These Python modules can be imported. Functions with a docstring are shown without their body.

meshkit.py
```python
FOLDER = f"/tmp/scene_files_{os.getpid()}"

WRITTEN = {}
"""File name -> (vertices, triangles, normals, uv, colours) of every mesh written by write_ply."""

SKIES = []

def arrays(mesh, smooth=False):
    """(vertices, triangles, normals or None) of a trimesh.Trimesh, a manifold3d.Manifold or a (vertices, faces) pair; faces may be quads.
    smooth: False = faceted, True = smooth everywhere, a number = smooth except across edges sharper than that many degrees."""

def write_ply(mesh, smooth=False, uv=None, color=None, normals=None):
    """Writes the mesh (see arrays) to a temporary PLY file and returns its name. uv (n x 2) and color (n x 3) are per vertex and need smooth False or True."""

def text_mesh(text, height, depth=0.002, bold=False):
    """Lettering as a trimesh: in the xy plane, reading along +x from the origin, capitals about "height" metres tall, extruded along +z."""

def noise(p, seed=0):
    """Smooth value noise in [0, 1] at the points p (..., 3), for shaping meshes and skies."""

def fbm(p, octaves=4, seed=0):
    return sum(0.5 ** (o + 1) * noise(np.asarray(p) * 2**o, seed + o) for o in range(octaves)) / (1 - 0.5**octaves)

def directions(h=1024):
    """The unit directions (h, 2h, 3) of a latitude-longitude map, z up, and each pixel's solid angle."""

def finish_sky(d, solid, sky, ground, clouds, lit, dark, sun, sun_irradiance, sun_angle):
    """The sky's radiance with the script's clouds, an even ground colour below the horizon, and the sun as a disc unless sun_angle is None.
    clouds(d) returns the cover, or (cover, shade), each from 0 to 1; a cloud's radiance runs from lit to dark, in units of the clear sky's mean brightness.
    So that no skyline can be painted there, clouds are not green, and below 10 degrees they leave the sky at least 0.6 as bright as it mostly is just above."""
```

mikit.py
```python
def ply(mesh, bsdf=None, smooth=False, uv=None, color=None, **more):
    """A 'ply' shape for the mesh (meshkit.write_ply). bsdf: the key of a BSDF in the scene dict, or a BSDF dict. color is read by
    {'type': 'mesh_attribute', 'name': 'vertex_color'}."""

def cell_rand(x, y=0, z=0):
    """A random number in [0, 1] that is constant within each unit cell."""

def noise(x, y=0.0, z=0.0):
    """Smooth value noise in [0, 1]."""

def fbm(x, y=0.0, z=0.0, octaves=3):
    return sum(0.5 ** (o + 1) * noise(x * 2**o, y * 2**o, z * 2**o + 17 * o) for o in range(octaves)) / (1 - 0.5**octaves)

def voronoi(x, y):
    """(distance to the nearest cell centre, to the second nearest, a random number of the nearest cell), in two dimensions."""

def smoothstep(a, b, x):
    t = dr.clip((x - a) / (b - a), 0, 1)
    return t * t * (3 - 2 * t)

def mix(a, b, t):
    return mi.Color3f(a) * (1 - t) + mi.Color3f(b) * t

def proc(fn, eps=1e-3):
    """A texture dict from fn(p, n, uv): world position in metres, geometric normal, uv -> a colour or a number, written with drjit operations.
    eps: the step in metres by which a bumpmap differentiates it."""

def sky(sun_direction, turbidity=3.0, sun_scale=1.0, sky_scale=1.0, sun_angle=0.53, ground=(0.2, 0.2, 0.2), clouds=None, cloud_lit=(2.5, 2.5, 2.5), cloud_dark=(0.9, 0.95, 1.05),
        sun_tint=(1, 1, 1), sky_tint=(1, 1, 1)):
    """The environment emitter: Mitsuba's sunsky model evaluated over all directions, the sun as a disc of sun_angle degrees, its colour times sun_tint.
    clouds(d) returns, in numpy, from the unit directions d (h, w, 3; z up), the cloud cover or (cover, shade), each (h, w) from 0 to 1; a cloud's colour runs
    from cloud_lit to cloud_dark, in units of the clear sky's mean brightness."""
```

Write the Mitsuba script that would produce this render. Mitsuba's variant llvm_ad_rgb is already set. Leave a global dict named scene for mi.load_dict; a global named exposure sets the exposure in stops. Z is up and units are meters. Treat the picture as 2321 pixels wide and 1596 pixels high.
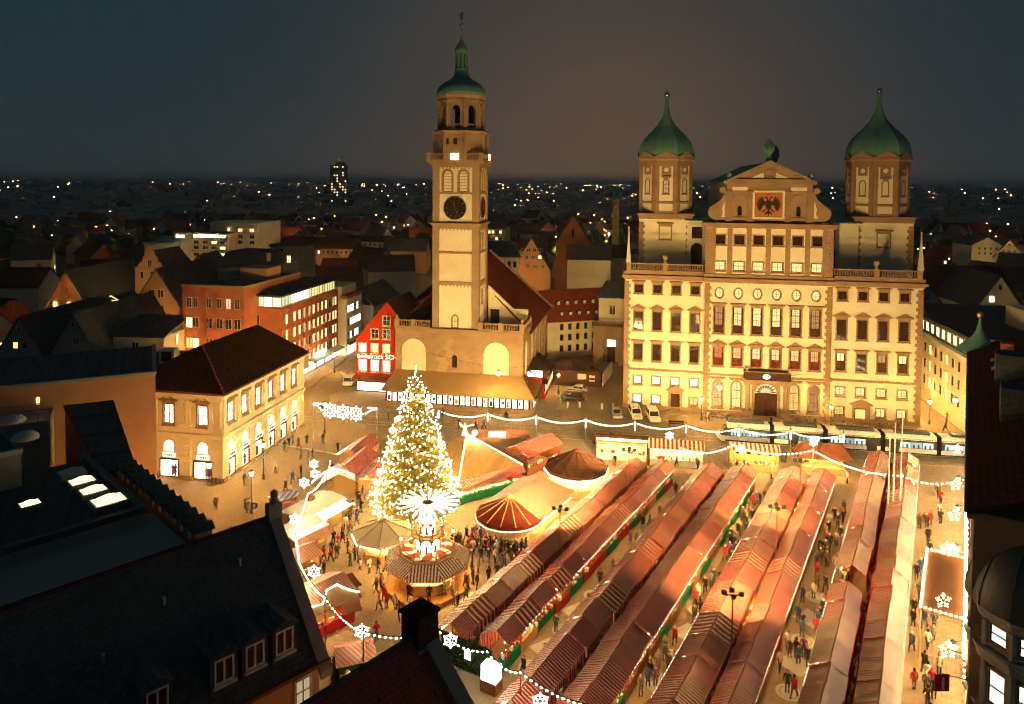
import math, random
import numpy as np, trimesh, drjit as dr, mitsuba as mi
import mikit, meshkit
from mikit import noise, fbm, voronoi, cell_rand, smoothstep, mix
from shapely.geometry import Polygon, box as sbox
from shapely.ops import unary_union
from shapely import affinity

T = mi.ScalarTransform4f
scene, labels = {}, {}
# ------------------------------------------------------------------ camera
F, PX, PY, W0, H0 = 1650.0, 1160.5, 474.0, 2321.0, 1596.0
PITCH, ROLL, YAW, EYE = math.atan(0.04), 0.008, math.radians(10.6), np.array([0, 0, 42.0])
fw = np.array([-math.sin(YAW) * math.cos(PITCH), math.cos(YAW) * math.cos(PITCH), -math.sin(PITCH)])
rt = np.array([math.cos(YAW), math.sin(YAW), 0.0])
up = np.cross(rt, fw)
rt2 = rt * math.cos(ROLL) + up * math.sin(ROLL)
up2 = np.cross(rt2, fw)
scene['camera'] = {'type': 'perspective', 'fov': math.degrees(2 * math.atan(W0 / 2 / F)), 'fov_axis': 'x', 'near_clip': 0.5, 'far_clip': 20000.0,
                   'principal_point_offset_x': 0.0, 'principal_point_offset_y': (H0 / 2 - PY) / H0,
                   'to_world': T().look_at(origin=EYE.tolist(), target=(EYE + fw).tolist(), up=up2.tolist())}
exposure = 4.5
# ------------------------------------------------------------------ strengths of the lamps
STALL_L, WORK_L, TREE_L, HANG_L, LANT_L, TOWN_L, MAST_I, ALONG_I, BUL_K, HAZE = 15.0, 260.0, 60.0, 700.0, 420.0, 700.0, 1900.0, 48.0, 6.0, 0.00013
K = 1 / 16      # everything that shines is scaled down together and exposed up again: a long night exposure
# ------------------------------------------------------------------ night sky: teal dusk with the glow of the town over the horizon
def night(d):
    el = np.degrees(np.arcsin(np.clip(d[..., 2], -1, 1)))
    az = np.degrees(np.arctan2(d[..., 0], d[..., 1]))
    g = np.exp(-np.abs(el + 1) / 9.0) * (0.13 + 0.87 * np.exp(-((az + 4) / 17.0) ** 2))
    g += 0.30 * np.exp(-((el - 12) / 12.0) ** 2) * np.exp(-((az + 3) / 18.0) ** 2)
    g *= 0.85 + 0.3 * meshkit.fbm(d * np.array([3.0, 3.0, 9.0]), 4)
    return 1.0, 1.0 - np.clip(g, 0, 1)
SKY = mikit.sky((0.3, -0.9, 0.1), turbidity=3, sun_scale=0.0, sky_scale=0.2 * K, clouds=night, cloud_lit=(11.5, 7.2, 4.8), cloud_dark=(1.0, 2.7, 3.6), ground=(0.05, 0.05, 0.05))
scene['sky'] = {**SKY, 'sampling_weight': 10.0}

# ------------------------------------------------------------------ night haze over the town
scene['haze_air'] = {'type': 'homogeneous', 'albedo': {'type': 'rgb', 'value': [0.95, 0.95, 0.95]}, 'sigma_t': HAZE}
scene['haze'] = {'type': 'cube', 'to_world': T().translate([0, 3000, 39.5]).scale([9000, 9000, 40.5]), 'bsdf': {'type': 'null'}, 'interior': {'type': 'ref', 'id': 'haze_air'}}
labels['haze'] = {'label': 'thin night haze lying over the whole town', 'category': 'haze', 'kind': 'stuff'}
scene['camera']['medium'] = {'type': 'ref', 'id': 'haze_air'}

# ------------------------------------------------------------------ helpers
class MB:
    """Collects boxes, prisms, tubes and lathed shapes, in a frame that is turned by a degrees about z and moved to o."""
    def __init__(s, o=(0, 0, 0), a=0.0):
        s.v, s.f, s.n, s.o, s.uv = [], [], 0, np.array(o, float), None
        c, k = math.cos(math.radians(a)), math.sin(math.radians(a))
        s.R = np.array([[c, -k, 0], [k, c, 0], [0, 0, 1.0]])
    def add(s, v, f):
        v, f = np.asarray(v, float).reshape(-1, 3), np.asarray(f, int)
        if f.shape[1] == 4:
            f = np.vstack([f[:, [0, 1, 2]], f[:, [0, 2, 3]]])
        s.v.append(v @ s.R.T + s.o); s.f.append(f + s.n); s.n += len(v)
        return s
    def box(s, x0, x1, y0, y1, z0, z1):
        v = [(x, y, z) for x in (x0, x1) for y in (y0, y1) for z in (z0, z1)]
        return s.add(v, [[0, 1, 3, 2], [4, 6, 7, 5], [0, 4, 5, 1], [2, 3, 7, 6], [0, 2, 6, 4], [1, 5, 7, 3]])
    def poly(s, pts):
        n = len(pts)
        return s.add(pts, [[0, i, i + 1] for i in range(1, n - 1)])
    def slab(s, pts, t=0.15):
        """a flat roof or board: polygon pts, thickened downwards by t"""
        p = np.array(pts, float); n = len(p); q = p - [0, 0, t]
        f = [[0, i, i + 1] for i in range(1, n - 1)] + [[n, n + i + 1, n + i] for i in range(1, n - 1)]
        for i in range(n):
            j = (i + 1) % n
            f += [[i, i + n, j + n], [i, j + n, j]]
        return s.add(np.vstack([p, q]), f)
    def ext(s, pg, d0, d1, plane='xz'):
        """extrude a shapely polygon: 'xz' along y, 'yz' along x, 'xy' along z"""
        for g in getattr(pg, 'geoms', [pg]):
            if g.is_empty or g.geom_type != 'Polygon': continue
            m = trimesh.creation.extrude_polygon(g, d1 - d0, engine='earcut')
            v, f = np.array(m.vertices), np.array(m.faces)
            if plane == 'xz': v = np.stack([v[:, 0], d1 - v[:, 2], v[:, 1]], 1)
            elif plane == 'yz': v = np.stack([v[:, 2] + d0, v[:, 0], v[:, 1]], 1)
            else: v = v + [0, 0, d0]
            s.add(v, f)
        return s
    def tube(s, pts, r, n=6, cap=True):
        p = np.array(pts, float); t = np.gradient(p, axis=0); t /= np.linalg.norm(t, axis=1, keepdims=True) + 1e-12
        a = np.cross(t, np.where(np.abs(t[:, 2:]) < 0.9, [0, 0, 1.0], [1.0, 0, 0])); a /= np.linalg.norm(a, axis=1, keepdims=True) + 1e-12
        b = np.cross(t, a); r = np.broadcast_to(r, (len(p),)); ang = np.arange(n) * 2 * np.pi / n
        v = p[:, None] + r[:, None, None] * (np.cos(ang)[None, :, None] * a[:, None] + np.sin(ang)[None, :, None] * b[:, None])
        f = [[i * n + j, i * n + (j + 1) % n, (i + 1) * n + (j + 1) % n, (i + 1) * n + j] for i in range(len(p) - 1) for j in range(n)]
        k = len(p) * n; v = v.reshape(-1, 3); s.add(v, f)
        if cap: s.add(v[:n], [[0, i + 1, i] for i in range(1, n - 1)]); s.add(v[k - n:], [[0, i, i + 1] for i in range(1, n - 1)])
        return s
    def lathe(s, prof, c=(0, 0), n=16, a0=0.0):
        ang = math.radians(a0) + np.arange(n) * 2 * np.pi / n
        v = [(c[0] + r * math.cos(q), c[1] + r * math.sin(q), z) for r, z in prof for q in ang]; k = len(prof)
        f = [[i * n + j, i * n + (j + 1) % n, (i + 1) * n + (j + 1) % n, (i + 1) * n + j] for i in range(k - 1) for j in range(n)]
        s.add(v, f); s.add(v[:n], [[0, i + 1, i] for i in range(1, n - 1)]); s.add(v[-n:], [[0, i, i + 1] for i in range(1, n - 1)])
        return s
    def ball(s, c, r, sub=1):
        m = ICO[sub]; return s.add(m[0] * r + np.array(c, float), m[1])
    def balls(s, cs, r, sub=1):
        v, f = ICO[sub]; cs = np.asarray(cs, float); r = np.broadcast_to(r, (len(cs),))
        vv = (v[None] * r[:, None, None] + cs[:, None]).reshape(-1, 3)
        return s.add(vv, (f[None] + (np.arange(len(cs)) * len(v))[:, None, None]).reshape(-1, 3))
    def arrays(s):
        return np.vstack(s.v), np.vstack(s.f)
ICO = {k: (np.array(m.vertices), np.array(m.faces)) for k, m in ((k, trimesh.creation.icosphere(subdivisions=k)) for k in (0, 1, 2))}
USED = {}
def numbered(name):
    n = USED.get(name, 0); USED[name] = n + 1
    return name if n == 0 else f'{name}_{n:03d}'
def thing(name, label, cat, group=None):
    k = numbered(name); labels[k] = {'label': label, 'category': cat}
    if group: labels[k]['group'] = group
    return k
def put(parent, part, mesh, bsdf, smooth=False, emit=None, wt=0.0, label=None, kind=None, **more):
    """one entry of the scene: a part of parent (or the thing itself where part is None)"""
    k = numbered(parent + '__' + part) if part else parent
    m = mesh.arrays() if isinstance(mesh, MB) else mesh
    scene[k] = {**m, **more} if isinstance(m, dict) else mikit.ply(m, bsdf, smooth=smooth, **more)
    if emit is not None: scene[k]['emitter'] = lamp(emit, wt)
    if label or kind: labels[k] = {**({'label': label} if label else {}), **({'kind': kind} if kind else {})}
    return k
def lamp(rgb, wt=0.0):
    return {'type': 'area', 'radiance': {'type': 'rgb', 'value': [float(x) * K for x in rgb]}, 'sampling_weight': float(wt)}
def struct(name, mesh, bsdf, **more):
    k = numbered(name); labels[k] = {'kind': 'structure'}
    return put(k, None, mesh, bsdf, **more)
def rect(x, z, w, h): return sbox(x - w / 2, z - h / 2, x + w / 2, z + h / 2)
def arch(x, z, w, h):
    """a round-headed opening with its middle at x, z"""
    a = np.linspace(0, math.pi, 13); t = z + h / 2 - w / 2
    return Polygon([(x - w / 2, z - h / 2), (x + w / 2, z - h / 2)] + [(x + w / 2 * math.cos(q), t + w / 2 * math.sin(q)) for q in a])
def oval(x, z, w, h):
    a = np.linspace(0, 2 * math.pi, 21)[:-1]; return Polygon([(x + w / 2 * math.cos(q), z + h / 2 * math.sin(q)) for q in a])
def tri(x, z, w, h): return Polygon([(x - w / 2, z), (x + w / 2, z), (x, z + h)])

# ------------------------------------------------------------------ materials
def two(b): return {'type': 'twosided', 'bsdf': b}
def flat(name, rgb, rough=None, metal=0.0):
    if rough is None: scene[name] = two({'type': 'diffuse', 'reflectance': {'type': 'rgb', 'value': list(rgb)}})
    else: scene[name] = two({'type': 'principled', 'base_color': {'type': 'rgb', 'value': list(rgb)}, 'roughness': rough, 'metallic': metal})
def procd(name, fn): scene[name] = two({'type': 'diffuse', 'reflectance': mikit.proc(fn)})
def weather(base, dark, sc=0.35, am=1.0):
    def fn(p, n, uv):
        a = fbm(p.x * sc, p.y * sc, p.z * sc, octaves=3); b = noise(p.x * 7, p.y * 7, p.z * 2.5)
        return mix(base, dark, dr.clip((a - 0.35) * 1.4 * am + (b - 0.5) * 0.25 * am, 0, 1))
    return fn
procd('plaster', weather((0.80, 0.72, 0.52), (0.64, 0.55, 0.37)))
procd('trim_stone', weather((0.35, 0.22, 0.13), (0.25, 0.15, 0.09), 0.6))
procd('sandstone', weather((0.37, 0.25, 0.145), (0.26, 0.165, 0.095), 0.5))
flat('sandstone_light', (0.42, 0.29, 0.17))
procd('grey_plaster', weather((0.34, 0.31, 0.27), (0.24, 0.21, 0.18)))
procd('orange_plaster', weather((0.55, 0.30, 0.15), (0.45, 0.23, 0.11)))
procd('brick', weather((0.46, 0.15, 0.07), (0.34, 0.10, 0.05), 0.7))
flat('red_paint', (0.50, 0.035, 0.02))
flat('white_paint', (0.72, 0.70, 0.64)); flat('dark_wood', (0.07, 0.03, 0.02)); flat('brown_wood', (0.22, 0.09, 0.04)); flat('red_wood', (0.30, 0.03, 0.02))
flat('dark_metal', (0.045, 0.05, 0.05), 0.5); flat('steel', (0.45, 0.45, 0.43), 0.35, 0.7); flat('gold', (0.95, 0.55, 0.22), 0.28, 1.0)
flat('dark_glass', (0.035, 0.02, 0.015), 0.06); flat('drape_cloth', (0.10, 0.05, 0.03)); flat('pale_canvas', (0.66, 0.50, 0.30)); flat('black', (0.015, 0.012, 0.012)); flat('lamp_body', (0.6, 0.55, 0.45)); flat('green_paint', (0.02, 0.16, 0.07)); flat('fir_green', (0.03, 0.07, 0.02)); flat('tree_needles', (0.20, 0.16, 0.04))
flat('blue_paint', (0.05, 0.07, 0.25)); flat('pale_stone', (0.55, 0.50, 0.40)); flat('bead', (0.9, 0.85, 0.7)); flat('red_cloth', (0.55, 0.03, 0.03)); flat('rust', (0.23, 0.08, 0.04)); flat('tan_wood', (0.42, 0.26, 0.12))
def tiles(c0, c1, w, h):
    def fn(p, n, uv):
        z = p.z / h; r = dr.floor(z); x = (p.x * 0.8 + p.y * 0.6) / w + 0.5 * (r - 2 * dr.floor(r / 2))
        k = cell_rand(x, r, 3); e = dr.maximum(smoothstep(0.78, 0.98, z - r), smoothstep(0.84, 0.98, x - dr.floor(x)))
        return mix(c0, c1, dr.clip(k * 0.8 + 0.5 * (fbm(p.x * 0.3, p.y * 0.3, p.z * 0.3) - 0.4), 0, 1)) * (1 - 0.55 * e)
    return fn
procd('roof_red', tiles((0.36, 0.06, 0.035), (0.22, 0.04, 0.025), 0.3, 0.28))
procd('roof_front', tiles((0.52, 0.10, 0.06), (0.36, 0.07, 0.045), 0.22, 0.2))
procd('roof_brown', tiles((0.085, 0.036, 0.022), (0.045, 0.022, 0.016), 0.3, 0.25))
procd('roof_dark', tiles((0.10, 0.115, 0.12), (0.06, 0.07, 0.075), 0.3, 0.25))
def copper(p, n, uv):
    a = fbm(p.x * 0.5, p.y * 0.5, p.z * 0.25); b = noise(p.x * 6, p.y * 6, p.z * 0.6)
    return mix((0.065, 0.20, 0.165), (0.13, 0.29, 0.22), dr.clip(a * 1.2 - 0.2 + 0.35 * (b - 0.5), 0, 1))
scene['copper'] = two({'type': 'principled', 'base_color': mikit.proc(copper), 'roughness': 0.55, 'metallic': 0.0})
AX = math.radians(20); UX, UY = math.sin(AX), math.cos(AX)       # the rows of the market run along U, 20 degrees off the square
U, V = np.array([UX, UY]), np.array([UY, -UX])
def row(s, t): return UY * s + UX * t, UY * t - UX * s           # row frame (s across, t along) -> x, y
def cobble(p, n, uv):
    s, t = p.x * UY - p.y * UX, p.x * UX + p.y * UY
    r = dr.floor(t / 0.16); q = s / 0.17 + 0.5 * (r - 2 * dr.floor(r / 2)); k = cell_rand(q, r, 1)
    e = dr.maximum(smoothstep(0.8, 0.97, q - dr.floor(q)), smoothstep(0.8, 0.97, t / 0.16 - r))
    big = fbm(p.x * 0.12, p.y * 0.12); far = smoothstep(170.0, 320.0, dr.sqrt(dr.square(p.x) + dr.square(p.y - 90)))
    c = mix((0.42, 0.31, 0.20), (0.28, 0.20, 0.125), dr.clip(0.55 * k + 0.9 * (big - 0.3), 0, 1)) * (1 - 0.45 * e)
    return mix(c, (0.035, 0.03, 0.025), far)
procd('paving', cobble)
def awning(freq, red, pale, seed):
    def fn(p, n, uv):
        t = (p.x * UX + p.y * UY) * freq; s = p.x * UY - p.y * UX; w = t + 0.10 * (noise(s * 1.3, t * 0.2, seed) - 0.5)
        e = smoothstep(0.56, 0.62, dr.abs(w - dr.floor(w) - 0.5) * 2); d = fbm(p.x * 0.8, p.y * 0.8, seed)
        return mix(red, pale, e) * (0.72 + 0.5 * d)
    return fn
STR = [('stripe_red', 3.0, (0.46, 0.015, 0.02), (0.74, 0.46, 0.36)), ('stripe_fine', 3.5, (0.44, 0.025, 0.025), (0.66, 0.33, 0.26)), ('stripe_faded', 3.7, (0.38, 0.03, 0.035), (0.60, 0.24, 0.19)),
       ('stripe_bold', 1.6, (0.46, 0.02, 0.02), (0.84, 0.58, 0.38)), ('stripe_brown', 3.6, (0.36, 0.045, 0.04), (0.54, 0.21, 0.15)), ('stripe_tan', 3.3, (0.52, 0.17, 0.10), (0.62, 0.31, 0.18))]
for i, (nm, fq, r_, p_) in enumerate(STR): scene[nm] = two({'type': 'principled', 'base_color': mikit.proc(awning(fq, r_, p_, i)), 'roughness': 0.42, 'specular': 0.5})
def radial(p, n, uv):
    e = smoothstep(0.42, 0.52, dr.abs(uv.x - dr.floor(uv.x) - 0.5) * 2); return mix((0.36, 0.07, 0.035), (0.86, 0.74, 0.52), e)
procd('stripe_uv', radial)
scene['clothes'] = two({'type': 'diffuse', 'reflectance': {'type': 'mesh_attribute', 'name': 'vertex_color'}})
procd('awning_stripe', lambda p, n, uv: mix((0.45, 0.04, 0.03), (0.80, 0.68, 0.5), smoothstep(0.42, 0.5, dr.abs(p.x * 1.6 - dr.floor(p.x * 1.6) - 0.5) * 2)))
procd('blue_stripe', lambda p, n, uv: mix((0.10, 0.12, 0.30), (0.45, 0.42, 0.45), smoothstep(0.42, 0.5, dr.abs(p.x * 1.8 - dr.floor(p.x * 1.8) - 0.5) * 2)))
def slab_tex(p, n, uv):
    s, t = (p.x * UY - p.y * UX) / 0.7, (p.x * UX + p.y * UY) / 0.45; r_ = dr.floor(t); q = s + 0.5 * (r_ - 2 * dr.floor(r_ / 2)); k = cell_rand(q, r_, 4)
    e = dr.maximum(smoothstep(0.9, 0.98, q - dr.floor(q)), smoothstep(0.88, 0.98, t - r_)); return mix((0.36, 0.27, 0.18), (0.27, 0.20, 0.13), k) * (1 - 0.4 * e)
procd('paving_slab', slab_tex)
def wood(p, n, uv):
    r = dr.floor((p.x * UY - p.y * UX) / 0.22); k = cell_rand(r, 1, 1); e = smoothstep(0.86, 0.97, (p.x * UY - p.y * UX) / 0.22 - r)
    return mix((0.30, 0.18, 0.075), (0.20, 0.105, 0.04), dr.clip(0.7 * k + 0.6 * (noise(p.x * 9, p.y * 2, p.z * 9) - 0.5), 0, 1)) * (1 - 0.6 * e)
procd('planks', wood)
WARM, PALE, COOL, GOLDEN, SHOP = (1.5, 1.0, 0.36), (2.2, 1.9, 1.1), (1.1, 1.5, 1.35), (1.05, 0.62, 0.18), (3.2, 2.9, 2.0)

# ------------------------------------------------------------------ windows and walls
def surround(m, x, z, w, h, t, y0, y1, shape):
    m.ext(shape(x, z, w + 2 * t, h + 2 * t).difference(shape(x, z, w, h)), y0, y1)
def window(b, o, a, x, z, w, h, lit=None, shape=rect, t=0.22, mat='trim_stone', hood=None, bars=(1, 2), deep=0.28, proud=0.07, bar='dark_wood', lattice=False, sill=True, wt=0.0, bw=0.07, pane='dark_glass', drape=0.0):
    """a window as a part of building b: surround, sill and hood; its pane and glazing bars are sub-parts. Local frame: x along the wall, the wall faces -y, its face at y = 0"""
    m = MB(o, a)
    surround(m, x, z, w, h, t, -proud, deep, shape)
    if sill: m.box(x - w / 2 - t - 0.1, x + w / 2 + t + 0.1, -proud - 0.14, 0.02, z - h / 2 - t - 0.16, z - h / 2 - t + 0.02)
    zt = z + h / 2 + t
    if hood == 'flat':
        m.box(x - w / 2 - t - 0.02, x + w / 2 + t + 0.02, -proud - .02, 0.02, zt + .002, zt + 0.3); m.box(x - w / 2 - t - 0.28, x + w / 2 + t + 0.28, -proud - 0.32, 0.02, zt + 0.3, zt + 0.5)
    elif hood == 'tri':
        ww = w + 2 * t + 0.8; hh = ww * 0.27
        m.box(x - w / 2 - t - 0.02, x + w / 2 + t + 0.02, -proud - .02, 0.02, zt + .002, zt + 0.3); m.box(x - ww / 2, x + ww / 2, -proud - 0.30, 0.02, zt + 0.3, zt + 0.45)
        m.ext(tri(x, zt + 0.452, ww - .1, hh).difference(tri(x, zt + 0.6, ww - 1.0, hh * 0.62)), -proud - 0.26, 0.02); m.ext(tri(x, zt + 0.455, ww - 0.3, hh - 0.1), -proud - 0.02, 0.015)
    k = put(b, 'window', m, mat)
    pm = MB(o, a)
    if lit is None: pm.ext(shape(x, z, w, h), deep - 0.05, deep); put(k, 'pane', pm, pane)
    else:
        pm.ext(shape(x, z, w, h), deep - 0.05, deep); put(k, 'pane', pm, 'black', emit=lit, wt=wt)
    if drape: put(k, 'drape', MB(o, a).ext(shape(x, z, w, h).intersection(unary_union([sbox(x - w, z - h, x + w, z - h / 2 + h * drape), sbox(x - w, z - h, x - w * .36, z + h), sbox(x + w * .36, z - h, x + w, z + h)])), deep - .056, deep - .051), 'drape_cloth')
    if bars:
        g = MB(o, a); s = shape(x, z, w, h); parts = [s.difference(s.buffer(-bw, join_style=2))]
        nx, nz = bars
        for i in range(1, nx + 1): parts.append(rect(x - w / 2 + w * i / (nx + 1), z, bw * 1.2, h))
        for i in range(1, nz + 1): parts.append(rect(x, z - h / 2 + h * i / (nz + 1), w, bw))
        if lattice:
            for i in range(1, 6): parts.append(rect(x - w / 2 + w * i / 6, z, 0.03, h))
            for i in range(1, int(h / 0.3)): parts.append(rect(x, z - h / 2 + 0.3 * i, w, 0.03))
        g.ext(unary_union(parts).intersection(s), deep - 0.13, deep - 0.06); put(k, 'glazing_bars', g, bar)
    return k
def plain_windows(b, o, a, items, deep=0.16, mat='dark_glass', frame='white_paint', t=0.07):
    """small windows (x, z, w, h, lit): a frame standing proud of the wall and a pane in it"""
    for x, z, w, h, lit in items:
        m = MB(o, a); m.ext(rect(x, z, w + 2 * t, h + 2 * t).difference(unary_union([rect(x - w / 4 - .02, z, w / 2 - .06, h), rect(x + w / 4 + .02, z, w / 2 - .06, h)]) if w > 0.9 else rect(x, z, w, h)), -0.06, 0.02); k = put(b, 'window', m, frame)
        q = MB(o, a).box(x - w / 2 - .01, x + w / 2 + .01, -0.035, 0.015, z - h / 2 - .01, z + h / 2 + .01)
        put(k, 'pane', q, mat if lit is None else 'black', emit=lit)
def holed(m, outline, shapes, thick=0.5, y=0.0):
    m.ext(outline.difference(unary_union(shapes)) if shapes else outline, y, y + thick); return m
# ================================================================== ground
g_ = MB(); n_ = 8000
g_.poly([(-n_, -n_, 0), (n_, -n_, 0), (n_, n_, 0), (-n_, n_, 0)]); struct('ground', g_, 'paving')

# ================================================================== town hall
hall = thing('town_hall', 'great pale town hall with two green onion domes and a gable bearing a double eagle', 'town hall')
O, Yf, Ym = (0, 135.0, 0), 0.0, -0.8
wins = []          # (x, z, w, h, shape, options)
LX = [-1.45 + 3.36 * i for i in range(4)]; MX = [12.75 + 3.27 * i for i in range(6)]; RX = [33.6 + 3.37 * i for i in range(4)]
rg = random.Random(5)
DIM = (0.50, 0.24, 0.09)
left, mid = [], []
for i, x in enumerate(LX + RX):
    R_ = i > 3
    left.append((x, 22.3, 1.45, 1.45, rect, dict(hood='flat', lit=None, bars=(1, 1))))
    left.append((x, 16.4, 1.55, 3.3, rect, dict(hood='tri', bars=(1, 2), lit=None)))
    left.append((x, 10.6, 1.5, 3.0, rect, dict(hood='flat', bars=(1, 1), lit=[None, None, None, None, WARM, None, DIM, WARM][i], drape=.55 if i in (4, 6, 7) else 0)))
    left.append((x, 5.4, 1.4, 1.4, rect, dict(lit=[PALE, PALE, PALE, SHOP, WARM, WARM, WARM, WARM][i], lattice=True, bars=(1, 0))))
    if i in (0, 1, 3, 4, 6, 7): left.append((x, 1.9, 1.4, 1.4, rect, dict(lit=[(1.6, 1.9, 2.0), PALE, None, GOLDEN, GOLDEN, None, WARM, WARM][i], lattice=i > 3, bars=(1, 0))))
for i, x in enumerate(MX):
    mid.append((x, 31.7, 1.65, 1.55, rect, dict(bars=(1, 1), lit=None)))
    mid.append((x, 27.0, 1.7, 1.5, rect, dict(bars=(1, 1), lit=WARM, lattice=True)))
    mid.append((x, 22.1, 1.3, 1.75, oval, dict(bars=(1, 1), lit=WARM, lattice=True, sill=False)))
    mid.append((x, 17.3, 1.75, 4.6, rect, dict(hood='flat', bars=(1, 3), lit=[DIM, (1.2, .8, .3), WARM, WARM, (1.1, .7, .25), DIM][i], lattice=True, drape=.3)))
    mid.append((x, 10.7, 1.75, 3.2, rect, dict(hood='tri', bars=(1, 2), lit=[DIM, (1.1, .62, .2), (1.3, .9, .4), (1.2, .8, .3), (1.1, .7, .25), (.8, .45, .16)][i], lattice=True, bar='red_wood', drape=.42)))
    if i in (0, 1, 4, 5): mid.append((x, 3.9, 1.55, 4.6, arch, dict(bars=(1, 2), lit=[GOLDEN, WARM, GOLDEN, DIM][[0, 1, 4, 5].index(i)], lattice=True, hood='flat', t=.3)))
DOORS = [(5.4, 1.6, 1.6, 3.2, rect), (37.1, 1.0, 2.0, 3.2, rect)]
wl = MB(O)
for x0, x1, dd in ((-4.0, 10.3, DOORS[0]), (31.7, 46.6, DOORS[1])):
    holed(wl, sbox(x0, -1, x1, 24.4), [s(x, z, w, h) for x, z, w, h, s, _ in left if x0 < x < x1] + [rect(*dd[:4])])
wl.box(-4, -3.5, 0.501, 40, -1, 24.4).box(46.1, 46.6, 0.501, 40, -1, 24.4).box(-4, 46.6, 40.002, 40.5, -1, 24.4)
wl.box(-3.99, 10.3, 0, 40, 24.4, 24.5).box(31.7, 46.59, 0, 40, 24.4, 24.5)
put(hall, 'wall', wl, 'plaster')
wm = MB(O); pg_port = arch(21.1, 2.7, 3.9, 7.0)
holed(wm, sbox(10.3, -1, 31.7, 34.2), [s(x, z, w, h) for x, z, w, h, s, _ in mid] + [pg_port], y=Ym, thick=0.75)
wm.box(10.3, 10.8, -0.045, 38, 24.42, 34.2).box(31.2, 31.7, -0.045, 38, 24.42, 34.2)
put(hall, 'wall', wm, 'plaster')
for x, z, w, h, s, o in left: window(hall, O, 0, x, z, w, h, shape=s, **o)
for x, z, w, h, s, o in mid: window(hall, (0, 135 + Ym, 0), 0, x, z, w, h, shape=s, **o)
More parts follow.
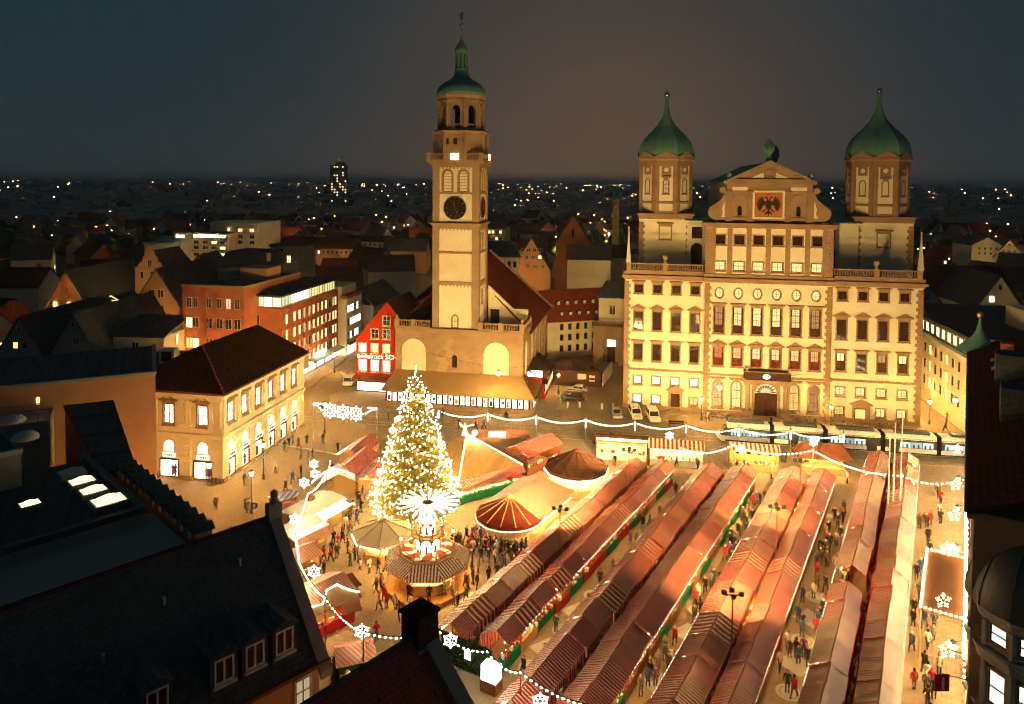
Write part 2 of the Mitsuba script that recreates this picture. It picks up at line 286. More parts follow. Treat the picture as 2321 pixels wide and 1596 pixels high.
# cornices, string courses, plinth
c = MB(O)
for x0, x1, y in ((-4.0, 10.0, 0), (32.0, 46.6, 0), (10.0, 32.0, Ym)):
    e0, e1 = (0.5 if x0 < 0 else 0), (0.5 if x1 > 40 else 0)
    c.box(x0 - e0 * .4, x1 + e1 * .4, y - 0.35, y + .3, 24.0, 24.4).box(x0 - e0, x1 + e1, y - 0.75, y + .4, 24.402, 24.85).box(x0 - e0 * .5, x1 + e1 * .5, y - .3, y + .4, 24.852, 25.5)
    c.box(x0 - .02, x1 + .02, y - 0.16, y + .1, 7.2, 7.6)
c.box(-4.3, -4.003, 0, 40, 24.4, 24.85).box(46.603, 46.9, 0, 40, 24.4, 24.85)
c.box(9.6, 32.4, Ym - .7, .5, 34.2, 34.7).box(9.9, 32.1, Ym - .4, .5, 33.8, 34.198)
put(hall, 'cornice', c, 'trim_stone')
for p in ((-4.12, 10.2, -.14, 0.05, -1, .75), (31.8, 46.7, -.14, .05, -1, .75), (10.2, 17.2, Ym - .14, Ym + .05, -1, .9), (25.0, 31.8, Ym - .14, Ym + .05, -1, .9)): put(hall, 'plinth', MB(O).box(*p), 'trim_stone')
# quoins, each stone a piece
def quoins(b, o, x, z0, z1, y, dirn, mat='trim_stone', hgt=0.62, a=0):
    i = 0; z = z0
    while z + hgt <= z1 + .01:
        w = 1.15 if i % 2 else 0.85; x0, x1 = (x, x + w * dirn) if dirn > 0 else (x - w, x)
        put(b, 'quoin', MB(o, a).box(x0, x1, y - 0.09 - 0.012 * (i % 3), y + .03, z + .015, z + hgt - .015), mat); z += hgt; i += 1
quoins(hall, O, -4.05, .76, 23.9, 0, 1); quoins(hall, O, 46.65, .76, 23.9, 0, -1)
quoins(hall, O, 10.25, .92, 23.9, Ym, 1); quoins(hall, O, 31.75, .92, 23.9, Ym, -1); quoins(hall, O, 10.25, 25.6, 33.7, Ym, 1); quoins(hall, O, 31.75, 25.6, 33.7, Ym, -1)
# pilasters and panels of the upper block
for i in range(7):
    x = 11.12 + 3.27 * i if 0 < i < 6 else (11.55 if i == 0 else 30.4)
    put(hall, 'pilaster', MB(O).box(x - .42, x + .42, Ym - .15, Ym + .02, 25.55, 33.75), 'trim_stone')
for x in MX:
    put(hall, 'wall_panel', MB((0, 135 + Ym, 0)).box(x - 1.05, x + 1.05, -.05, .01, 28.55, 30.2), 'plaster')
# balustrades, posts, balls and obelisks
def balustrade(b, o, a, x0, x1, y, z0, h=1.35, step=0.42, posts=(), mat='trim_stone', each=True):
    r = MB(o, a).box(x0, x1, y - .2, y + .2, z0, z0 + .22).box(x0, x1, y - .2, y + .2, z0 + h - .18, z0 + h); put(b, 'balustrade_rail', r, mat)
    n = int((x1 - x0) / step); prof = [(.07, z0 + .22), (.13, z0 + .45), (.07, z0 + .75), (.10, z0 + h - .18)]; al = MB(o, a)
    for i in range(n):
        x = x0 + (i + .5) * (x1 - x0) / n
        if any(abs(x - q) < .55 for q in posts): continue
        if each: put(b, 'baluster', MB(o, a).lathe(prof, (x, y), 6), mat)
        else: al.lathe(prof, (x, y), 5)
    if not each: put(b, 'balusters', al, mat, kind='stuff')
    for q in posts: put(b, 'balustrade_post', MB(o, a).box(q - .42, q + .42, y - .3, y + .3, z0, z0 + h + .12), mat)
balustrade(hall, O, 0, -3.6, 10.0, -.1, 25.5 + .002, 1.5, posts=(-3.3, 3.2)); balustrade(hall, O, 0, 32.0, 46.2, -.1, 25.502, 1.5, posts=(39.0, 45.9))
for x in (-3.4, 46.0):
    m = MB(O, 0).lathe([(.62, 27.1), (.6, 27.6), (.5, 27.7), (.5, 27.8), (.07, 33.2), (.12, 33.3), (.16, 33.5), (.05, 33.7)], (x, -.1), 4, 45); put(hall, 'obelisk', m, 'pale_stone')
for x in (3.2, 39.0): put(hall, 'stone_ball', MB(O).lathe([(.2, 27.1), (.3, 27.4), (.15, 27.6), (.42, 27.9), (.5, 28.2), (.42, 28.5), (.1, 28.65)], (x, -.1), 12), 'trim_stone', smooth=40)
# gable
g = MB(O)
def volute(sg):
    cx = 20.9 + sg * 9.0; pts = [(cx + 1.35 * math.cos(q), 36.55 + 1.35 * math.sin(q)) for q in np.linspace(math.pi * 1.5, math.pi * .62, 9)] if sg < 0 else None
    q = [(20.9 + sg * 7.2, 35.2), (20.9 + sg * 9.2, 35.2)]
    for k in np.linspace(-90, 60, 10): q.append((20.9 + sg * (9.0 + 1.35 * math.cos(math.radians(k))), 36.55 + 1.35 * math.sin(math.radians(k))))
    q += [(20.9 + sg * 9.0, 38.1), (20.9 + sg * 8.2, 38.8), (20.9 + sg * 7.75, 39.5), (20.9 + sg * 7.6, 40.3), (20.9 + sg * 7.2, 40.3)]
    return Polygon(q).buffer(0)
body = sbox(13.65, 35.2, 28.15, 41.6)
gw = [arch(15.95, 36.9, .75, 1.7), arch(25.85, 36.9, .75, 1.7)]
g.ext(body.difference(unary_union(gw)), Ym, 0.3); put(hall, 'gable', g, 'sandstone')
for sg in (-1, 1):
    v_ = MB(O).ext(volute(sg), Ym - .05, -.1)
    cx = 20.9 + sg * 9.0; v_.ext(oval(cx, 36.55, 2.3, 2.3).difference(oval(cx, 36.55, 1.7, 1.7)), Ym - .2, Ym).ext(oval(cx, 36.55, 1.2, 1.2).difference(oval(cx, 36.55, .7, .7)), Ym - .17, Ym).ext(oval(20.9 + sg * 7.9, 40.5, 1.1, 1.1), Ym - .15, -.1); put(hall, 'scroll', v_, 'sandstone')
for sg in (-1, 1): put(hall, 'wall_panel', MB(O).ext(Polygon([(20.9 + sg * 7.5, 35.7), (20.9 + sg * 8.35, 35.7), (20.9 + sg * 8.0, 37.2), (20.9 + sg * 7.55, 38.6)]), Ym - .08, Ym - .02), 'plaster')
for x in (15.95, 25.85):
    put(hall, 'niche', MB(O).ext(arch(x, 37.7, 3.0, 4.4).difference(arch(x, 37.6, 2.5, 4.1)), Ym - .1, Ym + .02).box(x - 1.3, x + 1.3, Ym - .25, Ym, 35.5, 35.75), 'trim_stone')
    put(hall, 'window', MB(O).ext(arch(x, 36.9, .75, 1.7), -.3, -.2), 'dark_glass')
    put(hall, 'wall_panel', MB(O).box(x - 1.3, x + 1.3, Ym - .06, Ym + .01, 40.5, 41.1), 'plaster')
for x in (14.1, 17.75, 24.05, 27.7): put(hall, 'pilaster', MB(O).box(x - .48, x + .48, Ym - .2, Ym + .02, 35.2, 40.1).box(x - .6, x + .6, Ym - .28, Ym + .02, 40.102, 40.4).box(x - .6, x + .6, Ym - .28, Ym + .02, 35.0, 35.5), 'trim_stone')
pd = MB(O).box(13.1, 28.7, Ym - .5, .2, 41.6, 42.05)
pd.ext(Polygon([(13.0, 42.052), (28.8, 42.052), (20.9, 45.8)]).difference(Polygon([(14.9, 42.5), (26.9, 42.5), (20.9, 45.1)])), Ym - .5, .2).ext(Polygon([(14.8, 42.4), (27.0, 42.4), (20.9, 45.2)]), Ym - .1, .1)
pd.ext(oval(20.9, 43.4, 1.7, 1.7).difference(oval(20.9, 43.4, 1.2, 1.2)), Ym - .3, Ym)
put(hall, 'pediment', pd, 'sandstone')
for sg in (-1, 1): put(hall, 'wall_panel', MB(O).ext(Polygon([(20.9 + sg * 1.0, 42.6), (20.9 + sg * 3.4, 42.6), (20.9 + sg * 1.0, 43.7)]), Ym - .15, Ym - .09), 'plaster')
# the eagle on its panel
put(hall, 'frame', MB(O).ext(rect(20.8, 38.0, 5.4, 5.0).difference(rect(20.8, 38.0, 4.7, 4.35)), Ym - .22, Ym), 'plaster')
flat('eagle_ground', (0.46, 0.17, 0.07)); flat('eagle_black', (0.05, 0.03, 0.025))
put(hall, 'eagle_panel', MB(O).ext(rect(20.8, 38.0, 4.68, 4.33), Ym - .1, Ym), 'eagle_ground')
ex, ez = 20.8, 38.2; sh = [oval(ex, ez - .25, 1.0, 1.7)]
for sg in (-1, 1):
    for k in range(8):
        q = math.radians(78 - 19 * k); L = 1.75 - .07 * abs(k - 2)
        sx, sz = ex + sg * (.75 + .12 * min(k, 3)), ez + .1 - .09 * k
        tx, tz = ex + sg * (.95 + math.cos(q) * L * .75), ez - .05 - .05 * k + math.sin(q) * L * .85
        d = np.array([tx - sx, tz - sz]); nrm = np.array([-d[1], d[0]]) / np.linalg.norm(d) * .11
        sh.append(Polygon([(sx - nrm[0], sz - nrm[1]), (sx + nrm[0], sz + nrm[1]), (sx + d[0] * .7 + nrm[0] * 1.1, sz + d[1] * .7 + nrm[1] * 1.1), (tx, tz), (sx + d[0] * .7 - nrm[0] * 1.1, sz + d[1] * .7 - nrm[1] * 1.1)]).buffer(.01))
    sh.append(Polygon([(ex + sg * .2, ez), (ex + sg * 1.15, ez - .5), (ex + sg * 1.25, ez + .1), (ex + sg * .3, ez + .5)]))
    sh.append(Polygon([(ex + sg * .02, ez + .3), (ex + sg * .25, ez + .5), (ex + sg * .42, ez + .95), (ex + sg * .75, ez + 1.05), (ex + sg * .45, ez + 1.25), (ex + sg * .2, ez + 1.1)]))
    sh.append(Polygon([(ex + sg * .15, ez - .9), (ex + sg * .35, ez - .9), (ex + sg * .95, ez - 1.35), (ex + sg * 1.2, ez - 1.3), (ex + sg * .9, ez - 1.55)]))
    sh.append(Polygon([(ex, ez - .9), (ex + sg * .1, ez - 1.2), (ex + sg * .65, ez - 1.75), (ex + sg * .5, ez - 2.0), (ex + sg * .1, ez - 1.6), (ex + sg * .05, ez - 2.15), (ex, ez - 2.15)]))
put(hall, 'eagle', MB(O).ext(unary_union(sh), Ym - .17, Ym - .101), 'eagle_black')
put(hall, 'crown', MB(O).ext(unary_union([rect(ex - .3, ez + 1.7, .25, .2), rect(ex + .3, ez + 1.7, .25, .2), rect(ex, ez + 1.65, .3, .12), oval(ex, ez + 1.5, .5, .2)]), Ym - .16, Ym - .101), 'red_paint')
# finials
pc = MB((20.85, 135.0, 45.6)).lathe([(.6, 0), (.55, .5), (.35, .7), (.5, 1.0), (.35, 1.3), (.3, 1.5)], (0, 0), 8)
for i in range(9):
    z = 1.5 + i * .26; r = .72 * math.sin(math.pi * (i + 1.6) / 11.0) + .05; n = 9
    for j in range(n):
        q = 2 * math.pi * (j + .5 * (i % 2)) / n; pc.ball((r * math.cos(q), r * math.sin(q), z), .2 if i < 7 else .15, 0)
pc.lathe([(.5, 1.5), (.65, 2.2), (.5, 3.2), (.1, 3.95)], (0, 0), 8); put(hall, 'pine_cone_finial', pc, 'copper')
put(hall, 'pine_cone_finial', MB((24.0, 148.0, 45.0)).lathe([(.6, -.5), (.5, .3), (.25, .8), (.45, 1.1), (.8, 2.0), (.75, 3.0), (.3, 3.9), (.05, 4.1)], (0, 0), 10), 'copper', smooth=40)
for x, y in ((14.2, 134.6), (27.9, 134.6), (17.5, 152), (29.2, 152)): put(hall, 'ball_finial', MB((x, y, 42.0)).lathe([(.5, 0), (.3, .3), (.15, .5), (.45, .75), (.55, 1.15), (.4, 1.55), (.1, 1.75)], (0, 0), 10), 'copper', smooth=40)
# roofs
rf = MB(O).slab([(13.2, 0.25, 41.9), (20.9, 0.25, 45.55), (20.9, 38, 45.55), (13.2, 38, 41.9)], .25).slab([(28.6, 0.25, 41.9), (28.6, 38, 41.9), (20.9, 38, 45.55), (20.9, 0.25, 45.55)], .25)
rf.slab([(9.9, .25, 34.75), (13.7, .25, 36.0), (13.7, 38, 36.0), (9.9, 38, 34.75)], .2).slab([(32.1, .25, 34.75), (32.1, 38, 34.75), (28.1, 38, 36.0), (28.1, .25, 36.0)], .2).box(-3.5, 10, .5, 39.5, 24.5, 24.7).box(32, 46.1, .5, 39.5, 24.5, 24.7)
rf.slab([(7, 9, 34.6), (11, 9, 34.6), (11, 22, 36.5), (7, 22, 36.5)], .2).slab([(31, 9, 34.6), (39, 9, 34.6), (39, 22, 36.5), (31, 22, 36.5)], .2)
put(hall, 'roof', rf, 'copper')
put(hall, 'wall', MB(O).box(13.7, 28.1, .305, 38, 34.72, 41.88), 'grey_plaster')
put(hall, 'wall', MB(O).box(7.5, 10.28, 9.5, 22, 24.72, 34.5).box(31.72, 38.5, 9.5, 22, 24.72, 34.5), 'plaster')
for x in (9.35, 33.4):
    put(hall, 'window', MB(O).ext(rect(x, 32.1, 1.9, 2.2), 9.4, 9.52), 'dark_glass'); put(hall, 'window', MB(O).ext(arch(x, 27.6, 2.2, 5.0), 9.4, 9.52), 'dark_glass')
# towers
def tower(cx, cy, R, z0, z1, zd, zt):
    o = (cx, cy, 0)
    put(hall, 'tower', MB(o).box(-R - .1, R + .1, -R, R, 24.7, z0 - .6), 'plaster')
    put(hall, 'tower_cornice', MB(o).box(-R - .25, R + .25, -R - .15, R + .15, z0 - 1.4, z0 - .602).box(-R - .5, R + .5, -R - .4, R + .4, z0 - .6, z0 - .25), 'trim_stone')
    for sx in (-1, 1): quoins(hall, o, sx * (R + .12), 26.0, z0 - 1.5, -R, -sx)
    window(hall, (cx, cy - R, 0), 0, 0, 32.0 if cx < 20 else 31.4, 2.1, 2.3, bars=None, hood='flat', pane='trim_stone', deep=.12)
    ro = R / math.cos(math.pi / 8)
    put(hall, 'tower_drum', MB(o).lathe([(ro, z0 - .3), (ro, z1 + .4)], (0, 0), 8, 22.5), 'plaster')
    for pr in ([(ro + .15, z0 - .24), (ro + .15, z0 + .2), (ro + .02, z0 + .22)], [(ro + .02, z0 + 1.6), (ro + .28, z0 + 1.7), (ro + .28, z0 + 2.0), (ro + .02, z0 + 2.1)], [(ro + .02, z1 - 1.5), (ro + .2, z1 - 1.45), (ro + .2, z1 - .4), (ro + .5, z1 - .1), (ro + .5, z1 + .25), (ro, z1 + .3)]): put(hall, 'tower_cornice', MB(o).lathe(pr, (0, 0), 8, 22.5), 'trim_stone')
    for i in range(8):
        a = 45 * i; fo = (cx + R * math.sin(math.radians(a)), cy - R * math.cos(math.radians(a)), 0)
        if i not in (0, 1, 7, 2, 6): continue
        dark = (i + (cx > 20)) % 3
        window(hall, fo, a, 0, z0 + 5.0, .95, 2.6, shape=arch, bars=(1, 2) if not dark else None, t=.2, deep=.06, proud=.1, hood='flat' if i == 0 else None, pane='dark_glass' if dark != 2 else 'trim_stone')
        window(hall, fo, a, 0, z0 + 8.2, .95, .85, shape=oval, bars=None, t=.16, deep=.06, proud=.1, sill=False)
        m = MB(fo, a); hw = R * math.tan(math.pi / 8)
        m.box(-hw - .02, -hw + .75, -.22, .02, z0 - .2, z1 - 1.4).box(hw - .75, hw + .02, -.22, .02, z0 - .2, z1 - 1.4); put(hall, 'pilaster', m, 'trim_stone')
        put(hall, 'wall_panel', MB(fo, a).ext(rect(0, z0 + 8.2, 1.8, 1.8).difference(oval(0, z0 + 8.2, 1.2, 1.1)), -.09, .01), 'trim_stone')
        put(hall, 'dome_gable', MB(fo, a).ext(tri(0, z1 + .3, 2 * hw + .5, 1.25), -.55, .3), 'sandstone')
    H_ = zt - zd
    prof = [(ro * 1.0, zd), (ro * 1.045, zd + H_ * .06), (ro * 1.05, zd + H_ * .12), (ro * 1.0, zd + H_ * .20), (ro * .90, zd + H_ * .275), (ro * .72, zd + H_ * .36), (ro * .50, zd + H_ * .45), (ro * .33, zd + H_ * .53), (ro * .2, zd + H_ * .62), (ro * .115, zd + H_ * .71), (ro * .065, zd + H_ * .81), (ro * .04, zd + H_ * .97)]
    d = MB(o).lathe(prof, (0, 0), 24, 22.5)
    # eight-sided: pull the vertices in onto the flats
    vv = d.v[0] - [cx, cy, 0]; q = np.arctan2(vv[:, 1], vv[:, 0]); loc = (q - math.pi / 8) % (math.pi / 4) - math.pi / 8
    sc_ = np.cos(math.pi / 8) / np.cos(np.abs(loc)); sc_ = 0.35 + .65 * sc_; vv[:, :2] *= sc_[:, None]; d.v[0] = vv + [cx, cy, 0]
    k = put(hall, 'onion_dome', d, 'copper', smooth=24)
    for i in range(8):
        q = math.radians(22.5 + 45 * i); put(k, 'rib', MB(o).tube([(r * 1.003 * math.cos(q), r * 1.003 * math.sin(q), z) for r, z in prof], .09, 4), 'copper')
    put(hall, 'gilded_ball', MB((cx, cy, zt)).ball((0, 0, .1), .52, 2).lathe([(.06, .5), (.05, 1.2)], (0, 0), 6), 'gold', smooth=True)
tower(3.35, 149.6, 4.95, 36.0, 46.4, 46.6, 59.2); tower(42.9, 149.6, 4.95, 36.0, 46.4, 46.6, 59.4)
# portal and balcony
pt = MB((0, 135 + Ym, 0))
for x in (17.9, 24.3):
    pt.box(x - .75, x + .75, -.9, -.003, -1, 1.5).lathe([(.5, 1.5), (.42, 1.8), (.38, 5.6), (.5, 5.9), (.55, 6.1)], (x, -.5), 12).box(x - .7, x + .7, -.9, -.003, 6.1, 6.5)
pt.box(17.0, 25.2, -.7, -.003, 6.502, 7.0).box(16.9, 25.3, -1.0, -.003, 7.002, 7.2)
pt.ext(arch(21.1, 2.7, 4.7, 7.4).difference(pg_port), -.25, -.004).ext(sbox(18.7, -1, 23.5, 6.5).difference(arch(21.1, 2.7, 4.72, 7.42)), -.12, -.006)
put(hall, 'portal', pt, 'sandstone')
dk = put(hall, 'door', MB((0, 135 + Ym, 0)).box(19.15, 21.08, .4, .5, -1, 4.15).box(21.12, 23.05, .4, .5, -1, 4.15).box(19.15, 23.05, .42, .5, 4.152, 4.35), 'dark_wood')
for x in (19.6, 20.55, 21.65, 22.6):
    for z in (.9, 2.5): put(dk, 'door_panel', MB((0, 135 + Ym, 0)).box(x - .33, x + .33, .36, .41, z - .6, z + .6), 'dark_wood')
fan = put(hall, 'fanlight', MB((0, 135 + Ym, 0)).ext(arch(21.1, 2.7, 3.9, 7.0).intersection(sbox(19, 4.36, 23.2, 6.3)), .44, .5), 'black', emit=(1.3, 0.85, 0.35))
gr = []
for k in range(9):
    q = math.pi * (k + .5) / 9; gr.append(Polygon([(21.1, 4.36), (21.1 + 1.9 * math.cos(q - .05), 4.36 + 1.9 * math.sin(q - .05)), (21.1 + 1.9 * math.cos(q + .05), 4.36 + 1.9 * math.sin(q + .05))])); gr.append(oval(21.1 + 1.2 * math.cos(q + .17), 4.36 + 1.2 * math.sin(q + .17), .42, .42).difference(oval(21.1 + 1.2 * math.cos(q + .17), 4.36 + 1.2 * math.sin(q + .17), .22, .22)))
put(fan, 'ironwork', MB((0, 135 + Ym, 0)).ext(unary_union(gr).intersection(sbox(19.2, 4.36, 23, 6.2)), .3, .38), 'black')
bal = put(hall, 'balcony', MB((0, 135 + Ym, 0)).box(17.2, 24.9, -1.9, -.003, 7.2, 7.45).box(17.2, 24.9, -1.9, -1.75, 7.45, 8.6).box(17.2, 17.4, -1.75, -.003, 7.45, 8.6).box(24.7, 24.9, -1.75, -.003, 7.45, 8.6), 'dark_wood')
put(bal, 'handrail', MB((0, 135 + Ym, 0)).box(17.1, 25.0, -2.0, -1.7, 8.6, 8.75), 'sandstone')
put(bal, 'wreath', MB((0, 135 + Ym, 0)).ext(oval(20.8, 7.95, 1.9, 1.25).difference(oval(20.8, 7.95, 1.3, .85)), -2.05, -1.9), 'fir_green')
put(bal, 'lit_emblem', MB((0, 135 + Ym, 0)).ext(oval(20.8, 7.95, 1.2, .8), -2.12, -1.95), 'black', emit=(6, 5.6, 4.4), wt=.5)
for x in (17.5, 24.6): put(bal, 'stone_urn', MB((x, 132.4, 8.75)).lathe([(.25, 0), (.15, .15), (.35, .45), (.3, .75), (.1, .9)], (0, 0), 8), 'trim_stone', smooth=40)
for (x, z, w, h, s), lit in zip(DOORS, (None, WARM)):
    k = put(hall, 'door', MB(O).ext(rect(x, z, w, h), .3, .42), 'dark_wood')
    m = MB(O); m.ext(rect(x, z + .1, w + .9, h + .9).difference(rect(x, z - .5, w, h + 1)), -.2, .02); m.box(x - w / 2 - .8, x + w / 2 + .8, -.5, .02, z + h / 2 + .56, z + h / 2 + .8); m.ext(tri(x, z + h / 2 + .802, w + 1.5, .8), -.45, .02); put(hall, 'door_surround', m, 'trim_stone')
    if lit: put(k, 'glass', MB(O).ext(rect(x, z, w * .8, h * .8), .2, .29), 'black', emit=GOLDEN)
st = MB(O)
for i in range(3): st.box(3.6 - .5 * i + .9, 7.2 + .5 * i - .9, -1.2 - .35 * i, -.15, -.2, .5 - .16 * i)
for i in range(3): st.box(16.6 - .4 * i, 25.6 + .4 * i, Ym - 1.6 - .4 * i, Ym - .15, -.3, .45 - .15 * i)
put(hall, 'steps', st, 'sandstone')
# ================================================================== bell tower beside the town hall
bt = thing('bell_tower', 'tall slender bell tower with white panels, a black clock and a green copper cap', 'tower')
Yb = 133.0
def blocks(parent, o, a, x0, x1, z0, z1, holes, hb=.72, wb=1.75, mat='sandstone', seed=1, yo=0.0):
    r = random.Random(seed); z = z0; i = 0; hole = unary_union(holes) if holes else None
    while z + hb <= z1 + .02:
        x = x0 - (wb / 2 if i % 2 else 0)
        while x < x1 - .05:
            w = wb * r.uniform(.85, 1.15); a0, a1 = max(x, x0), min(x + w, x1)
            if a1 - a0 > .2:
                pg = sbox(a0 + .018, z + .018, a1 - .018, z + hb - .018)
                if hole is not None: pg = pg.difference(hole)
                if not pg.is_empty and pg.area > .12: put(parent, 'stone_block', MB(o, a).ext(pg, -.05 - r.uniform(0, .035) + yo, .0 + yo), mat)
            x += w
        z += hb; i += 1
A1, A2 = arch(-43.9, 6.7, 4.9, 9.4), arch(-27.7, 6.9, 4.9, 9.0)
wn = arch(-35.8, 7.4, 1.0, 2.4)
w = MB((0, Yb, 0)); holed(w, sbox(-47.6, 0, -22.6, 13.3), [A1, A2, wn], .6); w.box(-47.6, -47.0, .602, 9, 0, 13.3).box(-47.6, -22.6, 8.4, 9, 0, 13.3).box(-47.0, -23.2, .602, 8.4, 12.9, 13.25)
bw_ = put(bt, 'base_wall', w, 'sandstone'); blocks(bw_, (0, Yb, 0), 0, -47.6, -22.6, 4.3, 13.0, [A1.buffer(.02), A2.buffer(.02), wn.buffer(.12)])
SA = arch(3.2, 6.7, 3.4, 9.0)
ws = MB((-22.6, Yb + .61, 0), 90); holed(ws, sbox(0, 0, 8.4, 13.3), [SA], .6); k = put(bt, 'base_wall', ws, 'sandstone'); blocks(k, (-22.6, Yb + .61, 0), 90, 0, 8.3, 4.3, 13.0, [SA.buffer(.02)], seed=3)
for s_, o_, a_ in ((A1, (0, Yb, 0), 0), (A2, (0, Yb, 0), 0), (SA, (-22.6, Yb + .61, 0), 90)):
    put(bt, 'blind_arch', MB(o_, a_).ext(s_, .12, .3), 'plaster')
    for i in range(11):           # toothed jambs
        pass
window(bt, (0, Yb, 0), 0, -35.8, 7.4, 1.0, 2.4, shape=arch, t=.15, bars=(1, 2), deep=.3)
for i in range(9):                # lighter stones around the little window
    put(bw_, 'pale_stone_block', MB((0, Yb, 0)).box(-37.9 + .3 * (i % 3) - 1.5 * (i < 4), -36.6 + .3 * (i % 3) - .8 * (i < 4), -.1, -.02, 5.2 + .72 * i, 5.86 + .72 * i), 'sandstone_light')
c = MB((0, Yb, 0)).box(-47.9, -22.3, -.3, .5, 13.302, 13.6).box(-22.9, -22.3, .502, 9, 13.302, 13.6).box(-47.9, -47.3, .502, 9, 13.302, 13.6); put(bt, 'cornice', c, 'trim_stone')
balustrade(bt, (0, Yb, 0), 0, -47.6, -40.6, .05, 13.602, 1.4, .5, posts=(-47.3, -44.0), mat='sandstone')
balustrade(bt, (0, Yb, 0), 0, -31.1, -22.5, .05, 13.602, 1.4, .5, posts=(-30.8, -26.9, -22.8), mat='sandstone')
balustrade(bt, (-22.6, Yb, 0), 90, .5, 8.6, .0, 13.602, 1.4, .5, posts=(8.2,), mat='sandstone')
for x in (-47.3, -22.8): put(bt, 'stone_ball', MB((x, Yb + .05, 15.1)).lathe([(.3, 0), (.12, .15), (.3, .4), (.33, .6), (.2, .85), (.05, .95)], (0, 0), 10), 'sandstone', smooth=40)
# shaft: corner strips, recessed white panels with arched friezes
X0, X1, D = -40.35, -31.25, 7.6
Yt = Yb + .35
sh = MB((0, Yt, 0)).box(X0 + .25, X1 - .25, .25, D - .25, 13.3, 45)
put(bt, 'shaft_core', sh, 'plaster')
st_ = MB((0, Yt, 0)).box(X0, X0 + 1.3, 0, 1.3, 13.6, 45).box(X1 - 1.35, X1, 0, 1.3, 13.6, 45).box(X1 - 1.3, X1, D - 1.3, D, 13.6, 45).box(X0, X0 + 1.3, D - 1.3, D, 13.6, 45); put(bt, 'corner_strip', st_, 'sandstone')
LV = [(13.7, 22.2, True), (22.6, 27.9, False), (28.3, 32.9, True), (34.2, 39.2, False), (39.6, 44.6, True)]
def frieze(x0, x1, zt, n):
    pg = sbox(x0, zt - .62, x1, zt)
    wd = (x1 - x0) / n
    return pg.difference(unary_union([arch(x0 + wd * (i + .5), zt - .62, wd * .78, .75) for i in range(n)]))
fr = MB((0, Yt, 0)); fs = MB((X1, Yt, 0), 90)
for z0, z1, f_ in LV:
    if f_: fr.ext(frieze(X0 + 1.3, X1 - 1.35, z1, 9), .06, .27); fs.ext(frieze(1.3, D - 1.3, z1, 6), .06, .27)
    fr.box(X0 + 1.302, X1 - 1.352, .03, .27, z1 + .001, z1 + .38); fs.box(1.302, D - 1.302, .03, .27, z1 + .001, z1 + .38)
put(bt, 'frieze', fr, 'sandstone'); put(bt, 'frieze', fs, 'sandstone')
put(bt, 'shaft_cornice', MB((0, Yt, 0)).box(X0 - .25, X1 + .25, -.25, D + .25, 33.3, 33.55).box(X0 - .45, X1 + .45, -.45, D + .45, 33.552, 33.75), 'sandstone')
window(bt, (0, Yt + .25, 0), 0, -35.9, 14.9, 1.0, 2.3, shape=arch, t=.25, bars=(1, 1), deep=.12, proud=.1, mat='sandstone', lit=(.35, .4, .5))
for x in (-37.45, -34.35):
    window(bt, (0, Yt + .25, 0), 0, x, 41.7, 1.6, 3.9, shape=arch, t=.38, bars=(0, 6), deep=.1, proud=.14, mat='sandstone', bar='brown_wood', sill=False)
fo = (X1 - .25, Yt, 0)
for z, h in ((30.0, 3.4), (41.8, 3.9)):
    for x in (2.9, 4.7): window(bt, fo, 90, x, z, .9, h, shape=arch, t=.25, bars=None, deep=.1, proud=.1, mat='sandstone', sill=False)
window(bt, fo, 90, 3.8, 19.5, .8, 2.4, shape=arch, t=.2, bars=None, deep=.1, proud=.1, mat='sandstone')
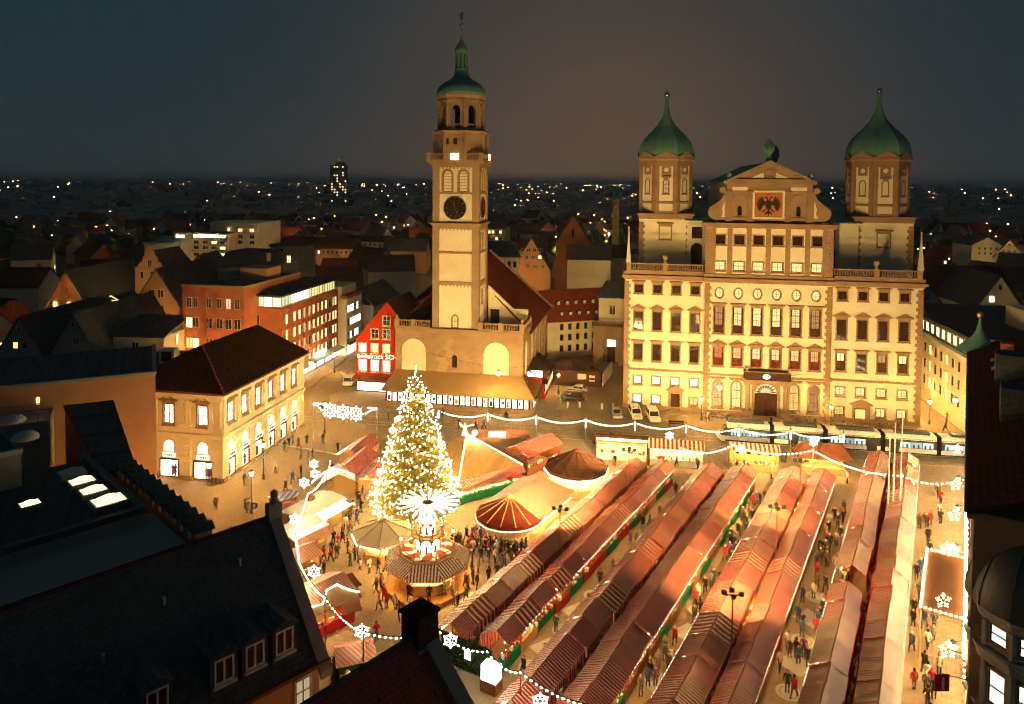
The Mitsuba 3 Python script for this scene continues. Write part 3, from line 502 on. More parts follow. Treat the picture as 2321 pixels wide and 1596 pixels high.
def clock(o, a, x, z, R):
    k = put(bt, 'clock_face', MB(o, a).ext(oval(x, z, 2 * R, 2 * R), -.12, .02), 'black')
    ring = lambda r0, r1: Polygon([(x + r1 * math.cos(q), z + r1 * math.sin(q)) for q in np.linspace(0, 2 * math.pi, 41)[:-1]]).difference(Polygon([(x + r0 * math.cos(q), z + r0 * math.sin(q)) for q in np.linspace(0, 2 * math.pi, 41)[:-1]]))
    put(k, 'ring', MB(o, a).ext(unary_union([ring(R * .94, R), ring(R * .66, R * .69), ring(R * .42, R * .45), ring(R * .2, R * .23)]), -.17, -.121), 'gold')
    num = ['XII', 'I', 'II', 'III', 'IIII', 'V', 'VI', 'VII', 'VIII', 'IX', 'X', 'XI']; m = MB(o, a)
    for i, s in enumerate(num):
        q = math.radians(90 - 30 * i); e_, n_ = np.array([math.sin(q), -math.cos(q)]), np.array([math.cos(q), math.sin(q)]); wds = {'I': .13, 'V': .26, 'X': .28}; tot = sum(wds[ch] for ch in s); u0 = -tot / 2
        def stroke(ua, va, ub, vb, t=.05):
            pa = np.array([x, z]) + e_ * ua + n_ * (R * .72 + va); pb = np.array([x, z]) + e_ * ub + n_ * (R * .72 + vb); d = pb - pa; nn = np.array([-d[1], d[0]]) / np.linalg.norm(d) * t / 2
            m.ext(Polygon([pa - nn, pa + nn, pb + nn, pb - nn]), -.165, -.121)
        for ch in s:
            wd = wds[ch]; c0 = u0 + wd / 2
            if ch == 'I': stroke(c0, 0, c0, .45)
            elif ch == 'V': stroke(c0, 0, c0 - .1, .45); stroke(c0, 0, c0 + .1, .45)
            else: stroke(c0 - .1, 0, c0 + .1, .45); stroke(c0 + .1, 0, c0 - .1, .45)
            u0 += wd
    put(k, 'numerals', m, 'gold')
    for q, L in ((97, R * .62), (-60, R * .55)):
        q = math.radians(q); d = np.array([math.cos(q), math.sin(q)]); n_ = np.array([-d[1], d[0]]); c0 = np.array([x, z])
        put(k, 'hand', MB(o, a).ext(Polygon([c0 - d * .3 - n_ * .06, c0 + d * L * .6 - n_ * .08, c0 + d * L * .65 - n_ * .2, c0 + d * L, c0 + d * L * .65 + n_ * .2, c0 + d * L * .6 + n_ * .08, c0 - d * .3 + n_ * .06]), -.23, -.18), 'gold')
clock((0, Yt + .25, 0), 0, -36.0, 36.6, 2.25); clock(fo, 90, 3.8, 36.6, 2.0)
cx, cy = (X0 + X1) / 2, Yt + D / 2
o = (cx, cy, 0); hx, hy = (X1 - X0) / 2, D / 2
put(bt, 'gallery_cornice', MB(o).box(-hx - .2, hx + .2, -hy - .2, hy + .2, 44.6, 44.95).box(-hx - .6, hx + .6, -hy - .6, hy + .6, 44.952, 45.3).box(-hx - .95, hx + .95, -hy - .95, hy + .95, 45.302, 45.55), 'sandstone')
balustrade(bt, (cx, cy - hy - .75, 0), 0, -hx - .8, hx + .8, 0, 45.552, 1.35, .36, posts=(-hx - .55, -1.6, 1.6, hx + .55), mat='sandstone'); balustrade(bt, (cx + hx + .75, cy, 0), 90, -hy - .5, hy + .5, 0, 45.552, 1.35, .36, posts=(-.2,), mat='sandstone')
put(bt, 'gallery_lamp', MB(o).box(-.75, .75, -hy - 1.12, -hy - .98, 45.7, 46.9), 'black', emit=(5, 3.6, 2.2), wt=.4); put(bt, 'gallery_lamp', MB(o).box(hx + .98, hx + 1.12, -.6, .6, 45.7, 46.9), 'black', emit=(5, 3.6, 2.2), wt=.4)
r8 = 4.75 / math.cos(math.pi / 8)
put(bt, 'drum', MB(o).lathe([(r8, 45.6), (r8, 50.7)], (0, 0), 8, 22.5), 'sandstone'); put(bt, 'drum_cornice', MB(o).lathe([(r8, 50.7), (r8 + .35, 50.95), (r8 + .4, 51.2), (r8 - .3, 51.55)], (0, 0), 8, 22.5), 'sandstone')
for i in range(8):
    q = math.radians(22.5 + 45 * i); put(bt, 'drum_pilaster', MB(o).lathe([(.35, 45.6), (.35, 50.7)], (r8 * math.cos(q), r8 * math.sin(q)), 6), 'sandstone')
for x in (-1.5, .1): put(bt, 'window', MB(o).box(x - .35, x + .35, -4.79, -4.7, 48.6, 49.7), 'dark_glass')
R5 = 4.0; r5 = R5 / math.cos(math.pi / 8); hw = R5 * math.tan(math.pi / 8)
for i in range(8):
    a = 45 * i; f_o = (cx + R5 * math.sin(math.radians(a)), cy - R5 * math.cos(math.radians(a)), 0)
    m = MB(f_o, a).ext(sbox(-hw, 51.5, hw, 57.0).difference(arch(0, 53.8, 1.7, 4.6)), 0, .6); put(bt, 'belfry_wall', m, 'sandstone')
    if i in (0, 1, 7, 2, 6):
        put(bt, 'belfry_arch', MB(f_o, a).ext(arch(0, 53.8, 2.1, 4.8).difference(arch(0, 53.7, 1.7, 4.6)), -.1, .01), 'sandstone')
        for x in (-.55, -.18, .18, .55): put(bt, 'baluster', MB(f_o, a).lathe([(.06, 51.5), (.1, 51.8), (.06, 52.1), (.08, 52.4)], (x, .2), 6), 'sandstone')
        put(bt, 'balustrade_rail', MB(f_o, a).box(-.84, .84, .1, .3, 52.4, 52.55), 'sandstone')
    q = math.radians(22.5 + a); put(bt, 'belfry_column', MB(o).lathe([(.3, 51.5), (.24, 56.4), (.36, 56.6), (.36, 56.9)], (r5 * math.cos(q), r5 * math.sin(q)), 8), 'sandstone', smooth=40)
put(bt, 'bell', MB(o).lathe([(1.1, 52.8), (1.0, 53.1), (.7, 53.8), (.55, 54.4), (.2, 54.7)], (0, 0), 14), 'rust', smooth=40)
put(bt, 'belfry_core', MB(o).box(-1.5, 1.5, 1.2, 2.2, 51.4, 57), 'black')
put(bt, 'belfry_cornice', MB(o).lathe([(r5, 56.9), (r5 + .25, 57.0), (r5 + .15, 57.4), (r5 + .45, 57.9), (r5 + .5, 58.1), (r5, 58.15)], (0, 0), 8, 22.5), 'sandstone')
put(bt, 'cap_roof', MB(o).lathe([(4.6, 58.1), (4.75, 58.5), (4.65, 59.2), (4.2, 59.9), (3.3, 60.6), (2.2, 61.2), (1.55, 61.9), (1.25, 62.7), (1.2, 63.4)], (0, 0), 16, 22.5), 'copper', smooth=26)
put(bt, 'lantern', MB(o).lathe([(1.25, 63.0), (1.35, 63.1), (1.35, 63.35), (1.1, 63.4)], (0, 0), 8, 22.5).lathe([(1.1, 66.2), (1.25, 66.4), (1.2, 66.6)], (0, 0), 8, 22.5).lathe([(.3, 63.3), (.3, 66.3)], (0, 0), 6), 'copper')
for i in range(8):
    q = math.radians(22.5 + 45 * i); put(bt, 'lantern_post', MB(o).box(-.14 + 1.05 * math.cos(q), .14 + 1.05 * math.cos(q), -.14 + 1.05 * math.sin(q), .14 + 1.05 * math.sin(q), 63.3, 66.3), 'copper')
put(bt, 'spire', MB(o).lathe([(1.25, 66.5), (1.32, 66.8), (1.25, 67.2), (.85, 67.8), (.5, 68.4), (.3, 69.0), (.16, 70.0), (.08, 71.5)], (0, 0), 12), 'copper', smooth=30)
put(bt, 'gilded_ball', MB((cx, cy, 71.7)).ball((0, 0, 0), .34, 2), 'gold', smooth=True)
put(bt, 'weather_vane', MB((cx, cy, 71.9)).tube([(0, 0, 0), (0, 0, 1.0)], .05, 5).ext(Polygon([(-.35, .9), (.1, .8), (.25, 1.1), (.2, 1.7), (.35, 2.1), (.15, 2.4), (-.1, 2.2), (-.15, 1.8), (-.5, 2.0), (-.6, 1.7), (-.3, 1.5)]), -.05, .05), 'gold')
# ================================================================== church behind the tower
ch = thing('church', 'church nave with a steep red tiled roof, behind and right of the bell tower', 'church')
m = MB((0, 142.1, 0)).box(-49.5, -22.9, 0, 28, 0, 12.6); kw = put(ch, 'wall', m, 'sandstone')
m = MB().slab([(-22.2, 139.8, 12.0), (-22.2, 170.2, 12.0), (-36.2, 166.5, 25.2), (-36.2, 142.4, 25.2)], .3).slab([(-50.2, 139.8, 12), (-36.2, 142.4, 25.2), (-36.2, 166.5, 25.2), (-50.2, 170.2, 12.0)], .3); put(ch, 'roof', m, 'roof_red')
m = MB()
for i in range(26): t = i / 25; m.box(-36.4 + 14.2 * t, -35.9 + 14.2 * t, 166.2 + 3.6 * t, 166.9 + 3.6 * t, 25.1 - 13.1 * t, 25.6 - 13.1 * t)
put(ch, 'verge_stone', m, 'sandstone', kind='stuff')
put(ch, 'porch', MB().box(-31.1, -23.1, 141.2, 142.0, 13.2, 16.4).ext(Polygon([(-31.1, 16.4), (-26.0, 16.4), (-31.1, 21.0)]), 141.2, 141.9), 'plaster'); put(ch, 'porch_door', MB().box(-30.6, -28.8, 141.1, 141.19, 13.3, 16.2), 'dark_wood')
for i in range(5):
    put(ch, 'wall_panel', MB((-22.9, 143.5 + 5.2 * i, 0), 90).box(0, 2.6, -.06, .01, 4.5, 11.2), 'plaster'); put(ch, 'pilaster', MB((-22.9, 142.2 + 5.2 * i, 0), 90).box(0, .7, -.3, .01, 0, 12.2), 'sandstone')
# ================================================================== shop arcade around the foot of the tower
pv = thing('shop_arcade', 'low row of lit display windows under a lean-to roof round the bell tower foot', 'shop')
m = MB().slab([(-47.9, 126.0, 3.2), (-19.3, 126.0, 3.2), (-22.7, 132.9, 5.3), (-47.6, 132.9, 5.3)], .2); put(pv, 'roof', m, 'tan_wood')
rr = put(pv, 'roof', MB().slab([(-19.3, 126.0, 3.2), (-19.3, 134.6, 3.2), (-22.5, 134.6, 5.3), (-22.5, 132.9, 5.3)], .2), 'tan_wood')
for i in range(16):
    t = i / 15; put(rr, 'roof_batten', MB().slab([(-19.3, 126.1 + 8.4 * t, 3.28), (-19.3, 126.25 + 8.4 * t, 3.28), (-22.5, 133.0 + 1.5 * t, 5.4), (-22.5, 132.85 + 1.5 * t, 5.4)], .1), 'brown_wood')
m = MB((0, 126.9, 0)).box(-47.2, -19.9, 0, .4, 0, .95).box(-47.2, -19.9, 0, .4, 2.75, 3.25).box(-20.2, -19.8, 0, 7, 0, 3.0); put(pv, 'wall', m, 'sandstone')
xs = np.linspace(-46.6, -20.9, 25); r = random.Random(4)
for i, x in enumerate(xs):
    put(pv, 'pier', MB((0, 126.9, 0)).box(x - .62, x - .46, -.06, .4, .952, 2.748), 'dark_wood')
    k = put(pv, 'display_window', MB((0, 126.9, 0)).ext(rect(x, 1.85, .92, 1.76).difference(rect(x, 1.85, .78, 1.6)), -.05, .1), 'dark_wood')
    put(k, 'lit_panel', MB((0, 126.9, 0)).box(x - .39, x + .39, .06, .1, 1.05, 2.65), 'black', emit=r.choice([(3, 2.8, 2.0), (2.2, 1.8, 1.0), (1.6, 1.5, 1.1)]))
    if i % 3 != 1:
        put(k, 'poster', MB((0, 126.9, 0)).box(x - .25, x + .25 - .2 * (i % 2), .0, .05, 1.2 + .2 * (i % 3), 2.1 + .15 * (i % 2)), ['red_paint', 'blue_paint', 'tan_wood', 'green_paint', 'white_paint'][i % 5])
for i in range(6):
    y = .6 + i * 1.1; k = put(pv, 'display_window', MB((-19.8, 127.0, 0), 90).ext(rect(y + .3, 1.85, .95, 1.76).difference(rect(y + .3, 1.85, .8, 1.6)), -.06, .05), 'dark_wood'); put(k, 'lit_panel', MB((-19.8, 127.0, 0), 90).box(y - .1, y + .7, -.01, .03, 1.05, 2.65), 'black', emit=(2.4, 2.2, 1.5))
gd = MB()
rng = np.random.default_rng(3)
for _ in range(420):
    t = rng.random(); p_ = np.array([-19.2 + rng.normal(0, .12), 126.0 + 8.6 * t, 3.1 - .25 * abs(math.sin(t * 20)) + rng.normal(0, .12)]); d = rng.normal(0, .14, (2, 3)); gd.poly([p_, p_ + d[0], p_ + d[1]])
put(pv, 'fir_garland', gd, 'fir_green', kind='stuff')
# hut and steps to the right of the arcade
h_ = thing('market_hut', 'hut with a dark shingled roof and a lit skylight, against the church side', 'hut')
put(h_, 'roof', MB().slab([(-18.4, 136.2, 3.2), (-18.9, 151.0, 3.0), (-22.4, 151.5, 5.6), (-22.4, 137.0, 5.6)], .2), 'roof_brown'); put(h_, 'wall', MB().box(-22.3, -19.0, 136.8, 150.5, 0, 3.0), 'red_wood')
put(h_, 'skylight', MB().slab([(-22.3, 136.0, 4.6), (-19.3, 136.0, 4.6), (-19.5, 137.6, 5.3), (-22.3, 137.6, 5.3)], .12), 'black', emit=(2, 2.3, 1.7)); put(h_, 'front', MB().box(-22.2, -19.4, 136.1, 136.3, 1.5, 4.3), 'red_wood')
for i in range(7): put(h_, 'window', MB((-19.0, 138 + i * 1.7, 0), 90).box(0, .9, -.06, .02, 1.0, 2.4), 'black', emit=(1.3, .75, .4))
# ================================================================== red gabled shop
rh = thing('red_shop_house', 'bright red gabled house with a shoe shop sign, left of the bell tower', 'house')
o = (0, 134.8, 0); pg = Polygon([(-56.4, 2.6), (-56.4, 10.4), (-50.0, 17.9), (-43.6, 10.4), (-43.6, 2.6)])
WS = [(-50.1, 14.2, 1.5, 1.8, None), (-52.5, 11.6, 1.5, 1.8, None), (-50.1, 11.6, 1.5, 1.8, None), (-55.0, 8.7, 1.5, 1.8, PALE), (-52.5, 8.7, 1.5, 1.8, (1, .8, .4)), (-50.1, 8.7, 1.5, 1.8, WARM), (-55.0, 5.2, 1.6, 2.2, SHOP), (-52.5, 5.2, 1.6, 2.2, SHOP), (-50.1, 5.2, 1.6, 2.2, (2.2, 1.9, .9))]
m = MB(o); holed(m, pg, [rect(*w_[:4]) for w_ in WS], .5); m.box(-56.4, -55.9, .502, 14, 2.6, 10.3).box(-56.4, -43.6, .5, .6, 0, .2); put(rh, 'wall', m, 'red_paint')
for x, z, w_, h_2, lit in WS: window(rh, o, 0, x, z, w_, h_2, lit=lit, t=.14, bars=(1, 1), deep=.2, mat='pale_stone', bar='white_paint')
put(rh, 'canopy', MB(o).slab([(-56.8, -1.4, 2.5), (-43.6, -1.4, 2.5), (-43.6, 0, 3.2), (-56.8, 0, 3.2)], .25), 'rust')
k = put(rh, 'shop_window', MB(o).box(-56.4, -43.6, -.1, .3, 2.25, 2.58).box(-56.4, -43.6, -.1, .3, 0, .2), 'dark_metal')
for i in range(7): put(k, 'pane', MB(o).box(-56.1 + 1.94 * i, -54.3 + 1.94 * i, 0, .1, .202, 2.248), 'black', emit=(5, 4.6, 3.4), wt=.4); 
for i in range(8): put(k, 'mullion', MB(o).box(-56.2 + 1.94 * i, -56.11 + 1.94 * i, -.05, .15, .202, 2.248), 'dark_metal')
def sign(parent, txt, o, a, x, z, h, mat, part='sign_lettering', emit=None, y=-.12, bold=True, wt=0.0):
    t = meshkit.text_mesh(txt, h, .08, bold); v = np.array(t.vertices); v = np.stack([v[:, 0] + x, y - v[:, 2], v[:, 1] + z], 1); return put(parent, part, MB(o, a).add(v, np.array(t.faces)), mat, emit=emit, wt=wt)
sign(rh, 'beitelrock SCH', o, 0, -56.1, 6.65, .85, 'white_paint', emit=(1.6, 1.4, 1.0), bold=False)
put(rh, 'roof', MB(o).slab([(-56.8, .05, 10.0), (-50.0, .05, 18.0), (-50.0, 14, 18.0), (-56.8, 14, 10.0)], .25).slab([(-43.2, .05, 10.0), (-43.2, 14, 10.0), (-50.0, 14, 18.0), (-50.0, .05, 18.0)], .25), 'roof_brown')
put(rh, 'roof', MB().slab([(-49.5, 146, 15.5), (-49.5, 160, 15.5), (-44.5, 158, 20.0), (-44.5, 148, 20.0)], .3), 'roof_brown')
# ================================================================== store at the left corner of the square
es = thing('corner_store', 'two-storey cream corner store with brightly lit arched shop windows and a hipped dark roof', 'store')
FX, FY = -57.0, 89.7
SY = [91.8, 95.4, 99.1, 102.8, 106.5, 110.2]; FXs = [-65.2, -60.0]
fo, so = (0, FY, 0), (FX, 0, 0)
m = MB(fo); front_holes = [rect(x, 9.1, 1.5, 2.7) for x in FXs] + [arch(x, 4.6, 1.7, 1.7) for x in FXs] + [rect(x, 1.45, 2.7, 2.3) for x in FXs]
holed(m, sbox(-73, 0, FX, 12.3), front_holes, .5)
put(es, 'wall', m, 'plaster')
m = MB(so, 90); side_holes = [rect(y, 9.3, 1.45, 2.7) for y in SY] + [arch(y, 4.7, 1.6, 1.7) for y in SY] + [rect(y, 1.6, 1.9, 2.9) for y in SY]
holed(m, sbox(FY + .502, 0, 113.5, 12.3), side_holes, .5); m.box(FY + .5, 113.5, 15, 15.6, 0, 12.3); put(es, 'wall', m, 'plaster')
for i, x in enumerate(FXs): window(es, fo, 0, x, 9.1, 1.5, 2.7, lit=(2.6, 2.2, 1.3), hood='tri', bars=(1, 1), deep=.25)
for i, y in enumerate(SY): window(es, so, 90, y, 9.3, 1.45, 2.7, lit=(2.8, 2.4, 1.4), hood='tri', bars=(1, 1), deep=.25)
def shopfront(o, a, x, w, goods):
    k = put(es, 'fanlight', MB(o, a).ext(arch(x, 4.6, 2.0, 2.0).difference(arch(x, 4.6, 1.6, 1.6)), -.05, .3), 'plaster'); put(k, 'pane', MB(o, a).ext(arch(x, 4.6, 1.7, 1.7), .3, .34), 'black', emit=(3.4, 3.0, 2.0)); put(k, 'glazing_bars', MB(o, a).ext(rect(x, 4.6, .07, 1.6), .2, .27), 'dark_wood')
    put(es, 'shop_sign', MB(o, a).box(x - .95, x + .95, -.12, .02, 3.06, 3.62), 'white_paint', emit=(2.2, 2.1, 1.6)); sign(es, 'EGGER', o, a, x - .72, 3.2, .3, 'dark_wood', y=-.12)
    k = put(es, 'shop_window', MB(o, a).ext(rect(x, 1.5, w + .2, 2.65).difference(rect(x, 1.45, w - .1, 2.3)), -.06, .12), 'dark_wood')
    put(k, 'pane', MB(o, a).box(x - w / 2, x + w / 2, .5, .55, .3, 2.6), 'black', emit=(6.0, 5.4, 3.8), wt=.6)
    for j, (dx, c) in enumerate(goods):
        q = MB(o, a).lathe([(.12, .35), (.22, .8), (.16, 1.1), (.25, 1.4), (.2, 1.65), (.08, 1.7), (.11, 1.85), (.02, 2.0)], (x + dx, .35), 8); put(k, 'mannequin', q, c, smooth=40)
for i, x in enumerate(FXs): shopfront(fo, 0, x, 2.8, [(.3, 'tan_wood'), (.7, 'blue_paint'), (1.1, 'red_cloth')][:2 + i])
for i, y in enumerate(SY): shopfront(so, 90, y, 2.0, [(.1 + .3 * (i % 2), 'dark_wood')])
c = MB(fo)
for o, a, x0, x1 in ((fo, 0, -73.2, FX + .3), (so, 90, FY - .3, 113.6)):
    c = MB(o, a); c.box(x0, x1, -.3, -.002, 6.0, 6.35).box(x0, x1, -.45, -.002, 6.352, 6.6).box(x0, x1, -.12, -.002, 6.6, 7.35).box(x0, x1, -.2, -.002, 11.3, 11.7).box(x0, x1, -.45, -.002, 11.702, 12.1).box(x0, x1, -.7, -.002, 12.102, 12.5); put(es, 'cornice', c, 'plaster')
pil = lambda o, a, x, w=.9: (put(es, 'pilaster', MB(o, a).box(x - w / 2, x + w / 2, -.25, -.002, 7.4, 7.9).box(x - w / 2 + .1, x + w / 2 - .1, -.16, -.002, 7.902, 11.0).box(x - w / 2, x + w / 2, -.24, -.002, 11.002, 11.28), 'plaster'), put(es, 'pier', MB(o, a).box(x - w / 2 - .1, x + w / 2 + .1, -.26, -.002, 0, .6), 'sandstone'))
for x in (-69.0, -67.3, -63.1, -62.1, -57.6, -58.6): pil(fo, 0, x)
for y in (90.2, 93.6, 97.25, 100.95, 104.65, 108.35, 112.2, 113.1): pil(so, 90, y)
for o, a, xs_ in ((fo, 0, (-69.0, -62.6, -57.7)), (so, 90, (90.2, 93.6, 97.25, 100.95, 104.65, 108.35, 112.6))):
    for x in xs_:
        for j in range(9): put(es, 'stone_block', MB(o, a).box(x - .75, x + .75, -.2, -.01, .62 + .58 * j, 1.16 + .58 * j), 'plaster')
rv = lambda e, z: [(-73.6 - e, FY - .9, z), (FX + .9 + e, FY - .9, z), (FX + .9 + e, 114.3, z), (-73.6 - e, 114.3, z)]
A_, B_, C_, D_ = rv(0, 12.52); R1, R2 = (-65.3, 97.6, 17.0), (-65.3, 113.4, 17.0)
rf = put(es, 'roof', MB().slab([A_, B_, R1], .2).slab([B_, C_, R2, R1], .2).slab([C_, D_, R2], .2).slab([D_, A_, R1, R2], .2), 'roof_brown')
hip = MB(); P0, P1 = np.array(B_), np.array(R1)
for i in range(14): hip.lathe([(.16, 0), (.18, .2), (.05, .3)], (0, 0), 6); hip.v[-3:] = [v + (P0 + (P1 - P0) * (i + .5) / 14) for v in hip.v[-3:]]
put(rf, 'hip_tiles', hip, 'roof_red', kind='stuff'); put(rf, 'gutter', MB().tube([A_, B_, C_], .1, 6), 'rust')
# ================================================================== buildings on the left, in front of the store and behind it
bl = thing('blank_wall_building', 'building with a tall windowless orange plaster wall, left of the corner store', 'building')
ao, aa = (-58.9, 78.6, 0), 37.0
m = MB(ao, aa).box(-26, 0, 0, 16, 0, 18.0).box(-5.0, -4.9, -.04, -.002, 0, 17.98); put(bl, 'wall', m, 'orange_plaster')
put(bl, 'parapet', MB(ao, aa).box(-26.1, .15, -.15, .35, 18.0, 18.3).box(-.35, .15, .352, 16, 18.0, 18.3), 'grey_plaster'); put(bl, 'roof', MB(ao, aa).box(-26, -.35, .36, 16, 18.0, 18.12), 'roof_dark')
put(bl, 'skylight', MB(ao, aa).box(-18.5, -16.5, 4.0, 5.2, 18.12, 18.7), 'orange_plaster'); put(bl, 'roof_box', MB(ao, aa).box(-24.5, -21.5, 2.6, 5, 18.12, 19.6), 'brick')
fc = thing('roof_terrace', 'dark roof terrace with steel railings and two small lit lamps, far left', 'terrace')
m = MB(ao, aa).box(-26, -10.6, -5, -.05, 0, 15.2); put(fc, 'wall', m, 'grey_plaster')
for i in range(5): put(fc, 'railing_post', MB(ao, aa).box(-20 + 2.1 * i, -19.9 + 2.1 * i, -4.9, -4.8, 15.2, 17.2), 'steel')
put(fc, 'railing', MB(ao, aa).box(-24, -10.6, -4.93, -4.78, 16.2, 16.27).box(-24, -10.6, -4.93, -4.78, 17.13, 17.2), 'steel')
for x in (-16.6, -11.6): put(fc, 'lamp', MB(ao, aa).lathe([(.05, 15.2), (.05, 16.9), (.18, 17.0), (.2, 17.7), (.05, 17.8)], (x, -4.4), 8), 'black', emit=(1.6, .7, .25))
fr_ = thing('flat_roof_house', 'dark flat-roofed house with five dome skylights, four of them lit, in the left foreground', 'house')
A34 = math.radians(34); u34, p34 = np.array([math.sin(A34), math.cos(A34)]), np.array([math.cos(A34), -math.sin(A34)])
co, ca = (-38.6, 50.1, 0), 56.0          # local x runs along u34 (away from the camera to the right), y to the left
# local frame: x = along the 34-degree axis, y = away from the square
m = MB(co, ca).box(-42, 0, 0, 15.3, 0, 15.6); put(fr_, 'wall', m, 'grey_plaster')
put(fr_, 'roof', MB(co, ca).box(-42, -.4, .4, 15, 15.6, 15.72), 'roof_dark')
put(fr_, 'parapet', MB(co, ca).box(-42, .1, -.1, .4, 15.602, 16.1).box(-.4, .1, .402, 15.3, 15.602, 16.1), 'dark_metal')
put(fr_, 'lower_terrace', MB((-33.1, 47.6, 0), ca).box(-44, 0, 0, 7.4, 13, 14.8), 'grey_plaster')
loc = lambda X, Y: np.array([(X - co[0]) * math.cos(math.radians(ca)) + (Y - co[1]) * math.sin(math.radians(ca)), -(X - co[0]) * math.sin(math.radians(ca)) + (Y - co[1]) * math.cos(math.radians(ca))])
for i, (X, Y, sz) in enumerate(((-49.3, 54.4, 1.0), (-47.0, 52.9, 1.0), (-44.7, 51.5, 1.0), (-42.1, 50.1, 1.25), (-47.7, 48.3, .75))):
    l = loc(X, Y) + np.array([.3, .3]); k = put(fr_, 'skylight_frame', MB(co, ca).box(l[0] - sz, l[0] + sz, l[1] - .8 * sz, l[1] + .8 * sz, 15.7, 16.1), 'steel')
    d = MB(co, ca); n = 7; V_ = [(l[0] + sz * .88 * a, l[1] + .7 * sz * b, 16.1 + .35 * sz * (1 - a * a) * (1 - b * b) + .02) for a in np.linspace(-1, 1, n) for b in np.linspace(-1, 1, n)]
    d.add(V_, [[q * n + r_, (q + 1) * n + r_, (q + 1) * n + r_ + 1, q * n + r_ + 1] for q in range(n - 1) for r_ in range(n - 1)])
    put(k, 'dome', d, 'black' if i else 'steel', smooth=True, emit=(1.5, 1.25, .6) if i else None)
for x, y in ((-14, 10.5), (-20, 4.5)): put(fr_, 'roof_hatch', MB(co, ca).box(x, x + 3, y, y + 1.6, 15.72, 16.1), 'dark_metal')
mer = thing('stepped_parapet', 'row of small tile-capped parapet piers stepping along a street front, in the left foreground', 'parapet')
mo = (-48.6, 58.8, 0)
put(mer, 'wall', MB(mo, -34).box(0, 19.5, 0, .9, 0, 14.6), 'orange_plaster')
for i in range(13):
    x = .3 + 1.5 * i; k = put(mer, 'pier', MB(mo, -34).box(x, x + .95, -.1, 1.1, 14.602, 15.5), 'orange_plaster'); put(k, 'tile_cap', MB(mo, -34).ext(tri(x + .475, 15.502, 1.3, .5), -.3, 1.3), 'roof_dark')
dr_ = thing('shed_roof_house', 'dark steep tiled roof between the flat-roofed house and the blank orange wall', 'house')
put(dr_, 'roof', MB().slab([(-64.5, 70.5, 16.2), (-60.5, 73.4, 16.2), (-46.0, 58.6, 15.3), (-48.2, 57.0, 15.3)], .3), 'roof_dark'); put(dr_, 'wall', MB().slab([(-64.4, 70.6, 15.7), (-60.6, 73.2, 15.7), (-46.3, 58.6, 14.8), (-48.2, 57.2, 14.8)], 14), 'brick')
fd = thing('domed_flat_roof', 'dark flat roof with two small round skylight domes and a pale edge, far left', 'building')
put(fd, 'wall', MB((-52.5, 50.7, 0), 56).box(-30, 1.5, .2, 12.5, 0, 18.6), 'grey_plaster'); put(fd, 'roof', MB((-52.5, 50.7, 0), 56).box(-30, 1.3, .4, 12.4, 18.602, 18.75), 'roof_dark')
put(fd, 'parapet', MB((-52.5, 50.7, 0), 56).box(-30, 1.6, 0, .38, 18.602, 19.0).box(-30, 1.6, 12.2, 12.6, 18.76, 19.05), 'steel')
for X, Y in ((-58.9, 58.3), (-54.0, 54.7)): put(fd, 'skylight_dome', MB((X, Y, 18.75)).lathe([(1.1, 0), (1.05, .2), (.8, .45), (.4, .6), (.05, .65)], (0, 0), 14), 'lamp_body', smooth=True)
# foreground house with dormers
gh = thing('dormer_house', 'big dark gabled roof with four dormer windows filling the lower left foreground', 'house')
go = (-26.9, 48.9, 0)      # ridge end; local x along the ridge (56 degrees), wall facing -y is the eave side
HW, ZR, ZE = 6.9, 17.0, 9.35
k = put(gh, 'roof', MB(go, 56).slab([(-60, -HW, ZE), (0, -HW, ZE), (0, 0, ZR), (-60, 0, ZR)], .3).slab([(-60, 0, ZR), (0, 0, ZR), (0, HW, ZE), (-60, HW, ZE)], .3), 'roof_dark')
put(k, 'ridge_tiles', MB(go, 56).tube([(-60, 0, ZR + .03), (-.3, 0, ZR + .03)], .16, 6), 'roof_brown')
put(gh, 'gable_coping', MB(go, 56).slab([(-.5, -HW - .5, ZE - .4), (.35, -HW - .5, ZE - .4), (.35, 0, ZR + .3), (-.5, 0, ZR + .3)], .55).slab([(-.5, 0, ZR + .3), (.35, 0, ZR + .3), (.35, HW + .5, ZE - .4), (-.5, HW + .5, ZE - .4)], .55), 'grey_plaster')
for i in range(5): pass
put(gh, 'wall', MB(go, 56).ext(Polygon([(-HW + .5, 0), (HW - .5, 0), (HW - .5, ZE), (0, ZR - .4), (-HW + .5, ZE)]), -59, -.1, 'yz'), 'orange_plaster')
put(gh, 'gutter', MB(go, 56).box(-60, .4, -HW - .25, -HW, ZE - .2, ZE + .05), 'rust')
put(gh, 'gable_finial', MB((go[0], go[1], ZR), 56).box(-.55, .45, -.35, .35, -.3, 1.0).lathe([(.3, 1.0), (.34, 1.15), (.2, 1.3), (.3, 1.7), (.1, 2.0)], (0, 0), 8), 'grey_plaster')
put(gh, 'floodlight', MB((go[0] + .2, go[1] + .4, ZR - .6), 56).box(-.9, -.6, .3, .6, 0, .25), 'black', emit=(3, 2.4, 1))
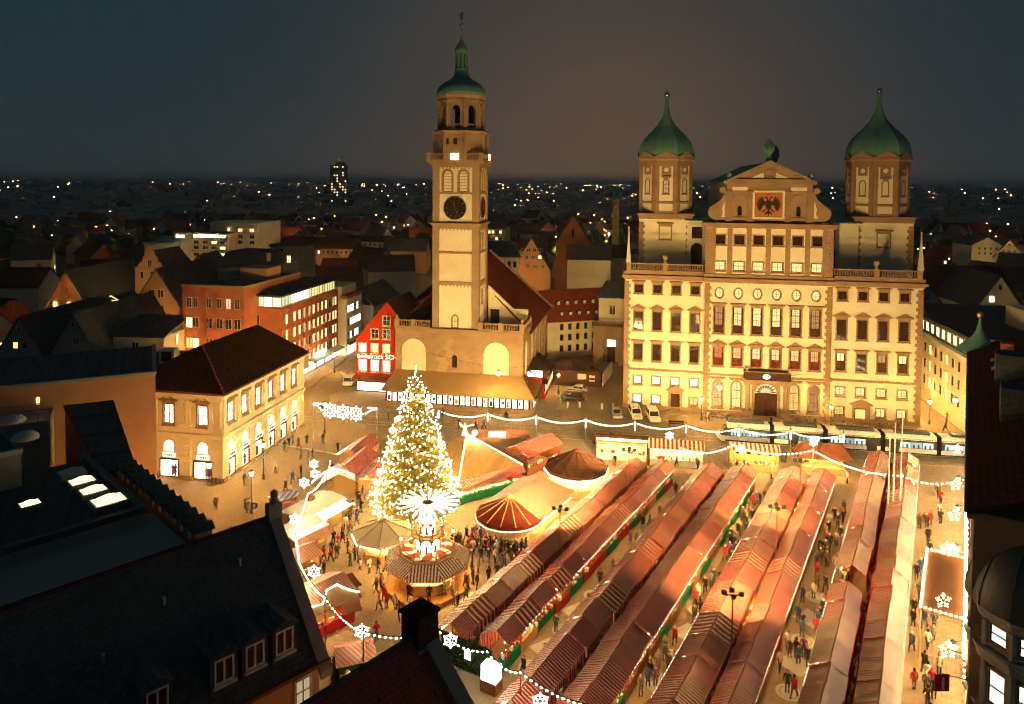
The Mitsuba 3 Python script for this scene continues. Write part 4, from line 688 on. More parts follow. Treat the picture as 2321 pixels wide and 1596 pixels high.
for i, x in enumerate((-2.5, -4.55, -6.55, -10.5)):
    yf = -6.2; zb = 10.72
    o_ = (go[0] + x * math.cos(math.radians(56)) - yf * math.sin(math.radians(56)), go[1] + x * math.sin(math.radians(56)) + yf * math.cos(math.radians(56)), 0)
    k = put(gh, 'dormer', MB(o_, 56).ext(Polygon([(-.85, zb - 1.0), (.85, zb - 1.0), (.85, zb + 1.75), (0, zb + 2.15), (-.85, zb + 1.75)]).difference(rect(0, zb + .75, 1.15, 1.5)), 0, .12).box(-.85, -.72, .122, 2.4, zb - .8, zb + 1.7).box(.72, .85, .122, 2.4, zb - .8, zb + 1.7).slab([(-1.0, -.2, zb + 1.75), (0, -.2, zb + 2.25), (0, 2.6, zb + 2.25), (-1.0, 2.6, zb + 1.75)], .1).slab([(0, -.2, zb + 2.25), (1.0, -.2, zb + 1.75), (1.0, 2.6, zb + 1.75), (0, 2.6, zb + 2.25)], .1), 'roof_dark')
    put(k, 'window_frame', MB(o_, 56).ext(rect(0, zb + .75, 1.25, 1.6).difference(unary_union([rect(-.29, zb + .75, .46, 1.35), rect(.29, zb + .75, .46, 1.35)])), -.05, .05), 'white_paint'); put(k, 'pane', MB(o_, 56).box(-.6, .6, .06, .1, zb, zb + 1.5), 'dark_glass'); put(k, 'sill', MB(o_, 56).box(-.75, .75, -.25, -.051, zb - .15, zb - .05), 'white_paint')
for j in range(3): put(gh, 'snow_guard', MB(go, 56).tube([(-14, -HW + .75 + .02 * j, ZE + .95 + .09 * j), (-.8, -HW + .75 + .02 * j, ZE + .95 + .09 * j)], .022, 4), 'dark_metal')
for x, y_ in ((-8.6, -2.0), (-3.4, -1.6), (-12.5, -3.2)): put(gh, 'roof_vent', MB(go, 56).lathe([(.12, ZR + y_ * 1.11 - .3), (.1, ZR + y_ * 1.11 + .35), (.16, ZR + y_ * 1.11 + .38), (.02, ZR + y_ * 1.11 + .5)], (x, y_), 8), 'steel')
window(gh, (go[0] + (HW - .5) * math.sin(math.radians(56)), go[1] - (HW - .5) * math.cos(math.radians(56)), 0), 56, -1.3, 7.6, 1.1, 1.7, lit=(.35, .28, .16), bars=(1, 1), mat='white_paint', bar='white_paint', t=.12, deep=.05)
sg_ = thing('chimney_house', 'small dark red tiled roof with a stout chimney at the bottom centre of the photo', 'house')
bo = (-13.2, 42.6, 0); ba = 60.0
k = put(sg_, 'roof', MB(bo, ba).slab([(-40, -3.7, 10.9), (0, -3.7, 10.9), (0, 0, 14.0), (-40, 0, 14.0)], .25).slab([(-40, 0, 14.0), (0, 0, 14.0), (0, 3.7, 10.9), (-40, 3.7, 10.9)], .25), 'roof_front'); put(k, 'ridge_tiles', MB(bo, ba).tube([(-40, 0, 14.05), (-.3, 0, 14.05)], .14, 6), 'roof_dark')
put(sg_, 'gable_coping', MB(bo, ba).slab([(-.7, -4.2, 10.6), (.3, -4.2, 10.6), (.3, 0, 14.3), (-.7, 0, 14.3)], .5).slab([(-.7, 0, 14.3), (.3, 0, 14.3), (.3, 4.2, 10.6), (-.7, 4.2, 10.6)], .5), 'grey_plaster')
put(sg_, 'wall', MB(bo, ba).ext(Polygon([(-3.3, 0), (3.3, 0), (3.3, 10.8), (0, 13.7), (-3.3, 10.8)]), -39, -.1, 'yz'), 'brick')
for i in range(14): put(sg_, 'snow_hook', MB(bo, ba).box(-1.6 - 1.1 * i, -1.54 - 1.1 * i, -2.6 + (i % 2) * 1.1, -2.45 + (i % 2) * 1.1, 11.75 + (i % 2) * .92, 12.0 + (i % 2) * .92), 'dark_metal')
put(sg_, 'flashing', MB(bo, ba).box(-1.38, .38, -.83, .93, 12.9, 13.55), 'steel')
put(sg_, 'chimney', MB(bo, ba).box(-1.3, .3, -.75, .85, 13.0, 15.3).box(-1.4, .4, -.85, .95, 15.302, 15.5), 'roof_brown')
# ================================================================== houses with a gable, office blocks and the far town
def gabled(name, label, x, y, ang, w, d, ze, zr, wall='grey_plaster', roof='roof_dark', wins=(), group=None, cat='house', over=.4, chimney=False):
    k = thing(name, label, cat, group); o = (x, y, 0)
    put(k, 'wall', MB(o, ang).ext(Polygon([(-w / 2, 0), (w / 2, 0), (w / 2, ze), (0, zr - .35), (-w / 2, ze)]), 0, d), wall)
    s = (zr - ze) / (w / 2)
    r = MB(o, ang).slab([(-w / 2 - over, -over, ze - s * over), (0, -over, zr), (0, d + over, zr), (-w / 2 - over, d + over, ze - s * over)], .3).slab([(w / 2 + over, -over, ze - s * over), (w / 2 + over, d + over, ze - s * over), (0, d + over, zr), (0, -over, zr)], .3)
    r = put(k, 'roof', r, roof)
    if chimney: put(r, 'chimney', MB(o, ang).box(w * .12, w * .12 + .9, d * .3, d * .3 + .9, zr - 2, zr + .9), 'brick')
    plain_windows(k, o, ang, wins)
    return k
DK = None
gabled('gabled_house', 'dark house with a pale pointed gable and one small orange-lit window, far left edge', -112.0, 112.8, 8, 9.0, 26, 9.6, 16.6, wins=[(-.9, 11.2, .9, 1.1, (1.6, .7, .2)), (.9, 11.2, .9, 1.0, DK), (-.2, 14.2, .6, .6, DK)])
gabled('gabled_house', 'dark house with a pale pointed gable, second from the far left edge', -102.6, 114.8, 8, 8.6, 26, 10.2, 17.2, wins=[(.4, 12.0, 1.1, 1.4, DK), (-.1, 15.0, .6, .7, DK)])
wb = thing('low_white_annexe', 'low pale building with dark roof and rooftop cooling unit, behind the blank orange wall', 'building')
put(wb, 'wall', MB((-89.0, 121.3, 0), 6).box(-10, 0, 0, 9, 0, 12).box(-10, -.0, -8, -.002, 0, 8.0).box(.002, 9, -16, -1, 0, 9.6), 'plaster'); put(wb, 'roof', MB((-89.0, 121.3, 0), 6).slab([(-10.4, -.4, 12.1), (.3, -.4, 12.1), (.3, 9, 14.5), (-10.4, 9, 14.5)], .25).box(-10, 0, -8, 0, 8.01, 8.2).box(0.1, 9, -16, -1, 9.62, 9.8), 'roof_dark')
plain_windows(wb, (-89.0, 121.3, 0), 6, [(-5.6, 10.0, 1.2, 1.6, DK), (-2.9, 9.8, .7, 1.1, DK)]); plain_windows(wb, (-89.0, 121.3, 0), 96, [(4.5, 10.6, .8, 1.8, (.9, 1.2, .5))])
put(wb, 'cooling_unit', MB((-81.5, 112.5, 9.8), 6).box(-1.3, 1.3, -1.0, 1.0, 0, 2.4), 'lamp_body'); put(wb, 'fan_grille', MB((-81.5, 112.5, 9.8), 6).box(-.9, .9, -1.06, -1.002, .4, 2.1), 'black')
gabled('floodlit_gable_house', 'orange floodlit house with a sharp gable and dark roof, left of the brick office', -111.9, 150.0, 6, 11.2, 24, 12.6, 20.8, 'orange_plaster', 'roof_dark', [(-1.1, 15.0, 1.4, 1.7, DK), (1.1, 15.0, 1.4, 1.7, DK), (-1.1, 11.4, 1.4, 1.7, DK), (1.1, 11.4, 1.4, 1.7, DK)], over=.3)
th_ = gabled('timbered_gable_house', 'red half-timbered gable with lit windows below, far left', -154.0, 170.0, 6, 13.0, 30, 6.0, 16.8, 'brick', 'roof_dark', [(-3.2, 7.4, 1.2, 1.6, WARM), (.6, 7.4, 1.2, 1.6, WARM), (3.6, 7.4, 1.1, 1.6, WARM), (0, 11.4, .9, 1.6, DK)])
for x in (-4.2, -2.1, 0, 2.1, 4.2): put(th_, 'timber', MB((-154.0, 170.0, 0), 6).box(x - .16, x + .16, -.1, -.002, 5.5, 16.0 - 1.66 * abs(x)), 'tan_wood')
for z, w_ in ((8.9, 4.4), (12.9, 2.0)): put(th_, 'timber', MB((-154.0, 170.0, 0), 6).box(-w_, w_, -.12, -.101, z - .15, z + .15), 'tan_wood')
put(th_, 'porch_lamp', MB((-146.5, 168.5, 6.0)).ball((0, 0, 0), .3, 1), 'black', emit=(3, 2.4, 1.2))
bq = thing('curved_gable_house', 'pink house with a curved baroque gable, lit orange from below, left of the pale office', 'house')
pg = Polygon([(-4.6, 0), (4.6, 0), (4.6, 15.6), (3.8, 15.7), (3.5, 16.6), (2.4, 17.2), (2.2, 18.6), (1.4, 19.2), (1.1, 20.6), (0, 21.6), (-1.1, 20.6), (-1.4, 19.2), (-2.2, 18.6), (-2.4, 17.2), (-3.5, 16.6), (-3.8, 15.7), (-4.6, 15.6)])
put(bq, 'wall', MB((-143.8, 190, 0), 6).ext(pg, 0, .6).box(-4.5, 4.5, .602, 16, 0, 15), 'orange_plaster'); put(bq, 'roof', MB((-143.8, 190, 0), 6).slab([(-4.8, .6, 14.8), (0, .6, 20.4), (0, 16, 20.4), (-4.8, 16, 14.8)], .3).slab([(4.8, .6, 14.8), (4.8, 16, 14.8), (0, 16, 20.4), (0, .6, 20.4)], .3), 'roof_dark')
plain_windows(bq, (-143.8, 190, 0), 6, [(0, 16.6, 1.2, 1.9, DK), (-2.4, 13.2, .9, 1.8, DK), (.6, 13.3, 1.0, 1.8, DK)]); put(bq, 'cornice', MB((-143.8, 190, 0), 6).box(-4.9, 4.9, -.3, -.002, 15.2, 15.6), 'sandstone')
yp = thing('lit_pediment_house', 'low house with a small triangular pediment outlined in warm light, far left', 'house')
put(yp, 'wall', MB((-136.2, 165, 0)).box(-2.6, 2.6, 0, 8, 0, 9.9), 'plaster'); put(yp, 'pediment_light', MB((-136.2, 165, 0)).ext(tri(0, 9.95, 5.6, 1.4).difference(tri(0, 10.15, 4.0, .95)), -.2, 0), 'black', emit=(1.3, .7, .25)); put(yp, 'roof', MB((-136.2, 165, 0)).slab([(-2.9, .05, 9.9), (0, .05, 11.3), (0, 8, 11.3), (-2.9, 8, 9.9)], .1).slab([(2.9, .05, 9.9), (2.9, 8, 9.9), (0, 8, 11.3), (0, .05, 11.3)], .1), 'roof_dark')
# brick office
bo_ = thing('brick_office', 'large red brick office block with a glazed lit top floor, behind the corner store', 'office')
m = MB().box(-90.2, -76.9, 128.6, 152, 0, 20.4).box(-85.2, -84.9, 128.5, 128.598, 0, 20.4); put(bo_, 'wall', m, 'brick', label='taller left wing of the brick office'); put(bo_, 'parapet', MB().box(-90.4, -76.7, 128.4, 128.75, 20.402, 20.95).box(-77.0, -76.7, 128.752, 152, 20.402, 20.95), 'sandstone'); put(bo_, 'roof', MB().box(-90, -77, 128.76, 152, 20.41, 20.5), 'roof_dark')
put(bo_, 'roof_housing', MB().box(-84.5, -78.5, 140, 146, 20.5, 23), 'orange_plaster'); put(bo_, 'roof_housing', MB().box(-88.5, -86, 138, 150, 20.5, 22.2), 'grey_plaster')
put(bo_, 'wall', MB().box(-84, -71.5, 133.5, 160, 0, 15.9), 'brick')
gl = put(bo_, 'glazed_storey', MB().box(-79.8, -72.0, 134.0, 159.5, 15.902, 16.2).box(-79.8, -72.0, 134.0, 159.5, 18.0, 18.3), 'white_paint'); put(bo_, 'roof', MB().box(-80.3, -71.2, 133.0, 161.5, 18.302, 18.6), 'roof_dark')
r = random.Random(8)
for i in range(4):
    x = -79.6 + 1.9 * i; put(gl, 'pane', MB().box(x + .06, x + 1.84, 134.1, 134.2, 16.2, 18.0), 'black', emit=[(3, 3.4, 2.9), (.7, .65, .4), (2.2, 2.4, 2.0), (.9, .85, .55)][i]); put(gl, 'mullion', MB().box(x - .06, x + .06, 134.0, 134.25, 16.2, 18.0), 'white_paint')
for i in range(19):
    y = 134.4 + 1.32 * i; put(gl, 'pane', MB().box(-72.2, -72.1, y + .06, y + 1.26, 16.2, 18.0), 'black', emit=(.6, .6, .35) if i < 3 else (2.6, 3.1, 2.6) if i < 9 else r.choice([(.9, .6, .22), (1.2, .8, .3), (.5, .4, .18)])); put(gl, 'mullion', MB().box(-72.25, -72.0, y - .06, y + .06, 16.2, 18.0), 'tan_wood')
put(bo_, 'wall', MB().box(-80.5, -79.9, 132.9, 134.2, 12.5, 20.3), 'pale_stone', label='pale lit edge between the two wings')
for j, z in enumerate((17.4, 13.4, 9.4)):
    for i, x in enumerate((-88.7, -87.3, -84.4, -83.9 + 1.8, -80.2, -78.3)):
        lit = [DK, DK, DK, DK, (1.1, .5, .3), DK, (2, 1.5, .6), DK, DK, DK, DK, DK, (1, .6, .2), (1.5, 1.2, .5), DK, DK, DK, (1.2, .9, .4)][j * 6 + i]
        if j == 0: plain_windows(bo_, (0, 128.6, 0), 0, [(x, z, .95, 1.9, lit)])
        else: plain_windows(bo_, (0, 128.6, 0), 0, [(x - .35, z, .6, 1.9, lit), (x + .35, z, .6, 1.9, lit)])
r = random.Random(11)
for j, z in enumerate((13.5, 10.3, 7.1, 3.9)):
    for y in (135.3, 138.6, 140.8, 143.0, 145.3, 147.3, 149.5, 151.5, 153.5, 155.5, 157.3, 158.6): plain_windows(bo_, (-71.5, 0, 0), 90, [(y, z, .85, 1.9, r.choice([(1.1, .75, .28), (.5, .34, .13), None, (1.5, 1.1, .45)]))])
    plain_windows(bo_, (0, 133.5, 0), 0, [(-77.6, z, .5, 1.9, DK), (-76.7, z, .5, 1.9, DK)])
for y in (137, 141, 145, 149, 153, 157): put(bo_, 'shop_window', MB((-71.5, 0, 0), 90).box(y, y + 3.2, -.1, .02, .4, 2.2), 'black', emit=(4, 3.8, 3.0), wt=.5)
put(bo_, 'shop_sign', MB((-71.5, 0, 0), 90).box(146.5, 152, -.9, -.6, 3.2, 3.9), 'black', emit=(3, 3, 2.6)); put(bo_, 'awning', MB((-71.5, 0, 0), 90).slab([(137, -1.8, 2.4), (160, -1.8, 2.4), (160, 0, 3.0), (137, 0, 3.0)], .12), 'white_paint')
o2 = thing('ribbon_window_office', 'narrow cream office with four rows of cold white windows, beside the red gabled house', 'office')
put(o2, 'wall', MB().box(-79, -69.5, 160.4, 169.5, 0, 13.6).box(-79, -71, 161, 169.5, 13.602, 16.4), 'plaster'); put(o2, 'balcony', MB().box(-71.0, -69.3, 160.3, 169.6, 13.602, 14.3), 'brick')
r = random.Random(2)
for j, z in enumerate((11.2, 8.0, 4.8)):
    for i in range(6): plain_windows(o2, (-69.5, 0, 0), 90, [(161.4 + 1.35 * i, z, 1.0, 1.7, r.choice([(1.7, 2.3, 2.1), (1.2, 1.7, 1.5), None, (1.9, 2.4, 2.2)]))])
put(o2, 'shop_window', MB((-69.5, 0, 0), 90).box(161, 169, -.06, .02, .3, 2.6), 'black', emit=(2.6, 2.4, 1.7), wt=.4); put(o2, 'canopy', MB().box(-69.5, -68.4, 160.4, 169.5, 2.8, 3.0), 'dark_metal')
o3 = thing('grey_street_house', 'grey house with plain windows behind the red gabled house', 'house'); put(o3, 'wall', MB().box(-76, -67.0, 171, 190, 0, 10.5), 'grey_plaster'); put(o3, 'roof', MB().slab([(-66.6, 170.6, 10.4), (-66.6, 190, 10.4), (-71.5, 190, 14.5), (-71.5, 170.6, 14.5)], .3).slab([(-76.4, 170.6, 10.4), (-71.5, 170.6, 14.5), (-71.5, 190, 14.5), (-76.4, 190, 10.4)], .3), 'roof_dark')
plain_windows(o3, (-67.0, 0, 0), 90, [(173 + 2.2 * i, z, .9, 1.5, [DK, (.9, 1.1, 1.0), DK][(i + int(z)) % 3]) for i in range(7) for z in (5.0, 8.2)])
# pale office with a lit top floor, far left middle
po = thing('pale_office', 'pale five-storey office with a row of white lit windows under its roof, far left middle', 'office')
put(po, 'wall', MB().box(-193, -168, 270, 288, 0, 19.2), 'plaster'); put(po, 'roof', MB().box(-193.4, -167.6, 269.6, 288, 19.202, 19.6), 'roof_dark'); put(po, 'wall', MB().box(-179.5, -157, 275, 292, 0, 23.6).box(-167.9, -157, 274, 274.998, 0, 22.9), 'plaster', label='taller stair tower wing of the pale office')
plain_windows(po, (0, 270, 0), 0, [(-191.4 + 1.5 * i, 17.6, 1.2, 1.3, (2.0, 2.2, 1.7)) for i in range(3)] + [(-183.4 + 1.5 * i, 18.0, 1.2, 1.3, (2.0, 2.2, 1.7) if i < 8 else (1.2, 1.2, .8)) for i in range(10)])
plain_windows(po, (0, 270, 0), 0, [(x, z, 2.3, 1.2, {(-174.6, 15.4): (1.3, 1.2, .5), (-170.7, 13.2): (1.4, 1.1, .5), (-170.7, 10.4): (1.6, 1.3, .5), (-174.6, 10.4): (1.1, .9, .4), (-182.7, 7.6): (1.5, 1.1, .6)}.get((x, z))) for x in (-182.7, -178.6, -174.6, -170.7) for z in (15.4, 13.2, 10.4, 7.6)])
put(po, 'facade_band', MB((0, 270, 0)).box(-184.7, -168.1, -.12, -.002, 16.6, 16.9).box(-184.7, -168.1, -.12, -.002, 14.0, 14.3).box(-184.7, -168.1, -.12, -.002, 11.7, 12.0), 'pale_stone', kind='stuff')
plain_windows(po, (0, 274, 0), 0, [(x, z, 2.0, 1.4, (1.0, .62, .25) if z > 20 else DK) for x in (-165.3, -160.0) for z in (20.4, 17.8, 15.4)] + [(-170.5, 20.6, .9, 1.4, WARM)])
gt = thing('teal_villa', 'pale greenish villa with arched lit windows and a glass roof, left of the pale office', 'villa'); put(gt, 'wall', MB().box(-203, -190, 265, 280, 0, 14.5), 'grey_plaster'); put(gt, 'roof', MB().box(-203.5, -189.5, 264.5, 281, 14.502, 15.2).slab([(-200, 265, 15.2), (-192, 265, 15.2), (-193.5, 270, 17.8), (-198.5, 270, 17.8)], .2), 'copper')
for x in (-200.5, -196.5, -192.5): put(gt, 'window', MB((0, 265, 0)).ext(arch(x, 11.6, 2.0, 1.8), -.1, .02), 'black', emit=(.75, 1.0, .5))
for x in (-197, -192.5): put(gt, 'window', MB((0, 265, 0)).ext(rect(x, 7.5, 1.5, 1.6), -.1, .02), 'black', emit=(.5, .8, .45))
lo = gabled('long_orange_block', 'long low apartment row with orange-lit walls, far back left of the bell tower', -152.0, 292.0, 96, 8, 1, 11.5, 15.0, 'orange_plaster', 'roof_brown'); 
put(lo, 'wall', MB((-157, 290, 0), 6).box(0, 34, 0, 9, 0, 12.2), 'orange_plaster'); put(lo, 'roof', MB((-157, 290, 0), 6).slab([(-.5, -.5, 12.0), (34.5, -.5, 12.0), (34.5, 4.5, 16.5), (-.5, 4.5, 16.5)], .3).slab([(-.5, 4.5, 16.5), (34.5, 4.5, 16.5), (34.5, 9.5, 12), (-.5, 9.5, 12)], .3), 'roof_brown')
plain_windows(lo, (-157, 290, 0), 6, [(6 + 2.0 * i, 10.3, .9, 1.3, r.choice([DK, DK, (1.4, 1.0, .5)])) for i in range(14)])
l2 = thing('lit_terrace_block', 'long terrace with a pale brightly lit wall, far back left of the bell tower', 'house'); put(l2, 'wall', MB((-143, 330, 0), 6).box(0, 26, 0, 8, 0, 12), 'plaster'); put(l2, 'roof', MB((-143, 330, 0), 6).slab([(-.5, -.5, 12), (26.5, -.5, 12), (26.5, 4, 14.5), (-.5, 4, 14.5)], .3), 'roof_brown'); plain_windows(l2, (-143, 330, 0), 6, [(2 + 2.4 * i, 10.4, .9, 1.0, DK) for i in range(10)])
ms = thing('mansard_house', 'dark house with a steep mansard roof behind the brick office', 'house'); put(ms, 'wall', MB().box(-114, -99.5, 178, 192, 0, 18.2), 'grey_plaster'); put(ms, 'roof', MB().slab([(-114.4, 177.6, 18.2), (-99.2, 177.6, 18.2), (-101, 180, 22.0), (-112.6, 180, 22.0)], .3).slab([(-112.6, 180, 22), (-101, 180, 22), (-101, 190, 22), (-112.6, 190, 22)], .3), 'roof_dark'); plain_windows(ms, (-99.5, 0, 0), 90, [(180, 16.5, .9, 1.8, (1, 1.2, .5))])
gy = thing('grey_tower_house', 'tall grey house with one warm lit window, behind the brick office', 'house'); put(gy, 'wall', MB().box(-103, -94.5, 186, 196, 0, 23), 'grey_plaster'); put(gy, 'roof', MB().box(-103.4, -94, 185.6, 196.4, 23.002, 23.6), 'roof_dark'); plain_windows(gy, (0, 186, 0), 0, [(-97.5, 19.6, 1.2, 1.9, (1.6, .9, .4)), (-101, 22, .8, .8, DK), (-99.5, 22, .8, .8, DK)])
# behind the church and between tower and town hall
hh = gabled('hotel_gable_house', 'cream house with a pointed gable and a small trio of windows, right of the church', -26.3, 169.4, 16, 6.6, 16, 9.4, 15.4, 'plaster', 'roof_brown', [(0, 12.2, 1.2, 1.2, DK), (-1.8, 7.6, 1.0, 1.9, DK), (1.6, 7.6, 1.0, 1.9, DK), (-1.8, 4.0, 1.0, 1.9, DK), (1.6, 4.0, 1.0, 1.9, DK)]); sign(hh, 'HOTEL', (-26.3, 169.4, 0), 16, -1.6, 5.6, .7, 'dark_wood')
h2 = thing('hotel_row_house', 'long cream house with red roof and two rows of dormers, between church and town hall', 'house'); ho, ha = (-22.6, 168.6, 0), 31.0
put(h2, 'wall', MB(ho, ha).box(0, 17, 0, 11, 0, 9.0).box(-.6, 2.2, -.8, -.002, 0, 8.6), 'plaster'); rf = put(h2, 'roof', MB(ho, ha).slab([(-.3, -.5, 8.8), (17.3, -.5, 8.8), (17.3, 5.5, 15.4), (-.3, 5.5, 15.4)], .3).slab([(-.3, 5.5, 15.4), (17.3, 5.5, 15.4), (17.3, 11.5, 8.8), (-.3, 11.5, 8.8)], .3), 'roof_red')
plain_windows(h2, ho, ha, [(3.4 + 2.1 * i, z, .9, 1.5, (1.4, 1.9, 1.6) if (i, z) == (5, 2.2) else DK) for i in range(7) for z in (2.2, 4.8, 7.3)])
for i in range(5):
    for y, z in ((.6, 9.9), (2.6, 12.2)): k = put(h2, 'dormer', MB(ho, ha).box(3.2 + 2.3 * i, 4.2 + 2.3 * i, y, y + 1.6, z - .4, z + .9), 'roof_brown'); put(k, 'window', MB(ho, ha).box(3.35 + 2.3 * i, 4.05 + 2.3 * i, y - .05, y - .002, z - .1, z + .75), 'white_paint')
ph = thing('portico_building', 'small palace with an arched portico and lit door transom, left behind the town hall', 'palace')
o = (0, 165.5, 0); m = MB(o); holed(m, sbox(-11.9, 0, -3.6, 8.6), [arch(-7.9, 3.3, 3.4, 6.2)], .7); m.box(-11.9, -3.6, 3, 12, 0, 8.6); put(ph, 'wall', m, 'sandstone'); put(ph, 'cornice', MB(o).box(-12.2, -3.4, -.4, 3, 8.602, 9.0), 'trim_stone'); put(ph, 'balustrade_rail', MB(o).box(-11.9, -3.6, -.2, .1, 9.9, 10.1), 'trim_stone')
for i in range(16): put(ph, 'baluster', MB(o).lathe([(.07, 9.0), (.13, 9.3), (.08, 9.9)], (-11.6 + .5 * i, -.05), 6), 'trim_stone')
put(ph, 'upper_storey', MB(o).box(-10.9, -3.6, 3.2, 12, 8.602, 15.2), 'plaster'); put(ph, 'roof', MB(o).slab([(-11.4, 2.7, 15.2), (-3.4, 2.7, 15.2), (-4.5, 7, 18.5), (-9.5, 7, 18.5)], .3), 'roof_dark'); plain_windows(ph, (0, 168.7, 0), 0, [(-7.8, 12.2, 1.3, 2.1, DK)])
k = put(ph, 'door', MB(o).box(-8.8, -7.0, 2.7, 2.98, 0, 3.6), 'dark_wood'); put(k, 'transom', MB(o).box(-8.8, -7.0, 2.8, 2.95, 3.7, 5.2), 'black', emit=(3, 3.6, 3.2), wt=.2); put(ph, 'portico_arch', MB(o).ext(arch(-7.9, 3.5, 4.4, 7.0).difference(arch(-7.9, 3.3, 3.4, 6.2)), -.15, -.002), 'trim_stone')
gabled('pink_gable_house', 'orange pink house with three rows of white windows in its gable, behind the church', -36.6, 230, 6, 12, 18, 13.5, 23.7, 'orange_plaster', 'roof_dark', [(-2.8 + 1.9 * i, 19.6, 1.0, 1.1, DK) for i in range(4)] + [(-3.6 + 2.1 * i, 17.3, 1.0, 1.1, WARM if i == 3 else DK) for i in range(4)] + [(-1.2 + 2.5 * i, 14.4, 1.0, 1.1, DK) for i in range(3)])
bc = thing('corner_town_house', 'cream town house with a dark roof just right of the bell tower shaft', 'house'); put(bc, 'wall', MB((-47.5, 215, 0), 10).box(-10, 9.5, 0, 14, 0, 18.8), 'plaster'); put(bc, 'roof', MB((-47.5, 215, 0), 10).slab([(-10.4, -.4, 18.8), (9.9, -.4, 18.8), (8, 7, 23), (-10.4, 7, 23)], .3), 'roof_dark'); plain_windows(bc, (-47.5, 215, 0), 10, [(3 + 1.7 * i, z, .9, 1.9, DK) for i in range(4) for z in (16.4, 12.6)])
mc = gabled('monastery_church', 'dark brick church gable with a tall pointed window, between bell tower and town hall', -26.3, 260, 6, 12.4, 34, 19.8, 29.6, 'brick', 'roof_dark', [], cat='church'); put(mc, 'window', MB((-26.3, 260, 0), 6).ext(arch(0, 14.5, 1.5, 9.5), -.1, .02), 'dark_glass'); put(mc, 'buttress', MB((-26.3, 260, 0), 6).box(-6.4, -5.4, -1.4, -.002, 0, 15), 'brick'); put(mc, 'window', MB((-26.3, 260, 0), 6).ext(arch(0, 23.3, .7, 3), -.1, .02), 'black')
gabled('white_far_house', 'pale apartment house with a dark roof right of the monastery church', -12.0, 240, 96, 8, 14, 17, 21, 'plaster', 'roof_dark', [], cat='house'); 
ab = thing('lit_apartment_block', 'apartment block with orange-lit balconies right behind the bell tower', 'apartment block'); put(ab, 'wall', MB().box(-78, -59, 300, 312, 0, 21.5), 'plaster'); put(ab, 'roof', MB().slab([(-78.3, 299.5, 21.6), (-58.6, 299.5, 21.6), (-58.6, 306, 25), (-78.3, 306, 25)], .3), 'roof_dark'); plain_windows(ab, (0, 300, 0), 0, [(-65.8 + 1.6 * i, z, 1.1, 1.2, r.choice([WARM, (1.2, .8, .4), DK])) for i in range(4) for z in (20, 17.2, 14.8)]); put(ab, 'balcony', MB((0, 300, 0)).box(-70, -59, -1.2, -.002, 15.9, 16.2).box(-70, -59, -1.2, -.002, 18.4, 18.7), 'pale_stone', kind='stuff')
cf = thing('far_church_tower', 'slim church tower with a clock and pointed cap, far off left of the town hall', 'tower'); put(cf, 'shaft', MB((-18.2, 420, 0)).box(-1.9, 1.9, -1.9, 1.9, 0, 31), 'sandstone'); put(cf, 'cap', MB((-18.2, 420, 0)).lathe([(2.4, 31), (2.3, 32.2), (1.0, 34.0), (1.1, 35.2), (.3, 36.2), (.05, 38)], (0, 0), 8), 'copper'); put(cf, 'clock_face', MB((-18.2, 418.1, 0)).ext(oval(0, 27.6, 2, 2), -.15, 0), 'white_paint')
hr = thing('tower_block', 'tall dark tower block with scattered lit windows on the horizon, left of the bell tower', 'tower block'); hx_, hy_ = -366.0, 822.0
put(hr, 'wall', MB((hx_, hy_, 0), 20).box(-10, 10, 0, 16, 0, 58).box(-4, 7, 2, 14, 58.002, 62), 'grey_plaster'); r = random.Random(21)
plain_windows(hr, (hx_, hy_, 0), 20, [(-8 + 3.2 * i, 5 + 3.4 * j, 1.6, 1.5, r.choice([(1.6, 1.0, .4), (1.2, 1.2, .9)])) for i in range(6) for j in range(16) if r.random() < .3], frame='grey_plaster')
# right side
gabled('narrow_gable_house', 'grey house with a plain pointed gable just right of the town hall', 62.3, 175, 4, 9.0, 20, 12, 18.5, 'grey_plaster', 'roof_dark')
gsp = thing('green_gable_roof', 'dark house with a steep gable edged in green copper, right of the town hall', 'house'); put(gsp, 'wall', MB((54.0, 158, 0), 3).ext(Polygon([(-4, 0), (2.6, 0), (2.6, 6), (.6, 16.5), (-4, 7.5)]), 0, 8), 'grey_plaster'); put(gsp, 'roof_edge', MB((54.0, 158, 0), 3).slab([(.3, -.3, 16.8), (.9, -.3, 16.8), (2.9, -.3, 6), (2.5, -.3, 6)], .2), 'copper')
plain_windows(gsp, (54.0, 158, 0), 3, [(-1.6 + 1.5 * i, z, .6, 1.3, (.9, .8, .5) if z > 8 else DK) for i in range(2) for z in (9, 6)])
bs = thing('street_office', 'long office with lit attic floor and yellow-lit street front, right of the town hall', 'office'); put(bs, 'wall', MB().box(53.0, 90, 133.2, 172, 0, 12.6), 'plaster'); put(bs, 'attic', MB().box(54.2, 90, 134.2, 172, 12.602, 15.4), 'grey_plaster'); put(bs, 'roof', MB().box(53.8, 90, 133.8, 172, 15.402, 15.9), 'roof_dark')
plain_windows(bs, (0, 134.2, 0), 0, [(56.7 + 2.9 * i, 14.0, 1.9, 1.8, (2.2, 2.3, 1.6)) for i in range(6)], frame='dark_metal'); plain_windows(bs, (53.0, 0, 0), 270, [(-136.0 - 2.6 * i, z, .9, 1.7, WARM if (i + int(z)) % 3 == 0 else DK) for i in range(11) for z in (10.5, 7.4, 4.3)]); plain_windows(bs, (54.2, 0, 0), 270, [(-136.0 - 2.6 * i, 14.0, 1.4, 1.7, (1.1, 1.2, .7)) for i in range(11)])
put(bs, 'roof_housing', MB().box(66, 78, 140, 150, 15.902, 19.5), 'plaster')
